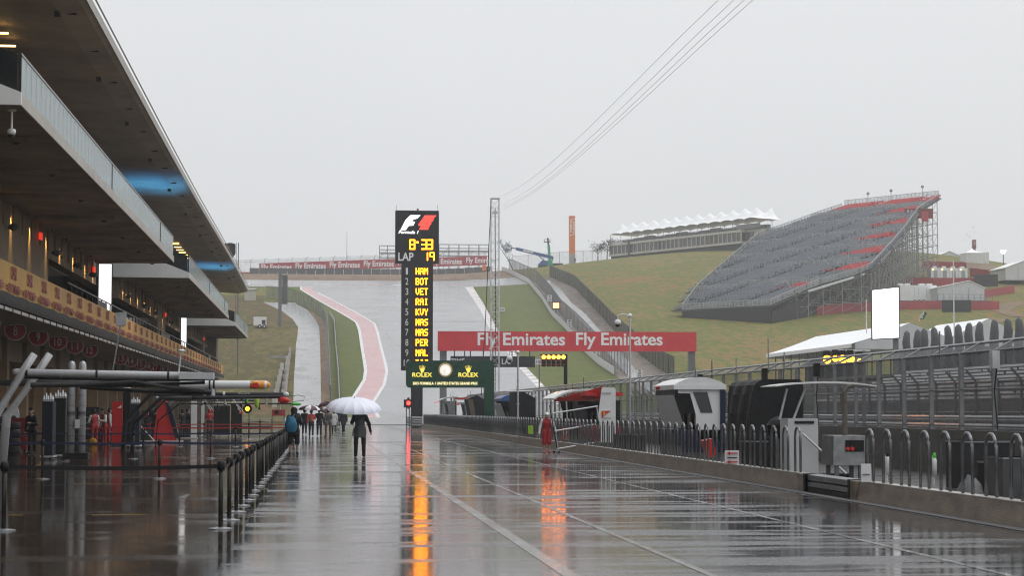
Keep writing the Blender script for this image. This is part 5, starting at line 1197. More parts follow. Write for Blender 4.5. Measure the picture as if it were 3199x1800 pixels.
# ================================================================ right hand slope: barriers, trailers, tents
def cloth_run(P, h, m, label):
    P = np.array([hit(*p) for p in P]); t = thing('cloth_barrier', label, 'barrier', P[0], 'cloth covered barriers on the right slope')
    for i in range(len(P) - 1):
        a, b = P[i], P[i + 1]; n = max(1, int(np.linalg.norm(b - a) / 6))
        for k in range(n):
            p, q_ = a + (b - a) * k / n, a + (b - a) * (k + 1) / n; zp, zq = float(terr(p[0], p[1])), float(terr(q_[0], q_[1]))
            mb = MB(); mb.hexa([(p[0], p[1], zp - .3), (q_[0], q_[1], zq - .3), (q_[0], q_[1] + .1, zq - .3), (p[0], p[1] + .1, zp - .3)], [(p[0], p[1], zp + h), (q_[0], q_[1], zq + h), (q_[0], q_[1] + .1, zq + h), (p[0], p[1] + .1, zp + h)]); mb.build('cloth_panel', m, t, fix=True)
cloth_run([(2553, 985), (2640, 975), (2722, 972)], 1.9, 'fence_red', 'red cloth barrier below the grandstand left of the white screen')
cloth_run([(2808, 967), (2943, 966)], 1.8, 'fence_red', 'red cloth barrier under the white trailer')
cloth_run([(2943, 975), (3034, 975)], 2.6, 'charcoal', 'black cloth barrier in front of the white gable tent')
cloth_run([(3034, 969), (3122, 968)], 1.9, 'fence_red', 'red cloth barrier right of the black cloth barrier')
cloth_run([(3070, 930), (3170, 915)], 1.8, 'fence_red', 'red cloth barrier climbing right of the white gable tent')
cloth_run([(2830, 890), (2920, 893), (3070, 893)], 2.0, 'fence_red', 'dark red cloth barrier behind the white trailer')
cloth_run([(3030, 864), (3140, 876)], 2.3, 'fence_red', 'red cloth barrier above the black hillside enclosure')
cloth_run([(2880, 838), (3020, 842)], 2.0, 'fence_red', 'red cloth barrier above the white container offices')
cloth_run([(3045, 896), (3118, 894)], 3.0, 'charcoal', 'black screened enclosure on the right slope')
def on(px, py): g = hit(px, py); return g, g[1]
def gable(name, label, px0, px1, pye, pyp, pyb, Y, depth, ridge=.5, flat=False, m='tent_roof', zg=None, axis='x'):
    a = PY(px0, pye, Y); b = PY(px1, pyb, Y); pk_ = PY((px0 + px1) / 2, pyp, Y)[2]; z0 = b[2] if zg is None else zg
    t = thing(name, label, 'tent', ((a[0] + b[0]) / 2, Y, z0), 'white marquee tents'); x0, x1 = a[0], b[0]; xm_ = x0 + (x1 - x0) * ridge
    mb = MB(); mb.prism([(x0 + .1, Y, z0), (x1 - .1, Y, z0), (x1 - .1, Y, a[2]), (xm_, Y, pk_ - .1), (x0 + .1, Y, a[2])], (0, depth, 0)); mb.build('wall', 'tent_wall', t, fix=True)
    for xa, xb_ in ((x0 - .2, xm_), (xm_, x1 + .2)):
        zA, zB = (a[2] - .1, pk_) if xa < xm_ - .01 else (pk_, a[2] - .1)
        mb = MB(); mb.hexa([(xa, Y - .2, zA), (xb_, Y - .2, zB), (xb_, Y + depth + .2, zB), (xa, Y + depth + .2, zA)], [(xa, Y - .2, zA + .15), (xb_, Y - .2, zB + .15), (xb_, Y + depth + .2, zB + .15), (xa, Y + depth + .2, zA + .15)]); mb.build('roof_panel', m, t, fix=True)
    for x in np.linspace(x0, x1, 4): mb = MB(); mb.box(x - .06, x + .06, Y - .06, Y + .06, z0, a[2]); mb.build('frame_post', 'galv', t)
    return t
g, Yg = on(2868, 953); a, b = PY(2812, 891, Yg), PY(2927, 940, Yg)
tr = thing('trailer', 'white box trailer on three wheels with roof vents', 'trailer', (a[0], Yg, g[2])); mb = MB(); mb.box(a[0], b[0], Yg, Yg + 3, b[2], a[2]); mb.build('body', 'white_vinyl', tr)
for px in (2857, 2871, 2885):
    c = PY(px, 943, Yg); mb = MB(); mb.lathe((c[0], Yg - .15, c[2]), [(.45, 0), (.45, .3)], 14, 'y'); w_ = mb.build('wheel', 'tyre', tr); mb = MB(); mb.lathe((c[0], Yg - .17, c[2]), [(.24, 0), (.24, .02)], 10, 'y'); mb.build('rim', 'alu', w_)
for px in (2816, 2838, 2884, 2908): c = PY(px, 889, Yg); mb = MB(); mb.box(c[0] - .6, c[0] + .6, Yg + .8, Yg + 2.2, a[2], a[2] + .45); mb.build('roof_vent', 'white_paint', tr)
for px in (2858, 2870, 2895): c = PY(px, 900, Yg); c2 = PY(px, 930, Yg); mb = MB(); mb.box(c[0] - .03, c[0] + .03, Yg - .02, Yg, c2[2], c[2]); mb.build('panel_seam', 'galv_dull', tr)
mb = MB(); mb.box(a[0] + .5, b[0] - .5, Yg + .3, Yg + 2.7, g[2], b[2]); mb.build('chassis', 'charcoal', tr)
t = gable('gable_tent', 'white gable tent with a railing right of the white trailer', 2928, 3076, 899, 878, 940, float(on(3000, 960)[1]), 8, .68)
Yt = float(on(3000, 960)[1]); rp0, rp1 = PY(2930, 938, Yt - 2), PY(3100, 943, Yt - 2)
rt_ = thing('deck_railing', 'grey railed deck in front of the white gable tent', 'deck', (rp0[0], Yt - 2, float(terr(rp0[0], Yt - 2)))); mb = MB(); mb.box(rp0[0], rp1[0], Yt - 2, Yt - .2, rp0[2] - .2, rp0[2]); mb.build('deck_board', 'galv_dull', rt_)
for k in range(10): x = rp0[0] + (rp1[0] - rp0[0]) * k / 9; mb = MB(); mb.bar((x, Yt - 2, rp0[2] - 1.5), (x, Yt - 2, rp0[2] + 1.3), .09); mb.build('rail_post', 'galv_dull', rt_)
for h in (.6, 1.3): mb = MB(); mb.bar((rp0[0], Yt - 2, rp0[2] + h), (rp1[0], Yt - 2, rp0[2] + h), .07); mb.build('hand_rail', 'galv_dull', rt_)
g, Yg = on(2965, 880); a, b = PY(2908, 837, Yg), PY(3024, 873, Yg); co = thing('container_office', 'row of white container offices with small lamps on the right slope', 'container', (a[0], Yg, g[2]))
for k in range(4):
    x0, x1 = a[0] + (b[0] - a[0]) * k / 4, a[0] + (b[0] - a[0]) * (k + 1) / 4; mb = MB(); mb.box(x0, x1 - .08, Yg, Yg + 3, b[2], a[2]); u_ = mb.build('container_unit', 'white_vinyl', co)
    mb = MB(); mb.box((x0 + x1) / 2 - .5, (x0 + x1) / 2 + .5, Yg - .04, Yg, b[2], a[2] - .7); mb.build('door', 'galv', u_); mb = MB(); mb.box(x0 + .4, x0 + .7, Yg - .1, Yg, a[2] - .5, a[2] - .25); mb.build('lamp', 'lamp_warm', u_)
    mb = MB(); mb.box(x0 + .8, x0 + 1.8, Yg + .8, Yg + 1.8, a[2], a[2] + .5); mb.build('roof_vent', 'white_paint', u_)
mb = MB(); mb.box(a[0], b[0], Yg + .2, Yg + 2.8, g[2] - .8, b[2]); mb.build('base', 'charcoal', co)
gable('gable_tent', 'pale tent roof on the skyline right of the grandstand', 2928, 3003, 800, 785, 812, 640, 10)
gable('marquee_tent', 'white tent at the right picture edge with railing', 3140, 3260, 837, 815, 876, float(on(3180, 890)[1]), 12)
g, Yg = on(3050, 822); a, b = PY(3017, 790, Yg), PY(3073, 822, Yg); pt = thing('peak_tent', 'white pointed pagoda tent on the skyline', 'tent', ((a[0] + b[0]) / 2, Yg, g[2]), 'white marquee tents')
mb = MB(); mb.box(a[0], b[0], Yg, Yg + 5.5, b[2] - 1, a[2]); mb.build('wall', 'tent_wall', pt); xm_ = (a[0] + b[0]) / 2; zt = PY(3045, 773, Yg)[2]; mb = MB()
R4 = lambda f, z: [(xm_ - (xm_ - a[0]) * f, Yg + 2.75 - 2.75 * f, z), (xm_ + (b[0] - xm_) * f, Yg + 2.75 - 2.75 * f, z), (xm_ + (b[0] - xm_) * f, Yg + 2.75 + 2.75 * f, z), (xm_ - (xm_ - a[0]) * f, Yg + 2.75 + 2.75 * f, z)]
pr_ = [R4(1.05, a[2]), R4(.5, a[2] + (zt - a[2]) * .32), R4(.2, a[2] + (zt - a[2]) * .65), R4(.02, zt)]
for i in range(3):
    for k in range(4): mb.quad(pr_[i][k], pr_[i][(k + 1) % 4], pr_[i + 1][(k + 1) % 4], pr_[i + 1][k])
mb.build('roof', 'tent_roof', pt, fix=True)
a, b = PY(3073, 788, Yg + 3), PY(3090, 822, Yg + 3); mb = MB(); mb.box(a[0], b[0], Yg + 3, Yg + 7, b[2] - 1, a[2]); tag(mb.build('tent_annex', 'tent_wall'), 'small white tent annex right of the pointed tent', 'tent')
a, b = PY(3039, 749, 650), PY(3050, 776, 650); zg = float(terr(a[0], 650)); sg_ = thing('tower_sign', 'dark red square sign tower above the pointed white tent', 'sign', (a[0], 650, zg)); mb = MB(); mb.box(a[0], b[0], 650, 651, b[2], a[2]); mb.build('board', 'deep_red', sg_); mb = MB(); mb.box(a[0] + .2, b[0] - .2, 650.2, 650.8, zg, b[2]); mb.build('post', 'charcoal', sg_); text('5', ((a[0] + b[0]) / 2, 649.95, (a[2] + b[2]) / 2 + .3), 1.2, 'print_grey', sg_)
g, Yg = on(3134, 832); c = PY(3134, 787, Yg); lm = thing('light_mast', 'light mast with a glaring white floodlight on the right skyline', 'lamp', (c[0], Yg, g[2])); mb = MB(); mb.tube([(c[0], Yg, g[2] - 1), (c[0], Yg, c[2])], .14, 6); mb.build('pole', 'dark_grey', lm)
for dx, dz in ((-.45, .1), (.35, .15), (0, -.15)): mb = MB(); mb.lathe((c[0] + dx, Yg - .1, c[2] + dz), [(.42, 0), (.3, .3)], 10, 'y'); mb.build('floodlight', 'lamp_white', lm)
# dirt track on the right slope
P = [hit(*p) for p in ((3199, 945), (3150, 955), (3128, 972), (3180, 990), (3150, 1000), (3060, 1010))]
for A_, B_ in ((0, 1), (1, 2), (2, 3), (4, 5)):
    a, b = P[A_], P[B_]; n = 14; mb = MB(); rows = []
    d = (b - a)[:2]; nn = np.array([d[1], -d[0]]) / (np.linalg.norm(d) + 1e-6) * 1.9
    for i in range(n + 1):
        c = a + (b - a) * i / n; rows.append([(c[0] + nn[0] * k, c[1] + nn[1] * k, float(terr(c[0] + nn[0] * k, c[1] + nn[1] * k)) + .06) for k in (-1, 0, 1)])
    mb.grid(rows); o = struct(mb.build('dirt_path', 'dirt')); 
    if o.data.polygons[0].normal.z < 0: o.data.flip_normals()
a = hit(3090, 850); b = hit(3060, 825); mb = MB(); rows = []
for i in range(8):
    c = a + (b - a) * i / 7; rows.append([(c[0] + k, c[1], float(terr(c[0] + k, c[1])) + .06) for k in (-5, 0, 4)])
mb.grid(rows); o = struct(mb.build('dirt_path', 'dirt')); 
if o.data.polygons[0].normal.z < 0: o.data.flip_normals()
# near white marquees behind the bleachers
def marquee(label, x0, x1, y0, y1, ev_, rg, deck=4.9):
    t = thing('marquee_tent', label, 'tent', ((x0 + x1) / 2, (y0 + y1) / 2, deck), 'white marquee tents'); xm_ = (x0 + x1) / 2; n = max(3, int((y1 - y0) / 4))
    for k in range(n):
        ya, yb = y0 + (y1 - y0) * k / n, y0 + (y1 - y0) * (k + 1) / n
        for sgn in (0, 1):
            xe = x0 - .3 if sgn == 0 else x1 + .3; mb = MB(); sag = .12
            rows = [[(xe + (xm_ - xe) * f, y, ev_ + (rg - ev_) * f - sag * math.sin(math.pi * f) * (1 if y not in (ya, yb) else .3)) for f in np.linspace(0, 1, 6)] for y in (ya + .03, (ya + yb) / 2, yb - .03)]
            mb.grid(rows); mb.build('roof_panel', 'tent_roof', t)
        mb = MB(); mb.quad((x0 - .3, ya, ev_ - .45), (x0 - .3, yb, ev_ - .45), (x0 - .3, yb, ev_), (x0 - .3, ya, ev_)); mb.build('valance', 'white_vinyl', t)
        for xx in (x0, x1): mb = MB(); mb.box(xx - .08, xx + .08, ya - .08, ya + .08, deck, ev_); mb.build('leg', 'galv_dull', t)
    for yy in (y0, y1):
        mb = MB(); mb.poly([(x0, yy, ev_ - .6), (x1, yy, ev_ - .6), (x1, yy, ev_), (xm_, yy, rg - .05), (x0, yy, ev_)]); mb.build('gable_wall', 'tent_wall', t)
        mb = MB(); mb.quad((x0 + 5, yy, deck), (x1, yy, deck), (x1, yy, ev_ - .6), (x0 + 5, yy, ev_ - .6)); mb.build('end_wall', 'dark_grey', t)
    return t
marquee('long white marquee roof left of and behind the big white screen', 60, 73, 219, 262, 9.2, 11.6)
marquee('white gable marquee behind the covered parasols', 84, 97, 262, 285, 11.0, 14.2)
mb = MB(); mb.box(58, 74.5, 200, 268, 4.4, 4.85); tag(mb.build('raised_deck', 'dark_grey'), 'dark raised deck carrying the long white marquee', 'deck')
mb = MB(); mb.box(78, 104, 255, 292, 3.6, 4.85); tag(mb.build('raised_deck', 'dark_grey'), 'dark raised deck carrying the farther white marquee', 'deck')
mb = MB(); mb.box(58.2, 58.5, 95, 268, -.1, 4.4); tag(mb.build('deck_wall', 'dark_grey'), 'long dark wall under the raised decks beyond the straight', 'wall')
# feather flag
g = hit(2875, 1005); Y = g[1]; a, b = PY(2872, 1003, Y), PY(2889, 972, Y); ff = thing('feather_flag', 'green feather flag with white lettering on the grass', 'flag', g); mb = MB(); mb.tube([(a[0], Y, g[2]), (a[0] + .2, Y, a[2] + 1), (b[0], Y, b[2])], .05, 5); mb.build('pole', 'white_paint', ff)
mb = MB(); mb.prism([(a[0] + .1, Y, a[2] + .3), (a[0] + .9, Y, a[2] + .3), (b[0] + .5, Y, b[2] - .5), (b[0], Y, b[2])], (0, .04, 0)); mb.build('sail', 'green_panel', ff, fix=True); text('WA', ((a[0] + b[0]) / 2 + .1, Y - .03, (a[2] + b[2]) / 2), .5, 'print_white', ff, rot=(math.pi / 2, -1.2, 0))
# thin poles in front of the right slope
for px, pt, pb, Yq, lab in ((2978, 812, 1060, 240, 'tall thin pale pole in front of the gable tent'), (2706, 935, 1110, 230, 'thin pole left of the white screen')):
    p = PY(px, pt, Yq); mb = MB(); mb.tube([(p[0], Yq, -.05), (p[0], Yq, p[2])], [.12, .06], 6); tag(mb.build('antenna_pole', 'alu'), lab, 'pole')
# birds
bm_ = MB(); bm_._add([(-.35, 0, .12), (0, .1, 0), (0, -.1, 0), (.35, 0, .12), (0, .22, .02), (0, -.2, .02)], [(0, 1, 2), (3, 2, 1), (1, 4, 2), (2, 5, 1)]); bird = bm_.mesh('bird', 'black')
for k, (px, py) in enumerate(((3010, 743), (3021, 733), (3027, 740), (3034, 744), (3041, 711), (3045, 727), (3015, 750))):
    o = place('bird', bird, PY(px, py, 420), rz=k); o.scale = (1.3, 1.3, 1.3); tag(o, 'small dark bird in the loose flock, %s from the left' % ['second', 'third', 'fourth', 'fifth', 'sixth', 'rightmost', 'lowest'][k], 'bird', 'flock of birds')
# ================================================================ pit wall stands
def pit_stand(label, x0, x1, y0, y1, zt, wall='white_paint', base='navy', roof='white_paint', style='dome', dark='dark_interior', zb=1.05, trim=None):
    t = thing('pit_stand', label, 'pit stand', ((x0 + x1) / 2, (y0 + y1) / 2, 0), 'team stands on the pit wall'); w = x1 - x0
    mb = MB(); mb.box(x0 + .1, x1, y0 + .02, y1, 0, .5); mb.build('platform', 'dark_grey', t)
    mb = MB(); mb.hexa([(x0 + .25, y0, .3), (x1, y0, .3), (x1, y1, .3), (x0 + .25, y1, .3)], [(x0 + .05, y0, zb), (x1, y0, zb), (x1, y1, zb), (x0 + .05, y1, zb)]); mb.build('desk_base', base, t)
    mb = MB(); mb.box(x1 - .12, x1, y0, y1, zb, zt - .35); mb.build('back_wall', dark, t)
    for yy in (y0, y1 - .07):
        mb = MB(); mb.prism([(x0 + w * .42, yy, zb - .35), (x1 - .12, yy, zb - .35), (x1 - .12, yy, zt - .38), (x0 + .08, yy, zt - .38), (x0 + .08, yy, zt - .55), (x0 + w * .30, yy, zt - .55), (x0 + w * .42, yy, zb + .5)], (0, .07, 0)); e_ = mb.build('end_panel', wall, t, fix=True)
        if style == 'dome' and yy == y0:
            mb = MB(); mb.prism([(x0 + w * .36, yy - .02, zt - .5), (x0 + w * .66, yy - .02, zt - .5), (x0 + w * .77, yy - .02, zt - 1.2), (x0 + w * .52, yy - .02, zt - 1.2)], (0, .015, 0)); mb.build('window', 'window_glass', e_, fix=True)
    for k in range(3):
        yy = y0 + (y1 - y0) * (k + .5) / 3; mb = MB(); mb.box(x0 + w * .5, x0 + w * .56, yy - .28, yy + .28, zb + .15, zb + .55); mb.build('monitor', 'black_gloss', t)
    for k, yy in enumerate((y0 + .4, y1 - .4)):
        mb = MB(); mb.tube([(x1 - .3, yy, zt - .3), (x1 - .3, yy, zt + .55 - .2 * k)], .012, 5); mb.build('aerial', 'black', t)
        mb = MB(); mb.lathe((x0 + .1, yy + .3, .5), [(.03, 0), (.03, .45), (.16, .47), (.16, .53)], 10); mb.build('stool', 'charcoal', t)
    mb = MB(); mb.tube([(x0 + .3, y0 - .03, zb - .3), (x0 + .25, y0 - .06, .6), (x0 + .5, y0 - .2, .03), (x0 + 1.0, y0 - .9, .02)], .018, 5); mb.build('cable', 'black', t)
    if trim:
        mb = MB(); mb.box(x0 - .03, x0 + .03, y0, y1, zt - .62, zt - .42); mb.build('trim_band', trim, t)
    mb = MB()
    if style == 'dome':
        mb.prism([(x0 - .08 + (w + .16) * i / 10, y0 - .1, zt - .27 + .27 * math.sin(math.pi * i / 10) ** .8) for i in range(11)], (0, y1 - y0 + .2, 0)); mb.box(x0 - .08, x1 + .08, y0 - .12, y1 + .12, zt - .42, zt - .26); mb.build('roof', roof, t, fix=True)
        mb = MB(); mb.quad((x0 - .075, y0, zt - .6), (x0 - .075, y1, zt - .6), (x0 + .3, y1, zb + .05), (x0 + .3, y0, zb + .05)); mb.build('side_curtain', 'tent_wall', t)
    elif style == 'curve':
        P = [(x0 - .5 + (w + .6) * s, zt - .45 * (1 - s) ** 3) for s in np.linspace(0, 1, 9)]
        mb.prism([(x, y0 - .1, z) for x, z in P] + [(x, y0 - .1, z - .09) for x, z in P[::-1]], (0, y1 - y0 + .2, 0)); mb.build('roof', roof, t, fix=True)
        for yy in (y0 + .1, y1 - .1): mb = MB(); mb.tube([(x1 - .2, yy, .5), (x1 - .2, yy, zt - .1)], .06, 6); mb.tube([(x0 + .2, yy, .5), (x0 + .1, yy, zt - .2)], .04, 6); mb.build('strut', 'alu', t)
    elif style == 'flat':
        mb.box(x0 - .25, x1 + .1, y0 - .1, y1 + .1, zt - .16, zt); mb.build('roof', roof, t)
    return t
st1 = pit_stand('white and navy pit wall stand with domed roof and slanted window', 11.95, 13.57, 66.0, 69.8, 2.82, trim='navy')
mb = MB(); mb.box(13.45, 13.62, 65.9, 66.05, .3, 2.4); mb.build('corner_stripe', 'navy', st1)
text('SAUBER', (11.86, 69.0, 2.48), .1, 'cloth_red', st1, rot=(math.pi / 2, 0, -math.pi / 2), w=.8)
# black covered stand
bc = thing('covered_stand', 'pit wall stand wrapped in a black cover behind the hoops', 'pit stand', (12.6, 55.5, 0), 'team stands on the pit wall')
P = [(11.95, .2), (11.88, .9), (11.85, 1.6), (11.90, 2.15), (11.96, 2.4), (12.05, 2.5), (12.18, 2.56), (13.2, 2.56), (13.3, 2.5), (13.32, 2.4), (13.32, .2)]
mb = MB(); rows = [[(x + .03 * math.sin(y * 5 + z * 3), y, z) for x, z in P + P[:1]] for y in np.linspace(54, 57.2, 16)]; mb.grid(rows); mb.poly(rows[0][:-1]); mb.poly(rows[-1][:-1][::-1]); mb.build('cover', 'black_cloth', bc, fix=True)
mb = MB(); mb.box(12.0, 13.3, 54.05, 57.1, 0, .25); mb.build('plinth', 'black', bc)
# red stand with white end panel
rs = pit_stand('red and white pit wall stand with swept red roof and white end panel', 12.0, 13.3, 87.2, 92.5, 2.5, wall='black', base='bright_red', roof='bright_red', style='flat')
mb = MB(); mb.prism([(12.15, 86.2, .3), (12.95, 86.2, .3), (12.95, 86.2, 2.62), (12.9, 86.2, 2.7), (12.35, 86.2, 2.7), (12.2, 86.2, 1.6)], (0, .12, 0)); ep = mb.build('white_end_panel', 'white_paint', rs, fix=True)
mb = MB(); mb.hexa([(11.0, 92.4, 2.12), (12.55, 86.3, 2.12), (12.9, 86.6, 2.62), (12.9, 92.6, 2.5)], [(10.95, 92.4, 2.2), (12.5, 86.25, 2.22), (12.4, 86.3, 2.74), (12.9, 92.6, 2.66)]); mb.build('swept_roof', 'bright_red', rs, fix=True)
c = PY(1895, 1295, 86.1); mb = MB(); mb.box(c[0] - .21, c[0] + .22, 86.15, 86.18, c[2] - .15, c[2] + .15); lg = mb.build('emblem_plate', 'white_paint', ep)
mb = MB(); mb.prism([(c[0] - .21, 86.12, c[2] - .15), (c[0] - .21, 86.12, c[2] + .15), (c[0] + .2, 86.12, c[2] + .15), (c[0] - .05, 86.12, c[2] - .02)], (0, .02, 0)); mb.build('emblem_flag', 'bright_red', ep, fix=True)
mb = MB(); mb.prism([(c[0] - .15, 86.1, c[2] + .1), (c[0] - .05, 86.1, c[2] + .1), (c[0] - .07, 86.1, c[2] - .04), (c[0] - .1, 86.1, c[2] - .08), (c[0] - .14, 86.1, c[2] - .03)], (0, .015, 0)); mb.build('emblem_shield', 'yellow_tyre', ep, fix=True)
text('SANTANDER', (c[0], 86.15, 2.45), .05, 'print_black', ep, w=.4)
pit_stand('pit wall stand with white curved visor roof behind the red stand', 11.9, 13.2, 96, 101, 2.75, wall='charcoal', base='charcoal', style='curve')
pit_stand('dark blue covered pit wall stand beside the green clock leg', 12.2, 13.5, 132, 137.5, 2.75, wall='navy', base='navy', roof='blue_paint', style='dome', dark='navy')
b2_ = thing('covered_stand', 'tall black covered stand left of the pale camera pole', 'pit stand', (12.4, 124, 0), 'team stands on the pit wall')
p0, p1 = PY(1601, 1226, 124), PY(1661, 1240, 124); mb = MB(); mb.prism([(p0[0], 122, 0), (p1[0], 122, 0), (p1[0], 122, p1[2] - .1), (p0[0] + .5, 122, p0[2]), (p0[0], 122, p0[2])], (0, 4, 0)); mb.build('cover', 'black_cloth', b2_, fix=True)
mb = MB(); mb.tube([(p0[0] - .6, 122, p0[2] + .02), (p1[0] - .2, 122, p0[2] + .06), (p1[0] + .05, 122, p0[2] - .25), (p1[0] + .1, 122, p0[2] - .6)], .05, 6); mb.build('frame', 'alu', b2_)
b3_ = thing('covered_stand', 'brown and black tented stand seen through the clock arch', 'pit stand', (12.2, 150, 0), 'team stands on the pit wall')
p0, p1, p2 = PY(1461, 1248, 150), PY(1513, 1248, 150), PY(1490, 1235, 150); mb = MB(); mb.prism([(p0[0] + .5, 150, 0), (p1[0], 150, 0), (p1[0], 150, p1[2]), (p2[0], 150, p2[2]), (p0[0], 150, p0[2])], (0, 3.5, 0)); mb.build('cover', 'black_cloth', b3_, fix=True)
mb = MB(); mb.quad((p0[0], 149.9, p0[2] - .02), (p0[0] + .5, 149.9, .3), (p0[0] + .75, 149.9, .3), (p0[0] + .4, 149.9, p0[2])); mb.build('flap', 'cloth_khaki', b3_)
pit_stand('striped red and white roofed pit wall stand seen through the clock arch', 11.6, 12.8, 163, 167, 2.75, roof='bright_red', base='black', wall='galv', style='flat', trim='white_paint')
pit_stand('white roofed pit wall stand at the far left under the clock arch', 10.9, 12.1, 174, 178, 2.9, wall='galv', base='charcoal', style='curve')
# white wing canopy on struts with white cabinet
wc = thing('canopy_cart', 'white cabinet cart carrying a thin white wing canopy on two struts', 'cart', (11, 45, 0))
a, b = PY(2462, 1308, 45), PY(2557, 1462, 45); mb = MB(); mb.box(a[0], b[0], 45, 45.8, .25, a[2]); mb.build('cabinet', 'tent_wall', wc)
mb = MB(); mb.box(a[0] + .15, b[0] - .1, 44.97, 45, a[2] - .12, a[2] - .06); mb.build('slot', 'black', wc)
mb = MB(); mb.box(a[0] - .05, b[0] + .75, 44.9, 45.9, .12, .25); mb.build('trolley_base', 'black', wc)
for x in (a[0], b[0] + .6): mb = MB(); mb.lathe((x + .05, 44.9, .1), [(.1, 0), (.1, .08)], 10, 'y'); mb.build('castor', 'tyre', wc)
c0, c1 = PY(2412, 1206, 45), PY(2725, 1212, 45); mb = MB(); P = [(c0[0] + (c1[0] - c0[0]) * s, c0[2] + .10 * math.sin(math.pi * s) ** .8) for s in np.linspace(0, 1, 11)]
mb.prism([(x, 44.6, z) for x, z in P] + [(x, 44.6, z - .025 - .02 * math.sin(math.pi * i / 10)) for i, (x, z) in list(enumerate(P))[::-1]], (0, 1.6, 0)); mb.build('canopy', 'white_paint', wc, fix=True)
for s0, s1 in ((2468, 2445), (2525, 2488)):
    p, q_ = PY(s0, 1215, 45), PY(s1, 1312, 45); mb = MB(); mb.tube([(p[0], 45.3, p[2]), (q_[0], 45.3, q_[2])], .03, 6); mb.build('strut', 'alu', wc)
mb = MB(); mb.tube([(a[0] + .3, 44.85, a[2] - .35), (b[0] + .6, 44.85, .25)], .03, 6); mb.build('diagonal', 'alu', wc)
mb = MB(); p, q_ = PY(2405, 1310, 46.5), PY(2450, 1368, 46.5); mb.lathe(((p[0] + q_[0]) / 2, 46.5, q_[2]), [(.12, 0), (.24, .08), (.26, .3), (.16, .42), (.02, .5)], 9); bg_ = mb.build('covered_monitor', 'black_cloth'); tag(bg_, 'black plastic bag covering a monitor beside the white cabinet', 'cover')
mb = MB(); mb.tube([((p[0] + q_[0]) / 2, 46.5, 0), ((p[0] + q_[0]) / 2, 46.5, q_[2] + .1)], .05, 6); mb.build('stand', 'galv_dull', bg_)
# grey power unit
pu = thing('power_unit', 'grey wheeled power box with red sockets behind the hoops', 'power unit', (11, 41, 0)); a, b = PY(2602, 1362, 41), PY(2713, 1455, 41)
mb = MB(); mb.hexa([(a[0], 41, b[2]), (b[0], 41, b[2]), (b[0], 42, b[2]), (a[0], 42, b[2])], [(a[0] + .02, 41, a[2]), (b[0], 41, a[2]), (b[0], 42, a[2]), (a[0] + .02, 42, a[2])]); mb.build('housing', 'galv', pu)
p, q_ = PY(2641, 1376, 41), PY(2698, 1412, 41); mb = MB(); mb.box(p[0], q_[0], 40.97, 41, q_[2], p[2]); mb.build('recess', 'black', pu)
for px in (2650, 2664): c = PY(px, 1403, 40.9); mb = MB(); mb.lathe((c[0], 40.9, c[2]), [(.04, 0), (.04, .06)], 10, 'y'); mb.build('socket', 'bright_red', pu)
for x in (a[0] + .1, b[0] - .15):
    for yy in (41.05, 41.75): mb = MB(); mb.lathe((x, yy, .12), [(.12, 0), (.12, .1)], 12, 'y'); mb.build('wheel', 'tyre', pu); mb = MB(); mb.box(x - .04, x + .04, yy, yy + .08, .12, b[2]); mb.build('leg', 'galv_dull', pu)
p = PY(2640, 1365, 41.6); q_ = PY(2640, 1225, 41.6); mb = MB(); mb.tube([(p[0], 41.6, p[2] - .2), (p[0], 41.6, q_[2])], .055, 8); mb.tube([(p[0], 41.6, q_[2]), (p[0] + .08, 41.6, q_[2] + .12), (p[0] + .2, 41.6, q_[2] + .14)], .04, 7); mb.build('mast', 'cloth_khaki', pu)
# signs and small things along the wall
ws = thing('arrow_sign', 'small white sign with two red left arrows standing on the pit wall', 'sign', (10.1, 48.7, .36)); a, b = PY(2265, 1408, 48.7), PY(2309, 1456, 48.7)
mb = MB(); mb.box(a[0], b[0], 48.7, 48.73, .37, a[2]); mb.build('board', 'white_paint', ws)
for py in (1417, 1444):
    c = PY(2287, py, 48.7); mb = MB(); mb.prism([(c[0] - .14, 48.66, c[2]), (c[0] - .06, 48.66, c[2] + .045), (c[0] - .06, 48.66, c[2] + .014), (c[0] + .13, 48.66, c[2] + .014), (c[0] + .13, 48.66, c[2] - .014), (c[0] - .06, 48.66, c[2] - .014), (c[0] - .06, 48.66, c[2] - .045)], (0, .02, 0)); mb.build('arrow', 'bright_red', ws, fix=True)
c = PY(2287, 1431, 48.7); mb = MB(); mb.box(c[0] - .12, c[0] + .12, 48.68, 48.7, c[2] - .012, c[2] + .012); mb.build('caption', 'navy', ws)
w2 = thing('plain_sign', 'plain white sheet leaning on the hoops near the gate beam', 'sign', (10.1, 36.6, .37)); a, b = PY(2690, 1450, 36.2), PY(2722, 1508, 36.2); mb = MB(); mb.box(a[0], b[0], 36.2, 36.22, .375, a[2]); mb.build('sheet', 'white_paint', w2); c = PY(2706, 1483, 36.2); mb = MB(); mb.box(c[0] - .07, c[0] + .07, 36.18, 36.2, c[2] - .006, c[2] + .006); mb.build('caption', 'navy', w2)
a = PY(2197, 1378, 53.5); mb = MB(); mb.prism([(a[0], 53.5, a[2]), (a[0] + .25, 53.5, a[2] + .06), (a[0] + .38, 53.5, a[2] - .38), (a[0] + .17, 53.5, a[2] - .45)], (0, .5, .0)); tag(mb.build('red_tarp', 'bright_red', fix=True), 'bright red tilted tarp behind the hoops below the white stand', 'tarp')
o_ = thing('orange_board', 'orange pit board marked ST leaning behind the hoops', 'sign', (10.6, 84, .4)); a, b = PY(1755, 1334, 84), PY(1778, 1376, 84); mb = MB(); mb.box(a[0], b[0], 84, 84.05, b[2], a[2]); mb.build('board', 'orange_board', o_); c = PY(1766, 1354, 84); text('ST', (c[0], 83.96, c[2]), .14, 'print_grey', o_, bold=.02)
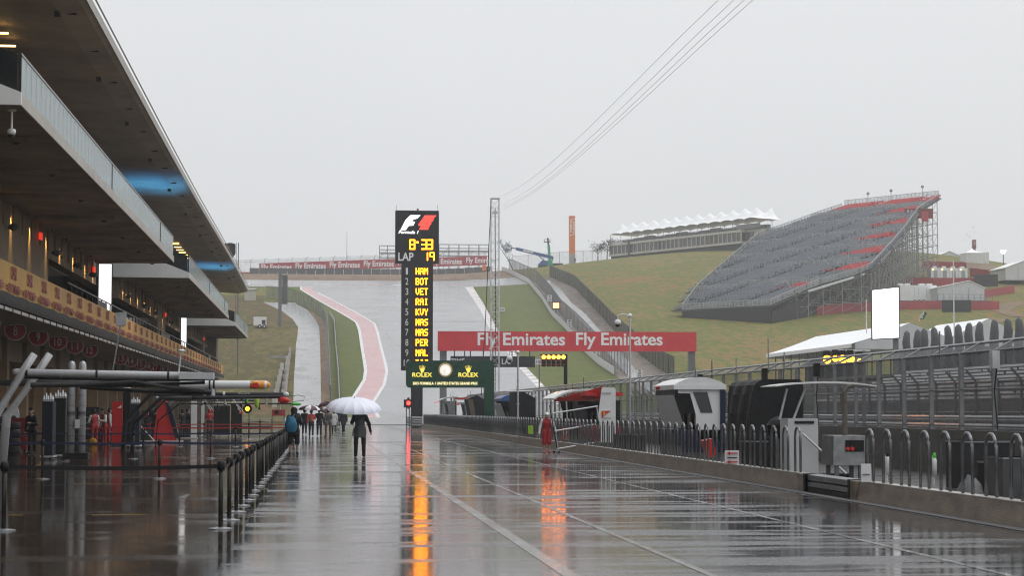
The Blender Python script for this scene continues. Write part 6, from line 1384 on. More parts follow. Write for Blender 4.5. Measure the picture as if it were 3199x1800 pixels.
mb = MB(); mb.box(a[0] + .05, b[0] - .05, 84.06, 84.1, 0, b[2] + .1); mb.build('foot', 'charcoal', o_)
p = PY(1835, 1380, 80); mb = MB(); mb.box(p[0], p[0] + .55, 80, 80.1, .45, .95); tag(mb.build('red_crate_panel', 'deep_red'), 'dark red panel behind the hoops beside the tilted frame', 'panel')
for px, py, m_, lab in ((2772, 1420, 'white_paint', 'white extinguisher bottle behind the near hoops'), (2919, 1425, 'green_cap', 'green topped bottle behind the near hoops'), (1658, 1337, 'lime', 'bright lime vest hanging on the hoops')):
    Yx = 36 if px > 2500 else 95; c = PY(px, py, Yx); mb = MB()
    if m_ == 'lime': mb.box(c[0] - .12, c[0] + .12, Yx, Yx + .1, c[2] - .3, c[2] + .1); tag(mb.build('safety_vest', 'lime'), lab, 'vest')
    else:
        bt = thing('extinguisher', lab, 'bottle', (c[0], Yx, 0)); mb.lathe((c[0], Yx, c[2] - .38), [(.045, 0), (.045, .3), (.02, .36)], 10); mb.box(c[0] - .02, c[0] + .02, Yx + .05, Yx + .08, 0, c[2]); mb.build('bottle', 'white_paint', bt, smooth=True); mb = MB(); mb.lathe((c[0], Yx, c[2] - .04), [(.035, 0), (.035, .06), (.015, .1)], 8); mb.build('cap', m_ if m_ != 'white_paint' else 'charcoal', bt)
# clutter behind the near hoops: cases, cabinets
for k, (x0, x1, y0, y1, h, m_, lab) in enumerate(((10.9, 11.6, 31.0, 31.9, .95, 'dark_grey', 'dark grey equipment cabinet behind the nearest hoops'), (11.7, 12.4, 33.5, 34.6, .8, 'black', 'black equipment case behind the near hoops'), (10.9, 11.9, 28.2, 29.3, 1.05, 'black', 'black flight case at the right picture edge'), (12.6, 13.6, 38, 39.2, 1.1, 'charcoal', 'charcoal locker behind the steel gate beam'), (11.1, 11.7, 51.2, 52.0, .9, 'black', 'black box beside the covered stand'), (11.4, 12.4, 75, 76.5, .8, 'charcoal', 'low charcoal case between the pit wall stands'))):
    t = thing('flight_case', lab, 'case', ((x0 + x1) / 2, (y0 + y1) / 2, 0), 'equipment cases behind the pit wall'); mb = MB(); mb.box(x0, x1, y0, y1, .1, h); mb.build('body', m_, t)
    for zz in (.12, h - .03): mb = MB(); mb.box(x0 - .01, x1 + .01, y0 - .01, y1 + .01, zz, zz + .03); mb.build('edge_strip', 'galv', t)
    for xx in (x0 + .08, x1 - .08): mb = MB(); mb.lathe((xx, y0 + .1, .06), [(.06, 0), (.06, .05)], 8, 'y'); mb.build('castor', 'tyre', t)
tp_ = thing('tarpaulin', 'grey folded tarpaulin heap behind the near hoops', 'cover', (11.2, 34, 0)); mb = MB(); rows = []
for i in range(10):
    rows.append([(10.9 + i * .07, 33.2 + j * .1, max(0, .55 * math.sin(math.pi * (i + .5) / 10) * math.sin(math.pi * (j + .5) / 9) + .06 * math.sin(i * 3 + j * 2))) for j in range(9)])
mb.grid(rows); mb.build('sheet', 'dark_grey', tp_, smooth=True)
# pit exit: stacked rails and red light
rx = thing('pit_exit_light', 'red pit exit signal lamp in a dark frame at the wall end', 'signal', (PY(1272, 1276, 196)[0], 197, 0)); c = PY(1276, 1260, 197); a, b = PY(1262, 1249, 197), PY(1287, 1274, 197)
mb = MB(); mb.box(a[0], b[0], 197.05, 197.3, b[2], a[2]); mb.build('board', 'black', rx); mb = MB(); mb.lathe((c[0], 197, c[2]), [(.2, 0), (.2, .05)], 14, 'y'); mb.build('red_lamp', 'lamp_red', rx)
for dz in (-.45, .42):
    mb = MB(); mb.lathe((c[0] + .0, 197, c[2] + dz), [(.14, 0), (.14, .05)], 10, 'y'); mb.build('dim_lamp', 'deep_red', rx)
mb = MB(); mb.box(a[0] + .2, a[0] + .3, 197.1, 197.2, 0, b[2]); mb.build('leg', 'galv_dull', rx); mb = MB(); mb.box(b[0] - .3, b[0] - .2, 197.1, 197.2, 0, b[2]); mb.build('leg', 'galv_dull', rx)
sr_ = thing('rail_end', 'pale stacked guard rail end curving out at the pit exit', 'guard rail', (PY(1290, 1300, 196)[0], 196.5, 0))
for k in range(4): z = .25 + k * .24; a, b = PY(1272, 1290, 197.5), PY(1318, 1290, 196.4); mb = MB(); mb.tube([(a[0], 197.8, z + .02), (a[0] + .6, 196.9, z), (b[0], 196.2, z)], .11, 7); mb.build('rail', 'alu', sr_)
for x in (PY(1285, 1290, 197)[0], PY(1310, 1290, 197)[0]): mb = MB(); mb.box(x - .05, x + .05, 196.6, 196.7, 0, 1.1); mb.build('post', 'galv_dull', sr_)
# small step bench at the wall
sb_ = thing('step_bench', 'small metal step bench against the pit wall', 'step', (9.6, 100, 0)); p = PZ(1618, 1388); 
for dx in (-.3, .3):
    mb = MB(); mb.bar((p[0] + dx, p[1], 0), (p[0] + dx, p[1], .34), .05); mb.bar((p[0] + dx, p[1] + .4, 0), (p[0] + dx, p[1] + .4, .34), .05); mb.build('leg', 'galv', sb_)
mb = MB(); mb.box(p[0] - .38, p[0] + .38, p[1] - .05, p[1] + .45, .34, .38); mb.build('tread', 'galv', sb_); mb = MB(); mb.box(p[0] - .33, p[0] + .33, p[1], p[1] + .4, .16, .19); mb.build('lower_tread', 'galv', sb_)
# ================================================================ apron: belt barriers
def stanchion_meshes():
    m = MB(); m.tube([(0, 0, .03), (0, 0, .93)], .034, 10); pole = m.mesh('pole', 'post_black', smooth=True)
    m = MB(); m.lathe((0, 0, 0), [(.17, 0), (.17, .012), (.06, .03)], 16); base = m.mesh('base', 'galv')
    m = MB(); m.lathe((0, 0, .93), [(.055, -.09), (.055, .03), (.025, .05)], 10); head = m.mesh('belt_head', 'black', smooth=True); return pole, base, head
SP, SBm, SH = stanchion_meshes()
nst = [0]
def stanchion(x, y, label):
    t = thing('belt_post', label, 'post', (x, y, 0), 'belt barrier posts'); place('pole', SP, (x, y, 0), t); place('base', SBm, (x, y, .002), t); place('belt_head', SH, (x, y, 0), t); return t
ORD2 = ORDN + ['thirteenth', 'fourteenth', 'fifteenth', 'sixteenth', 'seventeenth', 'eighteenth', 'nineteenth', 'twentieth', 'twenty first', 'twenty second', 'twenty third', 'twenty fourth', 'twenty fifth', 'twenty sixth', 'twenty seventh', 'twenty eighth', 'twenty ninth', 'thirtieth', 'thirty first']
ys_post = [29.0 + 2.28 * k for k in range(30)]
for k, y in enumerate(ys_post):
    x = -1.39 + (.06 if k else 0) + random.uniform(-.025, .025)
    stanchion(x, y + random.uniform(-.15, .15), 'black belt post in the long row beside the pit lane, %s from the camera' % ORD2[k])
def belt(x0, y0, x1, y1, m_, label, z=.9):
    mb = MB(); n = 10; rows = []
    for i in range(n + 1):
        t = i / n; x, y = x0 + (x1 - x0) * t, y0 + (y1 - y0) * t; s = z - .03 * math.sin(math.pi * t); rows.append([(x, y, s - .028), (x, y, s + .028)])
    mb.grid(rows); return tag(mb.build('barrier_belt', m_), label, 'belt', 'retractable barrier belts')
for k in range(len(ys_post) - 1): belt(-1.34, ys_post[k], -1.34, ys_post[k + 1], 'belt_black', 'black belt between the %s and next post of the long row' % ORD2[k])
rowsB = [(29.0, 'belt_black', 'black', [-4.4, -8.2]), (50.4, 'belt_navy', 'navy', [-3.9, -6.76, -9.4]), (71.0, 'belt_navy', 'navy', [-3.75, -6.4, -9.2]), (94.0, 'belt_red', 'red', [-3.8, -6.4, -9.0, -11.6]), (118, 'belt_red', 'red', [-4.0, -6.6, -9.3]), (140, 'belt_black', 'black', [-4.0, -6.8])]
for j, (y, m_, cn, xs_) in enumerate(rowsB):
    px_ = -1.36
    for i, x in enumerate(xs_):
        stanchion(x, y + random.uniform(-.2, .2), 'belt post %s from the lane end of the %s cross row counted from the camera' % (['first', 'second', 'third', 'fourth'][i], ORDN[j] if j else 'nearest'))
        belt(px_, y, x, y, m_, '%s belt span %s from the lane end in the %s cross row' % (cn, ['first', 'second', 'third', 'fourth'][i], ORDN[j] if j else 'nearest')); px_ = x
    belt(px_, y, -13.5, y, m_, '%s belt reaching to the garages in the %s cross row' % (cn, ORDN[j] if j else 'nearest'))
# ================================================================ apron: gantries and team equipment
def boom(label, Y, p0, p1, r, m_, tip=None, tipm=None, base_px=None, rows=None, postm=None):
    a, b = PY(*p0, Y), PY(*p1, Y); t = thing('pit_gantry', label, 'gantry', (a[0], Y, 0), 'pit stop gantries'); mb = MB()
    mb.tube([a, a + (b - a) * .02, b - (b - a) * .02, b], [r * .8, r, r, r * .85], 14); mb.build('boom', m_, t, smooth=True); return t, a, b
t, a, b = boom('silver pit gantry boom with leaning forked post at the left edge', 47, (40, 1163), (662, 1176), .085, 'silver_paint')
for yo in (0, 2.2):
    mb = MB(); q0 = PY(-14 + yo * 16, 1300, 47 + yo); q1 = PY(62 + yo * 22, 1175, 47 + yo); q2 = PY(108 + yo * 22, 1106, 47 + yo); mb.tube([(q0[0] - .12, 47 + yo, 0), q0, q1, q2], [.11, .11, .1, .085], 12); mb.build('forked_post', 'silver_paint', t, smooth=True)
for f in (.07, .42, .78): c = a + (b - a) * f; mb = MB(); mb.lathe(tuple(c), [(.093, -.025), (.093, .025)], 12, 'x'); mb.build('hose_clamp', 'charcoal', t)
mb = MB(); e0 = PY(560, 1169, 46.9); e1 = PY(668, 1180, 46.9); mb.box(e0[0], e1[0], 46.75, 47.2, e1[2] - .04, e0[2] + .03); mb.build('end_bracket', 'silver_paint', t)
for (p, q_, r_, m_) in (((95, 1202), (420, 1192), .05, 'dark_grey'), ((420, 1192), (640, 1222), .05, 'dark_grey'), ((95, 1206), (640, 1196), .035, 'black'), ((250, 1210), (660, 1228), .045, 'black'), ((60, 1178), (640, 1186), .04, 'black')):
    A, B = PY(*p, 47.3), PY(*q_, 47.3); mb = MB(); mb.tube([A, (A + B) / 2 - [0, 0, .03], B], r_, 8); mb.build('air_hose', m_, t)
A, B = PY(352, 1160, 47), PY(376, 1018, 47); mb = MB(); mb.tube([A, B], .02, 6); mb.build('lamp_pole', 'grey_metal', t)
mb = MB(); A, B = PY(363, 977, 47), PY(393, 1020, 47); mb.hexa([(A[0], 47, B[2]), (B[0], 47, B[2] + .03), (B[0], 47.15, B[2] + .03), (A[0], 47.15, B[2])], [(A[0] - .02, 47, A[2]), (B[0], 47, A[2] + .02), (B[0], 47.15, A[2] + .02), (A[0] - .02, 47.15, A[2])]); mb.build('flood_lamp', 'galv', t)
A, B = PY(558, 1166, 47), PY(566, 1100, 47); mb = MB(); mb.tube([A, B], .02, 6); mb.lathe((B[0], 47, B[2]), [(.09, 0), (.1, .03), (.05, .06)], 10); mb.build('beacon', 'alu', t)
t, a, b = boom('white pit gantry boom with an orange rounded tip and red emblem', 60, (560, 1202), (836, 1203), .125, 'white_paint')
mb = MB(); mb.lathe((b[0] - .22, 60, b[2]), [(.125, -.3), (.13, -.1), (.13, .1), (.11, .22), (.05, .29), (.01, .3)], 16, 'x'); mb.build('tip', 'orange_tip', t, smooth=True)
c = PY(800, 1204, 59.85); mb = MB(); mb.prism([(c[0] - .2, 59.86, c[2] - .06), (c[0] + .12, 59.86, c[2] - .06), (c[0] + .04, 59.86, c[2] + .08), (c[0] - .08, 59.86, c[2] + .06)], (0, .02, 0)); mb.build('emblem', 'bright_red', t, fix=True)
for px in (655, 668): c = PY(px, 1202, 60); mb = MB(); mb.lathe((c[0], 60, c[2]), [(.145, -.02), (.145, .03)], 16, 'x'); mb.build('clamp', 'black', t)
c = PY(664, 1216, 60); mb = MB(); mb.tube([(c[0], 60, c[2] + .1), (c[0], 60, c[2] - .2)], .08, 8); mb.build('swivel', 'alu', t)
A = PY(-40, 1202, 60); mb = MB(); mb.tube([(a[0], 60, a[2]), (a[0] - 5.4, 60, a[2] + .05), (a[0] - 6.6, 60, 1.5), (a[0] - 6.8, 60, 0)], [.1, .1, .11, .13], 10); mb.build('arm', 'charcoal', t, smooth=True)
for (lab, Y, p0, p1, r, extra) in (('black pit gantry boom with red wrapped tip above the apron', 78, (600, 1244), (892, 1240), .07, 'red'), ('dark pit gantry boom with white end cap and lettering', 84, (560, 1232), (893, 1233), .085, 'cap'), ('slim black gantry boom with a green wrapped end', 96, (640, 1262), (935, 1262), .035, 'green'), ('grey pit gantry rail with hanging lamps farther back', 104, (590, 1250), (800, 1252), .06, None)):
    t, a, b = boom(lab, Y, p0, p1, r, 'charcoal' if extra else 'dark_grey')
    mb = MB(); mb.tube([(a[0], Y, a[2]), (a[0] - 1.2, Y, a[2]), (a[0] - 2.2, Y, 1.2), (a[0] - 2.3, Y, 0)], r * 1.1, 8); mb.build('arm', 'charcoal', t, smooth=True)
    if extra == 'red':
        mb = MB(); mb.lathe((b[0] - .1, Y, b[2] - .13), [(.05, -.2), (.13, -.1), (.15, .05), (.1, .2), (.03, .26)], 9, 'x'); 
        for j, v in enumerate(mb.v): mb.v[j] = (v[0], v[1], v[2] + .04 * math.sin(v[0] * 20 + v[2] * 13))
        mb.build('wrapped_tip', 'bright_red', t, smooth=True)
        mb = MB(); mb.tube([b, b + [.5, 0, .06], b + [.75, 0, .0], b + [.7, 0, -.15], b + [.3, 0, -.2]], .012, 5); mb.build('wire_loop', 'black', t)
    if extra == 'cap':
        mb = MB(); mb.lathe((b[0], Y, b[2]), [(.1, -.1), (.11, .06), (.06, .12)], 10, 'x'); mb.build('cap', 'white_paint', t, smooth=True); c = PY(762, 1230, Y); text('WILLIAMS', (c[0], Y - .1, c[2]), .07, 'print_grey', t, w=.5)
        for px in (700, 640): c = PY(px, 1232, Y); mb = MB(); mb.lathe((c[0], Y, c[2]), [(.1, -.05), (.1, .05)], 10, 'x'); mb.build('joint', 'alu', t)
    if extra == 'green':
        mb = MB(); mb.lathe((b[0] - .15, Y, b[2] - .02), [(.03, -.28), (.07, -.1), (.08, .1), (.03, .24)], 8, 'x'); mb.build('wrapped_tip', 'green_cap', t, smooth=True)
    for k, px in enumerate(np.linspace(p0[0] + 40, p1[0] - 60, 4)):
        c = PY(px, p0[1] + 8, Y); mb = MB(); mb.tube([(c[0], Y, c[2] + .1), (c[0], Y, c[2] - .08)], .02, 5); mb.lathe((c[0], Y, c[2] - .16), [(.05, 0), (.05, .09)], 8); mb.build('hanging_lamp', 'alu' if k % 2 else 'black', t)
c = PY(770, 1258, 80); mb = MB(); mb.lathe((c[0], 80, c[2]), [(.06, 0), (.07, .1), (.05, .2)], 8); tag(mb.build('hanging_lamp', 'green_cap'), 'small green hanging lamp below the dark boom', 'lamp')
c = PY(802, 1258, 80); mb = MB(); mb.lathe((c[0], 80, c[2] - .25), [(.01, 0), (.09, .15), (.09, .35), (.02, .5)], 9); tag(mb.build('covered_lamp', 'lime'), 'lime green cover hanging from the dark boom', 'cover')
for px, py, m_, lab in ((659, 1284, 'bright_red', 'red air gun hanging on two white hoses'), (753, 1288, 'orange_board', 'orange air gun hanging near the amber lamp')):
    c = PY(px, py, 100); g_ = thing('air_gun', lab, 'air gun', c); mb = MB(); mb.box(c[0] - .1, c[0] + .1, 100, 100.12, c[2] - .08, c[2] + .06); mb.build('gun', m_, g_)
    for dx in (0, .12): A = PY(px - 26, py - 40, 100); mb = MB(); mb.tube([(c[0] + dx, 100, c[2]), (A[0] + dx * .4, 100, A[2])], .014, 5); mb.build('hose', 'white_paint', g_)
tl = thing('pit_light', 'black disc signal with one glowing amber lamp on a pole', 'signal', (PY(773, 1279, 128)[0], 128, 0)); c = PY(773, 1278, 128); mb = MB(); mb.lathe((c[0], 128.05, c[2]), [(.3, 0), (.3, .1)], 16, 'y'); mb.build('disc', 'black', tl); mb = MB(); mb.lathe((c[0], 128, c[2]), [(.12, 0), (.12, .04)], 12, 'y'); mb.build('lamp', 'lamp_amber', tl); mb = MB(); mb.tube([(c[0] + .1, 128.1, 0), (c[0] + .1, 128.1, c[2])], .03, 6); mb.build('pole', 'dark_grey', tl)
# silver cylinders
for k, px in enumerate((220, 254)):
    p = PZ(px, 1441); zt = PY(px, 1128, p[1])[2]; t = thing('equipment_column', 'silver round topped column, %s of the pair on the apron' % ('left' if k == 0 else 'right'), 'column', (p[0], p[1], 0), 'silver columns'); mb = MB(); mb.lathe((p[0], p[1], .25), [(.13, 0), (.13, zt - .45), (.12, zt - .36), (.08, zt - .28), (.02, zt - .25)], 18); mb.build('tube', 'silver_paint', t, smooth=True)
    for z in np.arange(.5, zt - .6, .34): mb = MB(); mb.lathe((p[0], p[1], z), [(.134, 0), (.134, .015)], 18); mb.build('ring', 'dark_grey', t)
    mb = MB(); mb.lathe((p[0], p[1], 1.55), [(.135, 0), (.135, .11)], 18); mb.build('band', 'dark_grey', t)
    mb = MB(); mb.box(p[0] - .24, p[0] + .24, p[1] - .24, p[1] + .24, .05, .27); mb.build('base', 'black', t)
    if k: mb = MB(); mb.box(p[0] - .2, p[0] - .05, p[1] - .2, p[1] - .12, 1.1, 1.4); mb.build('control_box', 'alu', t)
# dark racks, tool chest, trolleys
def rack(label, px0, px1, pyt, Y, m_, depth=.9, base=True, knobs=True):
    a, b = PY(px0, pyt, Y), PY(px1, pyt, Y); t = thing('equipment_rack', label, 'rack', ((a[0] + b[0]) / 2, Y, 0), 'equipment racks on the apron'); mb = MB(); mb.box(a[0], b[0], Y, Y + depth, .14, a[2]); mb.build('body', m_, t)
    mb = MB(); mb.box(a[0] - .05, b[0] + .05, Y - .05, Y + depth + .05, .08, .14); mb.build('tray', 'alu', t)
    for x in (a[0] + .08, b[0] - .08): mb = MB(); mb.lathe((x, Y + .05, .05), [(.05, 0), (.05, .05)], 8, 'y'); mb.build('castor', 'tyre', t)
    if knobs:
        for k in range(5): mb = MB(); xx = a[0] + (b[0] - a[0]) * (k + .5) / 5; mb.lathe((xx, Y + .2, a[2]), [(.05, 0), (.06, .08), (.02, .2 + .1 * (k % 2))], 7); mb.build('bottle_valve', 'alu', t)
    return t
rack('tall black gas bottle rack beside the red tool chest', 384, 408, 1225, 92, 'black'); rack('black equipment rack with silver valves on a trolley', 408, 436, 1262, 91, 'cloth_navy')
rt2 = rack('red tool chest with a white emblem in the garage row', 350, 383, 1255, 97, 'bright_red', knobs=False); c = PY(372, 1272, 96.9); mb = MB(); mb.prism([(c[0] - .1, 96.97, c[2] - .06), (c[0] + .1, 96.97, c[2] - .06), (c[0] + .1, 96.97, c[2] + .08)], (0, .02, 0)); mb.build('emblem', 'print_white', rt2, fix=True)
rack('dark covered rack left of the silver columns', 132, 165, 1255, 70, 'cloth_navy'); rack('black covered rack behind the silver columns', 168, 205, 1245, 72, 'black'); rack('dark rack with lamps far along the garages', 668, 718, 1268, 128, 'black'); rack('black rack with silver fittings far along the garages', 722, 756, 1262, 132, 'black')
A = PZ(470, 1385); mb = MB(); mb.tube([(A[0] - .9, A[1], 1.3), (A[0] + .2, A[1], .12)], .03, 6); mb.box(A[0] - 1.5, A[0] + .35, A[1] - .1, A[1] + .6, .07, .13); o = tag(mb.build('hand_trolley', 'alu'), 'silver hand trolley with slanted handle on the apron', 'trolley')
# red draped gantry foot
Yr = 106; dg = thing('draped_gantry', 'gantry foot draped in bright red cloth with silver forked arms', 'gantry', (PY(512, 1380, Yr)[0], Yr, 0)); P = [PY(*p, Yr) for p in ((478, 1378), (552, 1378), (541, 1330), (530, 1275), (518, 1254), (497, 1254), (487, 1310))]
mb = MB(); mb.prism([(p[0], Yr, max(.12, p[2])) for p in P], (0, .6, 0)); mb.build('drape', 'bright_red', dg, fix=True)
P = [PY(*p, Yr) for p in ((516, 1256), (530, 1262), (548, 1320), (560, 1370), (548, 1370), (530, 1310))]; mb = MB(); mb.prism([(p[0], Yr - .06, p[2]) for p in P], (0, .5, 0)); mb.build('leg_cover', 'cloth_navy', dg, fix=True)
for (p, q_) in (((498, 1254), (480, 1228)), ((510, 1252), (503, 1226)), ((527, 1268), (560, 1230)), ((560, 1372), (532, 1280))): A, B = PY(*p, Yr), PY(*q_, Yr); mb = MB(); mb.tube([A, B], .09 if q_[1] < 1270 else .05, 8); mb.build('arm', 'silver_paint', dg, smooth=True)
A, B = PY(470, 1380, Yr), PY(570, 1380, Yr); mb = MB(); mb.box(A[0], B[0], Yr - .2, Yr + .9, .05, .12); mb.build('base_plate', 'alu', dg)
for (px0, px1, pt, Y, lab) in ((597, 615, 1246, 122, 'square white gantry column on the apron'), (629, 638, 1240, 131, 'thin white gantry pole on the apron')):
    a, b = PY(px0, pt, Y), PY(px1, pt, Y); t = thing('gantry_column', lab, 'column', ((a[0] + b[0]) / 2, Y, 0)); mb = MB(); mb.box(a[0], b[0], Y, Y + .3, .06, a[2]); mb.build('shaft', 'white_paint', t); mb = MB(); mb.box(a[0] - .6 if px0 < 600 else a[0] - .1, b[0] + .06, Y - .1, Y + .5, 0.01, .06); mb.build('foot', 'alu', t)
# surfboard shaped white panel, yellow wheel, pink board
a = PY(45, 1245, 86); mb = MB(); P = [(a[0] - .28, .15), (a[0] + .05, .1), (a[0] + .22, .9), (a[0] + .2, 1.6), (a[0] + .05, a[2]), (a[0] - .12, 1.7)]; mb.prism([(x, 86, z) for x, z in P], (0, .08, 0)); tag(mb.build('white_panel', 'white_vinyl', fix=True), 'tall white curved body panel leaning in the dark garage', 'panel')
c = PZ(290, 1392); mb = MB(); mb.lathe((c[0], c[1], .18), [(.08, -.1), (.18, -.09), (.18, .09), (.08, .1)], 16, 'y'); w_ = tag(mb.build('trolley_wheel', 'yellow_tyre', smooth=True), 'yellow trolley wheel on the wet apron', 'wheel')
pb_ = thing('pink_board', 'pink board with a black disc on legs at the apron end', 'board', (PY(868, 1290, 150)[0], 150, 0)); a, b = PY(849, 1281, 150), PY(891, 1300, 150); mb = MB(); mb.box(a[0], b[0], 150, 150.1, b[2], a[2]); mb.build('panel', 'banner_red', pb_); c = PY(864, 1288, 150); mb = MB(); mb.lathe((c[0], 149.95, c[2]), [(.16, 0), (.16, .03)], 16, 'y'); mb.build('disc', 'black', pb_)
for x in (a[0] + .08, b[0] - .08): mb = MB(); mb.box(x - .03, x + .03, 150.03, 150.08, 0, b[2]); mb.build('leg', 'galv_dull', pb_)
b4 = thing('track_cart', 'low dark cart with grey rails at the end of the apron', 'cart', (PY(800, 1310, 155)[0], 155, 0)); a, b = PY(745, 1300, 155), PY(848, 1300, 155); mb = MB(); mb.box(a[0], b[0], 155, 155.9, .25, .5); mb.build('bed', 'dark_grey', b4)
for k in range(3): mb = MB(); mb.tube([(a[0], 155, .6 + k * .22), (b[0], 155, .6 + k * .22)], .03, 6); mb.build('rail', 'galv', b4)
for x in np.linspace(a[0], b[0], 4): mb = MB(); mb.box(x - .04, x + .04, 155, 155.08, 0, 1.1); mb.build('upright', 'galv_dull', b4)

# crowded dark equipment along the garage fronts
for k, (Y, x, w_, h, m_) in enumerate(((58, -12.6, 1.2, 1.7, 'black'), (62, -13.8, .9, 2.0, 'cloth_navy'), (68, -12.9, 1.4, 1.5, 'charcoal'), (75, -13.6, 1.0, 1.9, 'black'), (83, -12.2, .8, 1.4, 'deep_red'), (87, -13.4, 1.2, 1.8, 'black'), (104, -13.0, 1.1, 1.7, 'charcoal'), (110, -12.4, .9, 1.6, 'black'), (117, -13.2, 1.3, 1.9, 'cloth_navy'), (125, -12.6, 1.0, 1.5, 'black'), (134, -13.0, 1.2, 1.8, 'charcoal'), (143, -12.5, 1.1, 1.6, 'deep_red'), (152, -12.8, 1.2, 1.7, 'black'), (163, -12.6, 1.2, 1.6, 'charcoal'))):
    t = thing('tool_cabinet', 'dark tool cabinet against the garage fronts, %s from the camera' % (ORD2[k] if k else 'nearest'), 'cabinet', (x, Y, 0), 'tool cabinets before the garages'); mb = MB(); mb.box(x - w_ / 2, x + w_ / 2, Y, Y + .7, .12, h); mb.build('body', m_, t)
    for d in range(4): mb = MB(); z = .25 + d * (h - .35) / 4; mb.box(x - w_ / 2 + .06, x + w_ / 2 - .06, Y - .02, Y, z, z + (h - .35) / 4 - .05); dr = mb.build('drawer', m_, t); mb = MB(); mb.box(x - .15, x + .15, Y - .05, Y - .02, z + .12, z + .15); mb.build('handle', 'alu', dr)
    for xx in (x - w_ / 2 + .1, x + w_ / 2 - .1): mb = MB(); mb.lathe((xx, Y + .1, .06), [(.06, 0), (.06, .05)], 8, 'y'); mb.build('castor', 'tyre', t)
for k, (x, Y) in enumerate(((-11.4, 64), (-11.8, 79), (-11.2, 95), (-11.6, 108), (-11.3, 121), (-11.5, 137))):
    t = thing('tyre_stack', 'stack of four black tyres on the apron, %s from the camera' % (ORD2[k] if k else 'nearest'), 'tyres', (x, Y, 0), 'tyre stacks before the garages')
    for j in range(4): mb = MB(); mb.lathe((x, Y, .02 + j * .31), [(.16, 0), (.30, .02), (.33, .08), (.33, .22), (.30, .28), (.16, .3)], 18); mb.build('tyre', 'tyre', t, smooth=True)
# ================================================================ people
def surface_nets(F, org, h):
    """naive surface nets on scalar grid F (inside < 0)"""
    nx, ny, nz = F.shape; S = F < 0
    c = [(0, 0, 0), (1, 0, 0), (0, 1, 0), (1, 1, 0), (0, 0, 1), (1, 0, 1), (0, 1, 1), (1, 1, 1)]
    sl = lambda d: (slice(d[0], nx - 1 + d[0]), slice(d[1], ny - 1 + d[1]), slice(d[2], nz - 1 + d[2]))
    cnt = sum(S[sl(d)].astype(int) for d in c); act = (cnt > 0) & (cnt < 8)
    idx = -np.ones(act.shape, int); I = np.argwhere(act); idx[act] = np.arange(len(I))
    acc = np.zeros((len(I), 3)); num = np.zeros(len(I))
    for a in range(8):
        for b in range(a + 1, 8):
            da, db = np.array(c[a]), np.array(c[b])
            if np.abs(da - db).sum() != 1: continue
            fa = F[tuple((I + da).T)]; fb = F[tuple((I + db).T)]; m = (fa < 0) != (fb < 0)
            t = np.zeros(len(I)); t[m] = fa[m] / (fa[m] - fb[m]); p = da + (db - da) * t[:, None]; acc[m] += p[m]; num[m] += 1
    V = (I + acc / np.maximum(num, 1)[:, None]) * h + org; Q = []
    for ax in range(3):
        e = [0, 0, 0]; e[ax] = 1; A = S[:nx - e[0], :ny - e[1], :nz - e[2]]; B = S[e[0]:, e[1]:, e[2]:]; o1, o2 = [(1, 2), (2, 0), (0, 1)][ax]
        for flip, M in ((0, A & ~B), (1, ~A & B)):
            P = np.argwhere(M); P = P[(P[:, o1] > 0) & (P[:, o2] > 0)]
            P = P[(P[:, 0] < nx - 1) & (P[:, 1] < ny - 1) & (P[:, 2] < nz - 1)]
            if len(P) == 0: continue
            d1 = np.zeros(3, int); d1[o1] = 1; d2 = np.zeros(3, int); d2[o2] = 1
            q = np.stack([idx[tuple((P - d1 - d2).T)], idx[tuple((P - d2).T)], idx[tuple(P.T)], idx[tuple((P - d1).T)]], 1)
            Q.append(q[:, ::-1] if flip else q)
    return V, np.concatenate(Q)
def sdf_mesh(name, prims, mats, h, ksm=.035):
    """prims: (a, b, ra, rb, mat, flat) rounded cones; flat squeezes front-to-back"""
    pts = np.array([p for q_ in prims for p in (q_[0], q_[1])]); R = max(max(q_[2], q_[3]) for q_ in prims) + .06
    lo = pts.min(0) - R; hi = pts.max(0) + R; n = np.ceil((hi - lo) / h).astype(int) + 1
    g = np.stack(np.meshgrid(*[lo[i] + np.arange(n[i]) * h for i in range(3)], indexing='ij'), -1)
    F = np.full(n, 9.0); 
    def dist(P, q_):
        a, b, ra, rb, _, fl = q_; a, b = V3(a), V3(b); sc = np.array([1, fl, 1.0]); d = (b - a) * sc; w = (P - a) * sc
        L = max(1e-9, (d * d).sum()); t = np.clip((w @ d) / L, 0, 1); return np.linalg.norm(w - t[..., None] * d, axis=-1) - (ra + (rb - ra) * t)
    for q_ in prims:
        a, b = V3(q_[0]), V3(q_[1]); r = max(q_[2], q_[3]) + .12
        l = np.maximum(((np.minimum(a, b) - r - lo) / h).astype(int), 0); u = np.minimum(((np.maximum(a, b) + r - lo) / h).astype(int) + 2, n)
        s = tuple(slice(l[i], u[i]) for i in range(3)); D = dist(g[s], q_); k = min(ksm, q_[2] * 1.2 + .004)
        f = F[s]; hh = np.maximum(k - np.abs(f - D), 0) / k; F[s] = np.minimum(f, D) - hh * hh * k * .25
    V, Q = surface_nets(F, lo, h)
    C = V[Q].mean(1); best = np.full(len(Q), 9.0); mi = np.zeros(len(Q), int)
    for q_ in prims:
        D = dist(C, q_); m = D < best; best[m] = D[m]; mi[m] = q_[4]
    me = bpy.data.meshes.new(name); me.from_pydata(V.tolist(), [], Q.tolist())
    for m in mats: me.materials.append(MAT[m])
    me.polygons.foreach_set('material_index', mi.astype(np.int32)); me.polygons.foreach_set('use_smooth', np.ones(len(Q), bool)); me.update(); return me
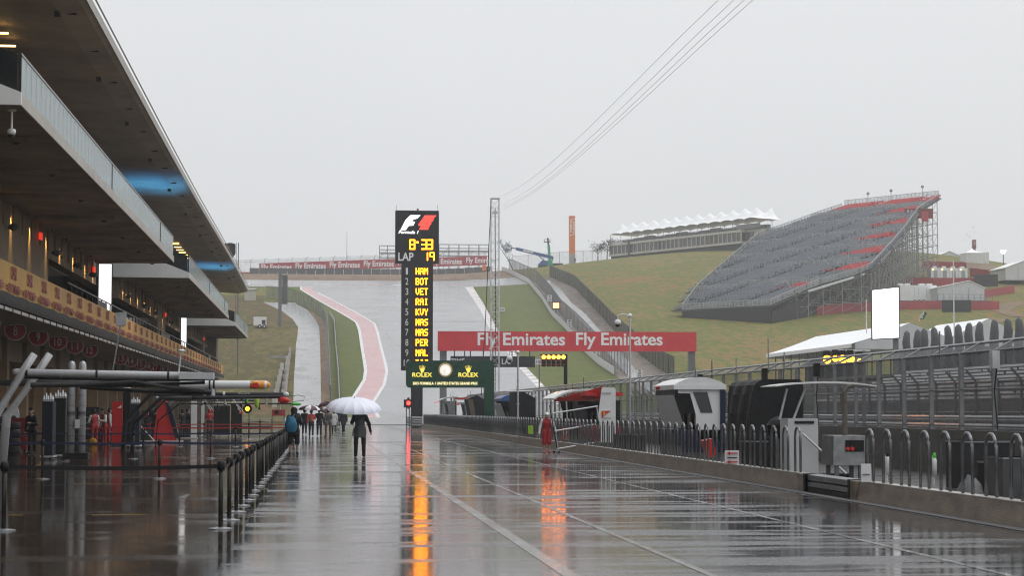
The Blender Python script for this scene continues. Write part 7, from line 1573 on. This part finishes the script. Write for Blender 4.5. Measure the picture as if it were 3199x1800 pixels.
# material slots: 0 skin 1 top 2 legs 3 shoes 4 hair/hat 5 sleeve
def body(h=1.75, legL=(0, 0), legR=(0, 0), armL=None, armR=None, lower='long', sleeve='long', hood=False, lean=0.0, headdown=0.0, loose=1.0, cap=False, coat=0.0, fingers=True, stance=.10):
    s = h / 1.78; P = []; A = lambda a, b, ra, rb, m, fl=1.0: P.append((tuple(np.array(a) * s), tuple(np.array(b) * s), ra * s, rb * s, m, fl))
    hz = .93; ly = lean
    def top(z): return ly * (z - hz)
    A((-.06, 0, .96), (.06, 0, .96), .135, .135, 2 if coat == 0 else 1, 1.35)
    A((0, top(1.08), 1.08), (0, top(1.3) + .01, 1.3), .145 * loose, .165 * loose, 1, 1.45)
    A((-.09, top(1.34), 1.34), (.09, top(1.34), 1.34), .125 * loose, .125 * loose, 1, 1.3)
    A((-.15, top(1.44), 1.43), (.15, top(1.44), 1.43), .07, .07, 1); A((0, top(1.47), 1.46), (0, top(1.55) + .01, 1.56), .062, .055, 4 if hood else 0)
    hd = headdown; hy = top(1.66) + .02 + .08 * hd; hzz = 1.665 - .03 * hd
    A((0, hy - .015, hzz + .015), (0, hy + .01, hzz - .03), .098, .088, 4 if hood else 0, 1.0)          # skull
    A((0, hy + .035, hzz - .07), (0, hy + .045, hzz - .09), .058, .045, 0)                                 # jaw
    A((0, hy + .10, hzz - .02), (0, hy + .108, hzz - .035), .014, .018, 0)                                 # nose
    for x in (-1, 1): A((x * .096, hy, hzz - .03), (x * .1, hy - .01, hzz), .018, .02, 4 if hood else 0); A((x * .034, hy + .088, hzz + .0), (x * .036, hy + .088, hzz), .012, .012, 4)
    A((-.02, hy + .088, hzz - .072), (.02, hy + .088, hzz - .072), .009, .009, 4)
    A((0, hy - .03, hzz + .05), (0, hy - .05, hzz - .03), .1, .092, 4)                                       # hair / cap / hood
    A((-.03, hy + .01, hzz + .065), (.03, hy + .01, hzz + .065), .066, .066, 4)
    if cap: A((0, hy + .06, hzz + .05), (0, hy + .16, hzz + .03), .05, .04, 4, 1.0)
    if hood: A((0, hy - .06, hzz - .1), (0, top(1.5) - .05, 1.5), .09, .1, 4)
    for sd, leg in ((-1, legL), (1, legR)):
        a1, a2 = leg; hx = sd * stance; kn = (hx * 1.02, .45 * math.sin(a1) + .015, hz - .43 * math.cos(a1)); b_ = a1 - a2
        an = (hx * 1.08, kn[1] + .42 * math.sin(b_) - .01, max(.075, kn[2] - .42 * math.cos(b_)))
        if lower == 'long': A((hx * .95, 0, hz - .02), kn, .105, .075, 2); A(kn, (an[0], an[1], an[2] + .0), .074, .062, 2)
        else:
            f = .92 if lower == 'knee' else .6; kk = tuple(np.array((hx * .95, 0, hz)) + (np.array(kn) - np.array((hx * .95, 0, hz))) * 1.0); A((hx * .95, 0, hz - .02), kk, .11, .095, 2); A((kk[0], kk[1], kk[2] - .02), (kk[0], kk[1] , kk[2] - .07), .09, .088, 2); A(kn, (an[0], an[1], an[2]), .06, .036, 0); A((kn[0], kn[1] - .02 + (an[1] - kn[1]) * .3, kn[2] + (an[2] - kn[2]) * .3), (kn[0], kn[1] - .015 + (an[1] - kn[1]) * .5, kn[2] + (an[2] - kn[2]) * .5), .052, .045, 0)
        A((an[0], an[1] - .03, an[2] - .02), (an[0] + sd * .012, an[1] + .10, an[2] - .035), .046, .042, 3); A((an[0] + sd * .012, an[1] + .10, an[2] - .037), (an[0] + sd * .025, an[1] + .17, an[2] - .04), .042, .034, 3)
    for sd, arm in ((-1, armL), (1, armR)):
        sh = np.array((sd * .195, top(1.42), 1.415))
        if arm is None: el = sh + np.array((sd * .06, -.02, -.28)); wr = el + np.array((sd * .015, .06, -.25))
        else: el, wr = np.array(arm[0], float), np.array(arm[1], float)
        A(sh, el, .068 * loose, .055 * loose, 1 if sleeve != 'two' else 5)
        if sleeve == 'short': mid = sh + (el - sh) * .85; A(el, wr, .046, .033, 0)
        else: A(el, wr, .054 * loose, .042, 1 if sleeve != 'two' else 5)
        d = (wr - el) / np.linalg.norm(wr - el); palm = wr + d * .085; A(wr, palm, .032, .036, 0, 1.0)
        side = np.cross(d, (1, 0, 0)); side /= np.linalg.norm(side) + 1e-9
        if fingers:
            curl = np.array((-sd * .35, 0, 0))
            for i, L in enumerate((.068, .078, .072, .056)):
                o = side * (.027 - i * .018); b0 = palm + o * 1.0; b1 = b0 + d * L * .55 + curl * .012; b2 = b1 + d * L * .4 + curl * .06; A(b0, b1, .0105, .0098, 0); A(b1, b2, .0098, .008, 0)
            tb = wr + d * .03 + side * .03; A(tb, tb + side * .03 + d * .04, .012, .011, 0); A(tb + side * .03 + d * .04, tb + side * .035 + d * .075, .011, .009, 0)
        else: A(palm, palm + d * .06, .034, .022, 0)
    if coat: A((-.05, -.01, hz + .05), (-.06, -.02, hz - coat), .16, .15, 1, 1.2); A((.05, -.01, hz + .05), (.06, -.02, hz - coat), .16, .15, 1, 1.2)
    return P
_pc = {}
def person(label, x, y, rz, prims, mats, vox=.016, group=None, key=None):
    if key and key in _pc: me = _pc[key]
    else:
        me = sdf_mesh('body', prims, mats, vox)
        if key: _pc[key] = me
    t = thing('person', label, 'person', (x, y, 0), group); o = bpy.data.objects.new('body', me); COL.objects.link(o); o.parent = t; ORG[o.name] = V3((x, y, 0)); t.rotation_euler = (0, 0, rz)
    zmin = min(v.co.z for v in me.vertices); o.location = (0, 0, -zmin + .003)
    return t
def umbrella(label, x, y, z, R, H, n, m_, m2=None, tilt=(0, 0), shaft=.85, group='umbrellas'):
    """rim height z, dome height H; tilt about x,y (radians)"""
    t = thing('umbrella', label, 'umbrella', (x, y, z), group); rot = Matrix.Rotation(tilt[0], 4, 'X') @ Matrix.Rotation(tilt[1], 4, 'Y'); t.rotation_euler = rot.to_euler()
    for k in range(n):
        a0, a1 = 2 * math.pi * k / n, 2 * math.pi * (k + 1) / n; rows = []
        for i in range(9):
            u = i / 8; rr_ = R * math.sin(u * math.pi / 2 * .96) ** .95; row = []
            for j in range(7):
                v = j / 6; a = a0 + (a1 - a0) * v; sag = math.sin(math.pi * v); rad = rr_ * (1 - .05 * sag * u); zz = H * math.cos(u * math.pi / 2 * .97) - .035 * H * sag * u + .05 * R * sag * max(0, u - .8)
                row.append((x + rad * math.cos(a), y + rad * math.sin(a), z + zz))
            rows.append(row)
        mb = MB(); mb.grid(rows); mb.build('panel', m_ if (m2 is None or k % 2 == 0) else m2, t, smooth=True)
    mb = MB(); mb.tube([(x, y, z + H + .06), (x, y, z - shaft)], .009, 6); mb.build('shaft', 'charcoal', t); mb = MB(); mb.tube([(x, y, z - shaft), (x, y, z - shaft - .12)], .016, 8); mb.build('handle', 'black', t)
    mb = MB(); mb.lathe((x, y, z + H - .005), [(.02, 0), (.012, .05), (.005, .08)], 8); mb.build('ferrule', 'galv_dull', t); return t
CB = ['skin', 'cloth_black', 'cloth_black', 'shoe_dark', 'cloth_black', 'cloth_black']
# person with blue backpack
pp = PZ(917, 1422); prm = body(1.80, lower='knee', hood=True, loose=1.12, legL=(0.03, 0), legR=(.0, 0), armL=((-.27, .05, 1.17), (-.2, .26, 1.22)), armR=((.28, .06, 1.18), (.16, .28, 1.27)), coat=.12, stance=.13)
t = person('person in black hooded jacket and shorts with a blue backpack', pp[0], pp[1], 0, prm, ['skin', 'cloth_black', 'cloth_black', 'shoe_dark', 'cloth_black', 'cloth_black'], .011)
x, y = pp[0] - .1, pp[1] - .26
bp = thing('backpack', 'blue drawstring backpack on the person in black shorts', 'backpack', (x, y, .9)); mb = MB(); rows = []
for i in range(11):
    u = i / 10; w_ = .08 + .17 * math.sin(math.pi * (.12 + .8 * u)) ** .8 * (1.15 - .5 * u); d = .06 + .1 * math.sin(math.pi * (.1 + .75 * u)); z = .88 + .58 * u; rows.append([(x + w_ * math.cos(a), y + d * math.sin(a) - .02 * math.cos(3 * a) * u, z + .012 * math.sin(4 * a + i)) for a in np.linspace(0, 2 * math.pi, 15)])
mb.grid(rows); mb.poly(rows[0][:-1][::-1]); mb.poly(rows[-1][:-1]); mb.build('bag', 'blue_bag', bp, smooth=True)
for sx in (-.13, .16): mb = MB(); mb.tube([(x + sx * .3, y - .02, 1.46), (x + sx * .8, y + .08, 1.54), (x + sx, y + .26, 1.50)], .014, 6); mb.tube([(x + sx * .3, y - .08, 1.46), (x + sx * 1.1, y - .05, 1.1)], .008, 5); mb.build('strap', 'blue_bag', bp)
# person under the big white umbrella
pu_ = PZ(1122, 1430); prm = body(1.86, loose=1.1, legL=(.03, 0), legR=(-.02, 0), armL=((-.27, .1, 1.2), (-.16, .27, 1.3)), armR=((.31, -.02, 1.16), (.37, .06, .9)), coat=.1, stance=.13)
t = person('person in black suit under the large white umbrella', pu_[0] + .02, pu_[1], 0, prm, CB, .011)
pn = thing('poncho', 'clear plastic rain poncho hanging on the person in black', 'poncho', (pu_[0], pu_[1], .7)); mb = MB(); rows = []
for i in range(10):
    u = i / 9; z = 1.5 - .75 * u - .12 * u * u; rows.append([(pu_[0] + .03 + (.2 + .14 * u + .03 * math.sin(5 * a + 3 * u)) * math.cos(a), pu_[1] + (.16 + .12 * u + .03 * math.cos(7 * a)) * math.sin(a), z - .12 * u * math.sin(a * 1.5 + 1)) for a in np.linspace(-math.pi * .98, math.pi * .35, 18)])
mb.grid(rows); mb.build('sheet', 'poncho', pn, smooth=True)
uc = PY(1105, 1284, pu_[1] + .15); umbrella('large white umbrella held over the person in black', uc[0], uc[1], 1.72, 1.02, .44, 16, 'umbrella_white', tilt=(.19, .03))
# mechanic in red facing the camera with tilted metal frame
pr = PZ(1708, 1417); prm = body(1.62, lower='knee', sleeve='two', cap=True, headdown=1.0, lean=.05, loose=1.06, legL=(.02, 0), legR=(-.02, 0), armL=((-.30, .10, 1.16), (-.36, .26, .98)), armR=((.29, -.02, 1.14), (.33, .06, .86)))
t = person('person in red team shirt shorts and white cap holding a tilted metal frame', pr[0], pr[1], math.pi, prm, ['skin', 'cloth_red', 'cloth_red', 'bright_red', 'cloth_white', 'cloth_white'], .011)
fm = thing('metal_frame', 'tilted silver tube frame of three long rails held by the person in red', 'frame', (pr[0] + .4, pr[1] - .3, 0)); Yf = pr[1] - .25
for (p, q_) in (((1722, 1293), (1867, 1270)), ((1731, 1348), (1862, 1326)), ((1738, 1404), (1863, 1383))): A, B = PY(*p, Yf), PY(*q_, Yf); mb = MB(); mb.tube([A, B], .028, 8); mb.build('rail', 'alu', fm)
for (p, q_, m_, r_) in (((1717, 1266), (1740, 1402), 'black', .022), ((1726, 1290), (1745, 1412), 'alu', .022), ((1864, 1272), (1873, 1330), 'alu', .022)): A, B = PY(*p, Yf - .02), PY(*q_, Yf - .02); A[2] = max(A[2], .03); B[2] = max(B[2], .03); mb = MB(); mb.tube([A, B], r_, 8); mb.build('upright', m_, fm)
for px in (1731, 1746): p = PY(px, 1413, Yf); mb = MB(); mb.lathe((p[0], Yf, .05), [(.05, -.02), (.05, .02)], 10, 'y'); mb.build('castor', 'tyre', fm)
# walking group
def walk(a): return dict(legL=(a, .1 + max(0, -a) * .8), legR=(-a * .8, .15 + max(0, a) * .9))
H_UP = ((.26, .06, 1.2), (.12, .2, 1.36))
grp = 'people walking away up the pit lane'
def gp(px, py): p = PZ(px, py); return p[0], p[1]
x, y = gp(951, 1360); person('person in dark jacket and jeans walking behind the backpack wearer', x, y, 0, body(1.78, loose=1.1, fingers=False, armR=H_UP, **walk(.18)), ['skin', 'cloth_dark', 'cloth_navy', 'cloth_white', 'hair_dark', 'cloth_dark'], .02, grp)
umbrella('black umbrella just right of the backpack wearer', x + .12, y + .1, 1.78, .55, .24, 8, 'cloth_black', tilt=(.1, -.1))
x, y = gp(923, 1376); person('person in black hood half hidden beside the backpack wearer', x, y, 0, body(1.82, hood=True, fingers=False), CB, .02, grp)
x, y = gp(972, 1364); person('person in coral rain jacket with brown bag under a striped umbrella', x, y, 0, body(1.72, loose=1.15, fingers=False, armR=H_UP, **walk(.2)), ['skin', 'cloth_coral', 'cloth_navy', 'shoe_dark', 'hair_dark', 'cloth_coral'], .02, grp)
mb = MB(); mb.lathe((x - .03, y - .24, 1.0), [(.06, 0), (.11, .04), (.11, .22), (.05, .3)], 10); 
for j, v in enumerate(mb.v): mb.v[j] = (v[0], y - .2 + (v[1] - y + .24) * .55, v[2])
tag(mb.build('shoulder_bag', 'cloth_brown', smooth=True), 'brown bag on the back of the coral jacket', 'bag')
umbrella('maroon and white panelled umbrella over the coral jacket', x - .02, y + .12, 1.74, .60, .30, 8, 'maroon', 'white_vinyl', tilt=(.08, .05))
x, y = gp(997, 1363); person('person in black jacket under a black umbrella right of the coral jacket', x, y, 0, body(1.80, loose=1.1, fingers=False, armL=((-.26, .06, 1.2), (-.12, .2, 1.36)), **walk(-.18)), CB, .02, grp)
umbrella('tilted black umbrella right of the maroon and white umbrella', x + .05, y + .1, 1.68, .55, .26, 8, 'cloth_dark', tilt=(.05, .5))
x, y = gp(1025, 1367); person('person in khaki trousers and grey jacket turned left', x, y, .5, body(1.78, loose=1.15, fingers=False, stance=.15, armR=H_UP), ['skin', 'cloth_grey', 'cloth_khaki', 'shoe_dark', 'hair_dark', 'cloth_dark'], .02, grp)
umbrella('dark maroon umbrella held high left of the big white umbrella', x - .15, y + .3, 1.98, .5, .3, 8, 'cloth_dark', 'maroon', tilt=(0, -.25))
umbrella('small pink and white umbrella peeking out left of the big white umbrella', x + .05, y + 2.0, 1.72, .42, .2, 8, 'cloth_white', 'banner_red', tilt=(.1, .1))
x, y = gp(1043, 1353); person('person in pale clear poncho beside the khaki trousers', x, y, 0, body(1.7, loose=1.25, fingers=False, coat=.25, **walk(.2)), ['skin', 'cloth_white', 'cloth_dark', 'shoe_dark', 'hair_dark', 'cloth_grey'], .02, grp)
x, y = gp(1056, 1335); person('small dark figure far up the pit lane', x, y, 0, body(1.75, fingers=False, **walk(.25)), CB, .024, grp)
x, y = gp(1073, 1353); person('person in dark coat mid stride left of the umbrella holder', x, y, 0, body(1.75, loose=1.15, fingers=False, coat=.2, stance=.05, **walk(.22)), ['skin', 'cloth_dark', 'cloth_navy', 'shoe_dark', 'hair_dark', 'cloth_dark'], .02, grp)
# garage crews
RC = ['skin', 'cloth_red', 'cloth_red', 'shoe_dark', 'hair_dark', 'cloth_white']
for px, Y, rz, mats, hh, lab in ((326, 100, 2.2, RC, 1.78, 'crew member in red and white bending by the red tool chest'), (296, 103, .6, RC, 1.75, 'crew member in red seen from behind left of the tool chest'), (338, 106, -1.2, RC, 1.8, 'crew member in red and white standing sideways by the tool chest'), (441, 112, 1.0, CB, 1.78, 'crew member in black standing in front of the garages'), (483, 116, -.6, ['skin', 'cloth_black', 'cloth_dark', 'shoe_dark', 'hair_dark', 'cloth_white'], 1.76, 'crew member in dark shirt left of the red drape'), (32, 84, .4, ['skin', 'cloth_navy', 'cloth_navy', 'shoe_dark', 'hair_dark', 'cloth_red'], 1.76, 'crew member at the far left beside the white panel'), (102, 78, 2.6, CB, 1.78, 'crew member in black by the dark racks'), (572, 130, .9, CB, 1.75, 'first of three crew in black beyond the red drape'), (583, 133, -.9, CB, 1.8, 'second of three crew in black beyond the red drape'), (590, 137, 2.9, CB, 1.72, 'third of three crew in black beyond the red drape'), (655, 142, .2, ['skin', 'cloth_red', 'cloth_black', 'shoe_dark', 'hair_dark', 'cloth_red'], 1.75, 'crew member in red shirt under the hanging air gun')):
    p = PY(px, 1300, Y); k = (tuple(mats), round(hh, 2), int(px) % 2)
    person(lab, p[0], Y, rz, body(hh, sleeve='two' if mats is RC else 'long', fingers=False, loose=1.08, lean=.1, armR=((.28, .1, 1.16), (.2, .32, 1.14)) if px % 2 else None, armL=((-.28, .1, 1.16), (-.16, .3, 1.2)), stance=.12), mats, .024, 'garage crew', key=k)
p = PY(1794, 828, 648); person('dark figure standing at the foot of the orange column', p[0], 646, 0, body(1.8, fingers=False), CB, .05)
bpy.data.objects[-1] if False else None
# the figure by the column stands on the hilltop
for o in bpy.data.objects:
    if o.get('label', '') == 'dark figure standing at the foot of the orange column': o.location.z = float(terr(o.location.x, o.location.y))
# ================================================================ rain haze
zmx = 74.0
mb = MB(); mb.box(-420, 480, -110, 720, -1.2, zmx)
hz = stuff(mb.build('haze', 'black')); hz.data.materials.clear()
hm = bpy.data.materials.new('rain_haze'); hm.use_nodes = True; nt = hm.node_tree; nt.nodes.clear()
out = nt.nodes.new('ShaderNodeOutputMaterial'); pv = nt.nodes.new('ShaderNodeVolumePrincipled'); pv.inputs['Color'].default_value = (.93, .95, .97, 1); pv.inputs['Density'].default_value = .00034; pv.inputs['Anisotropy'].default_value = .2
nt.links.new(pv.outputs[0], out.inputs['Volume']); hz.data.materials.append(hm)
bpy.context.view_layer.update()
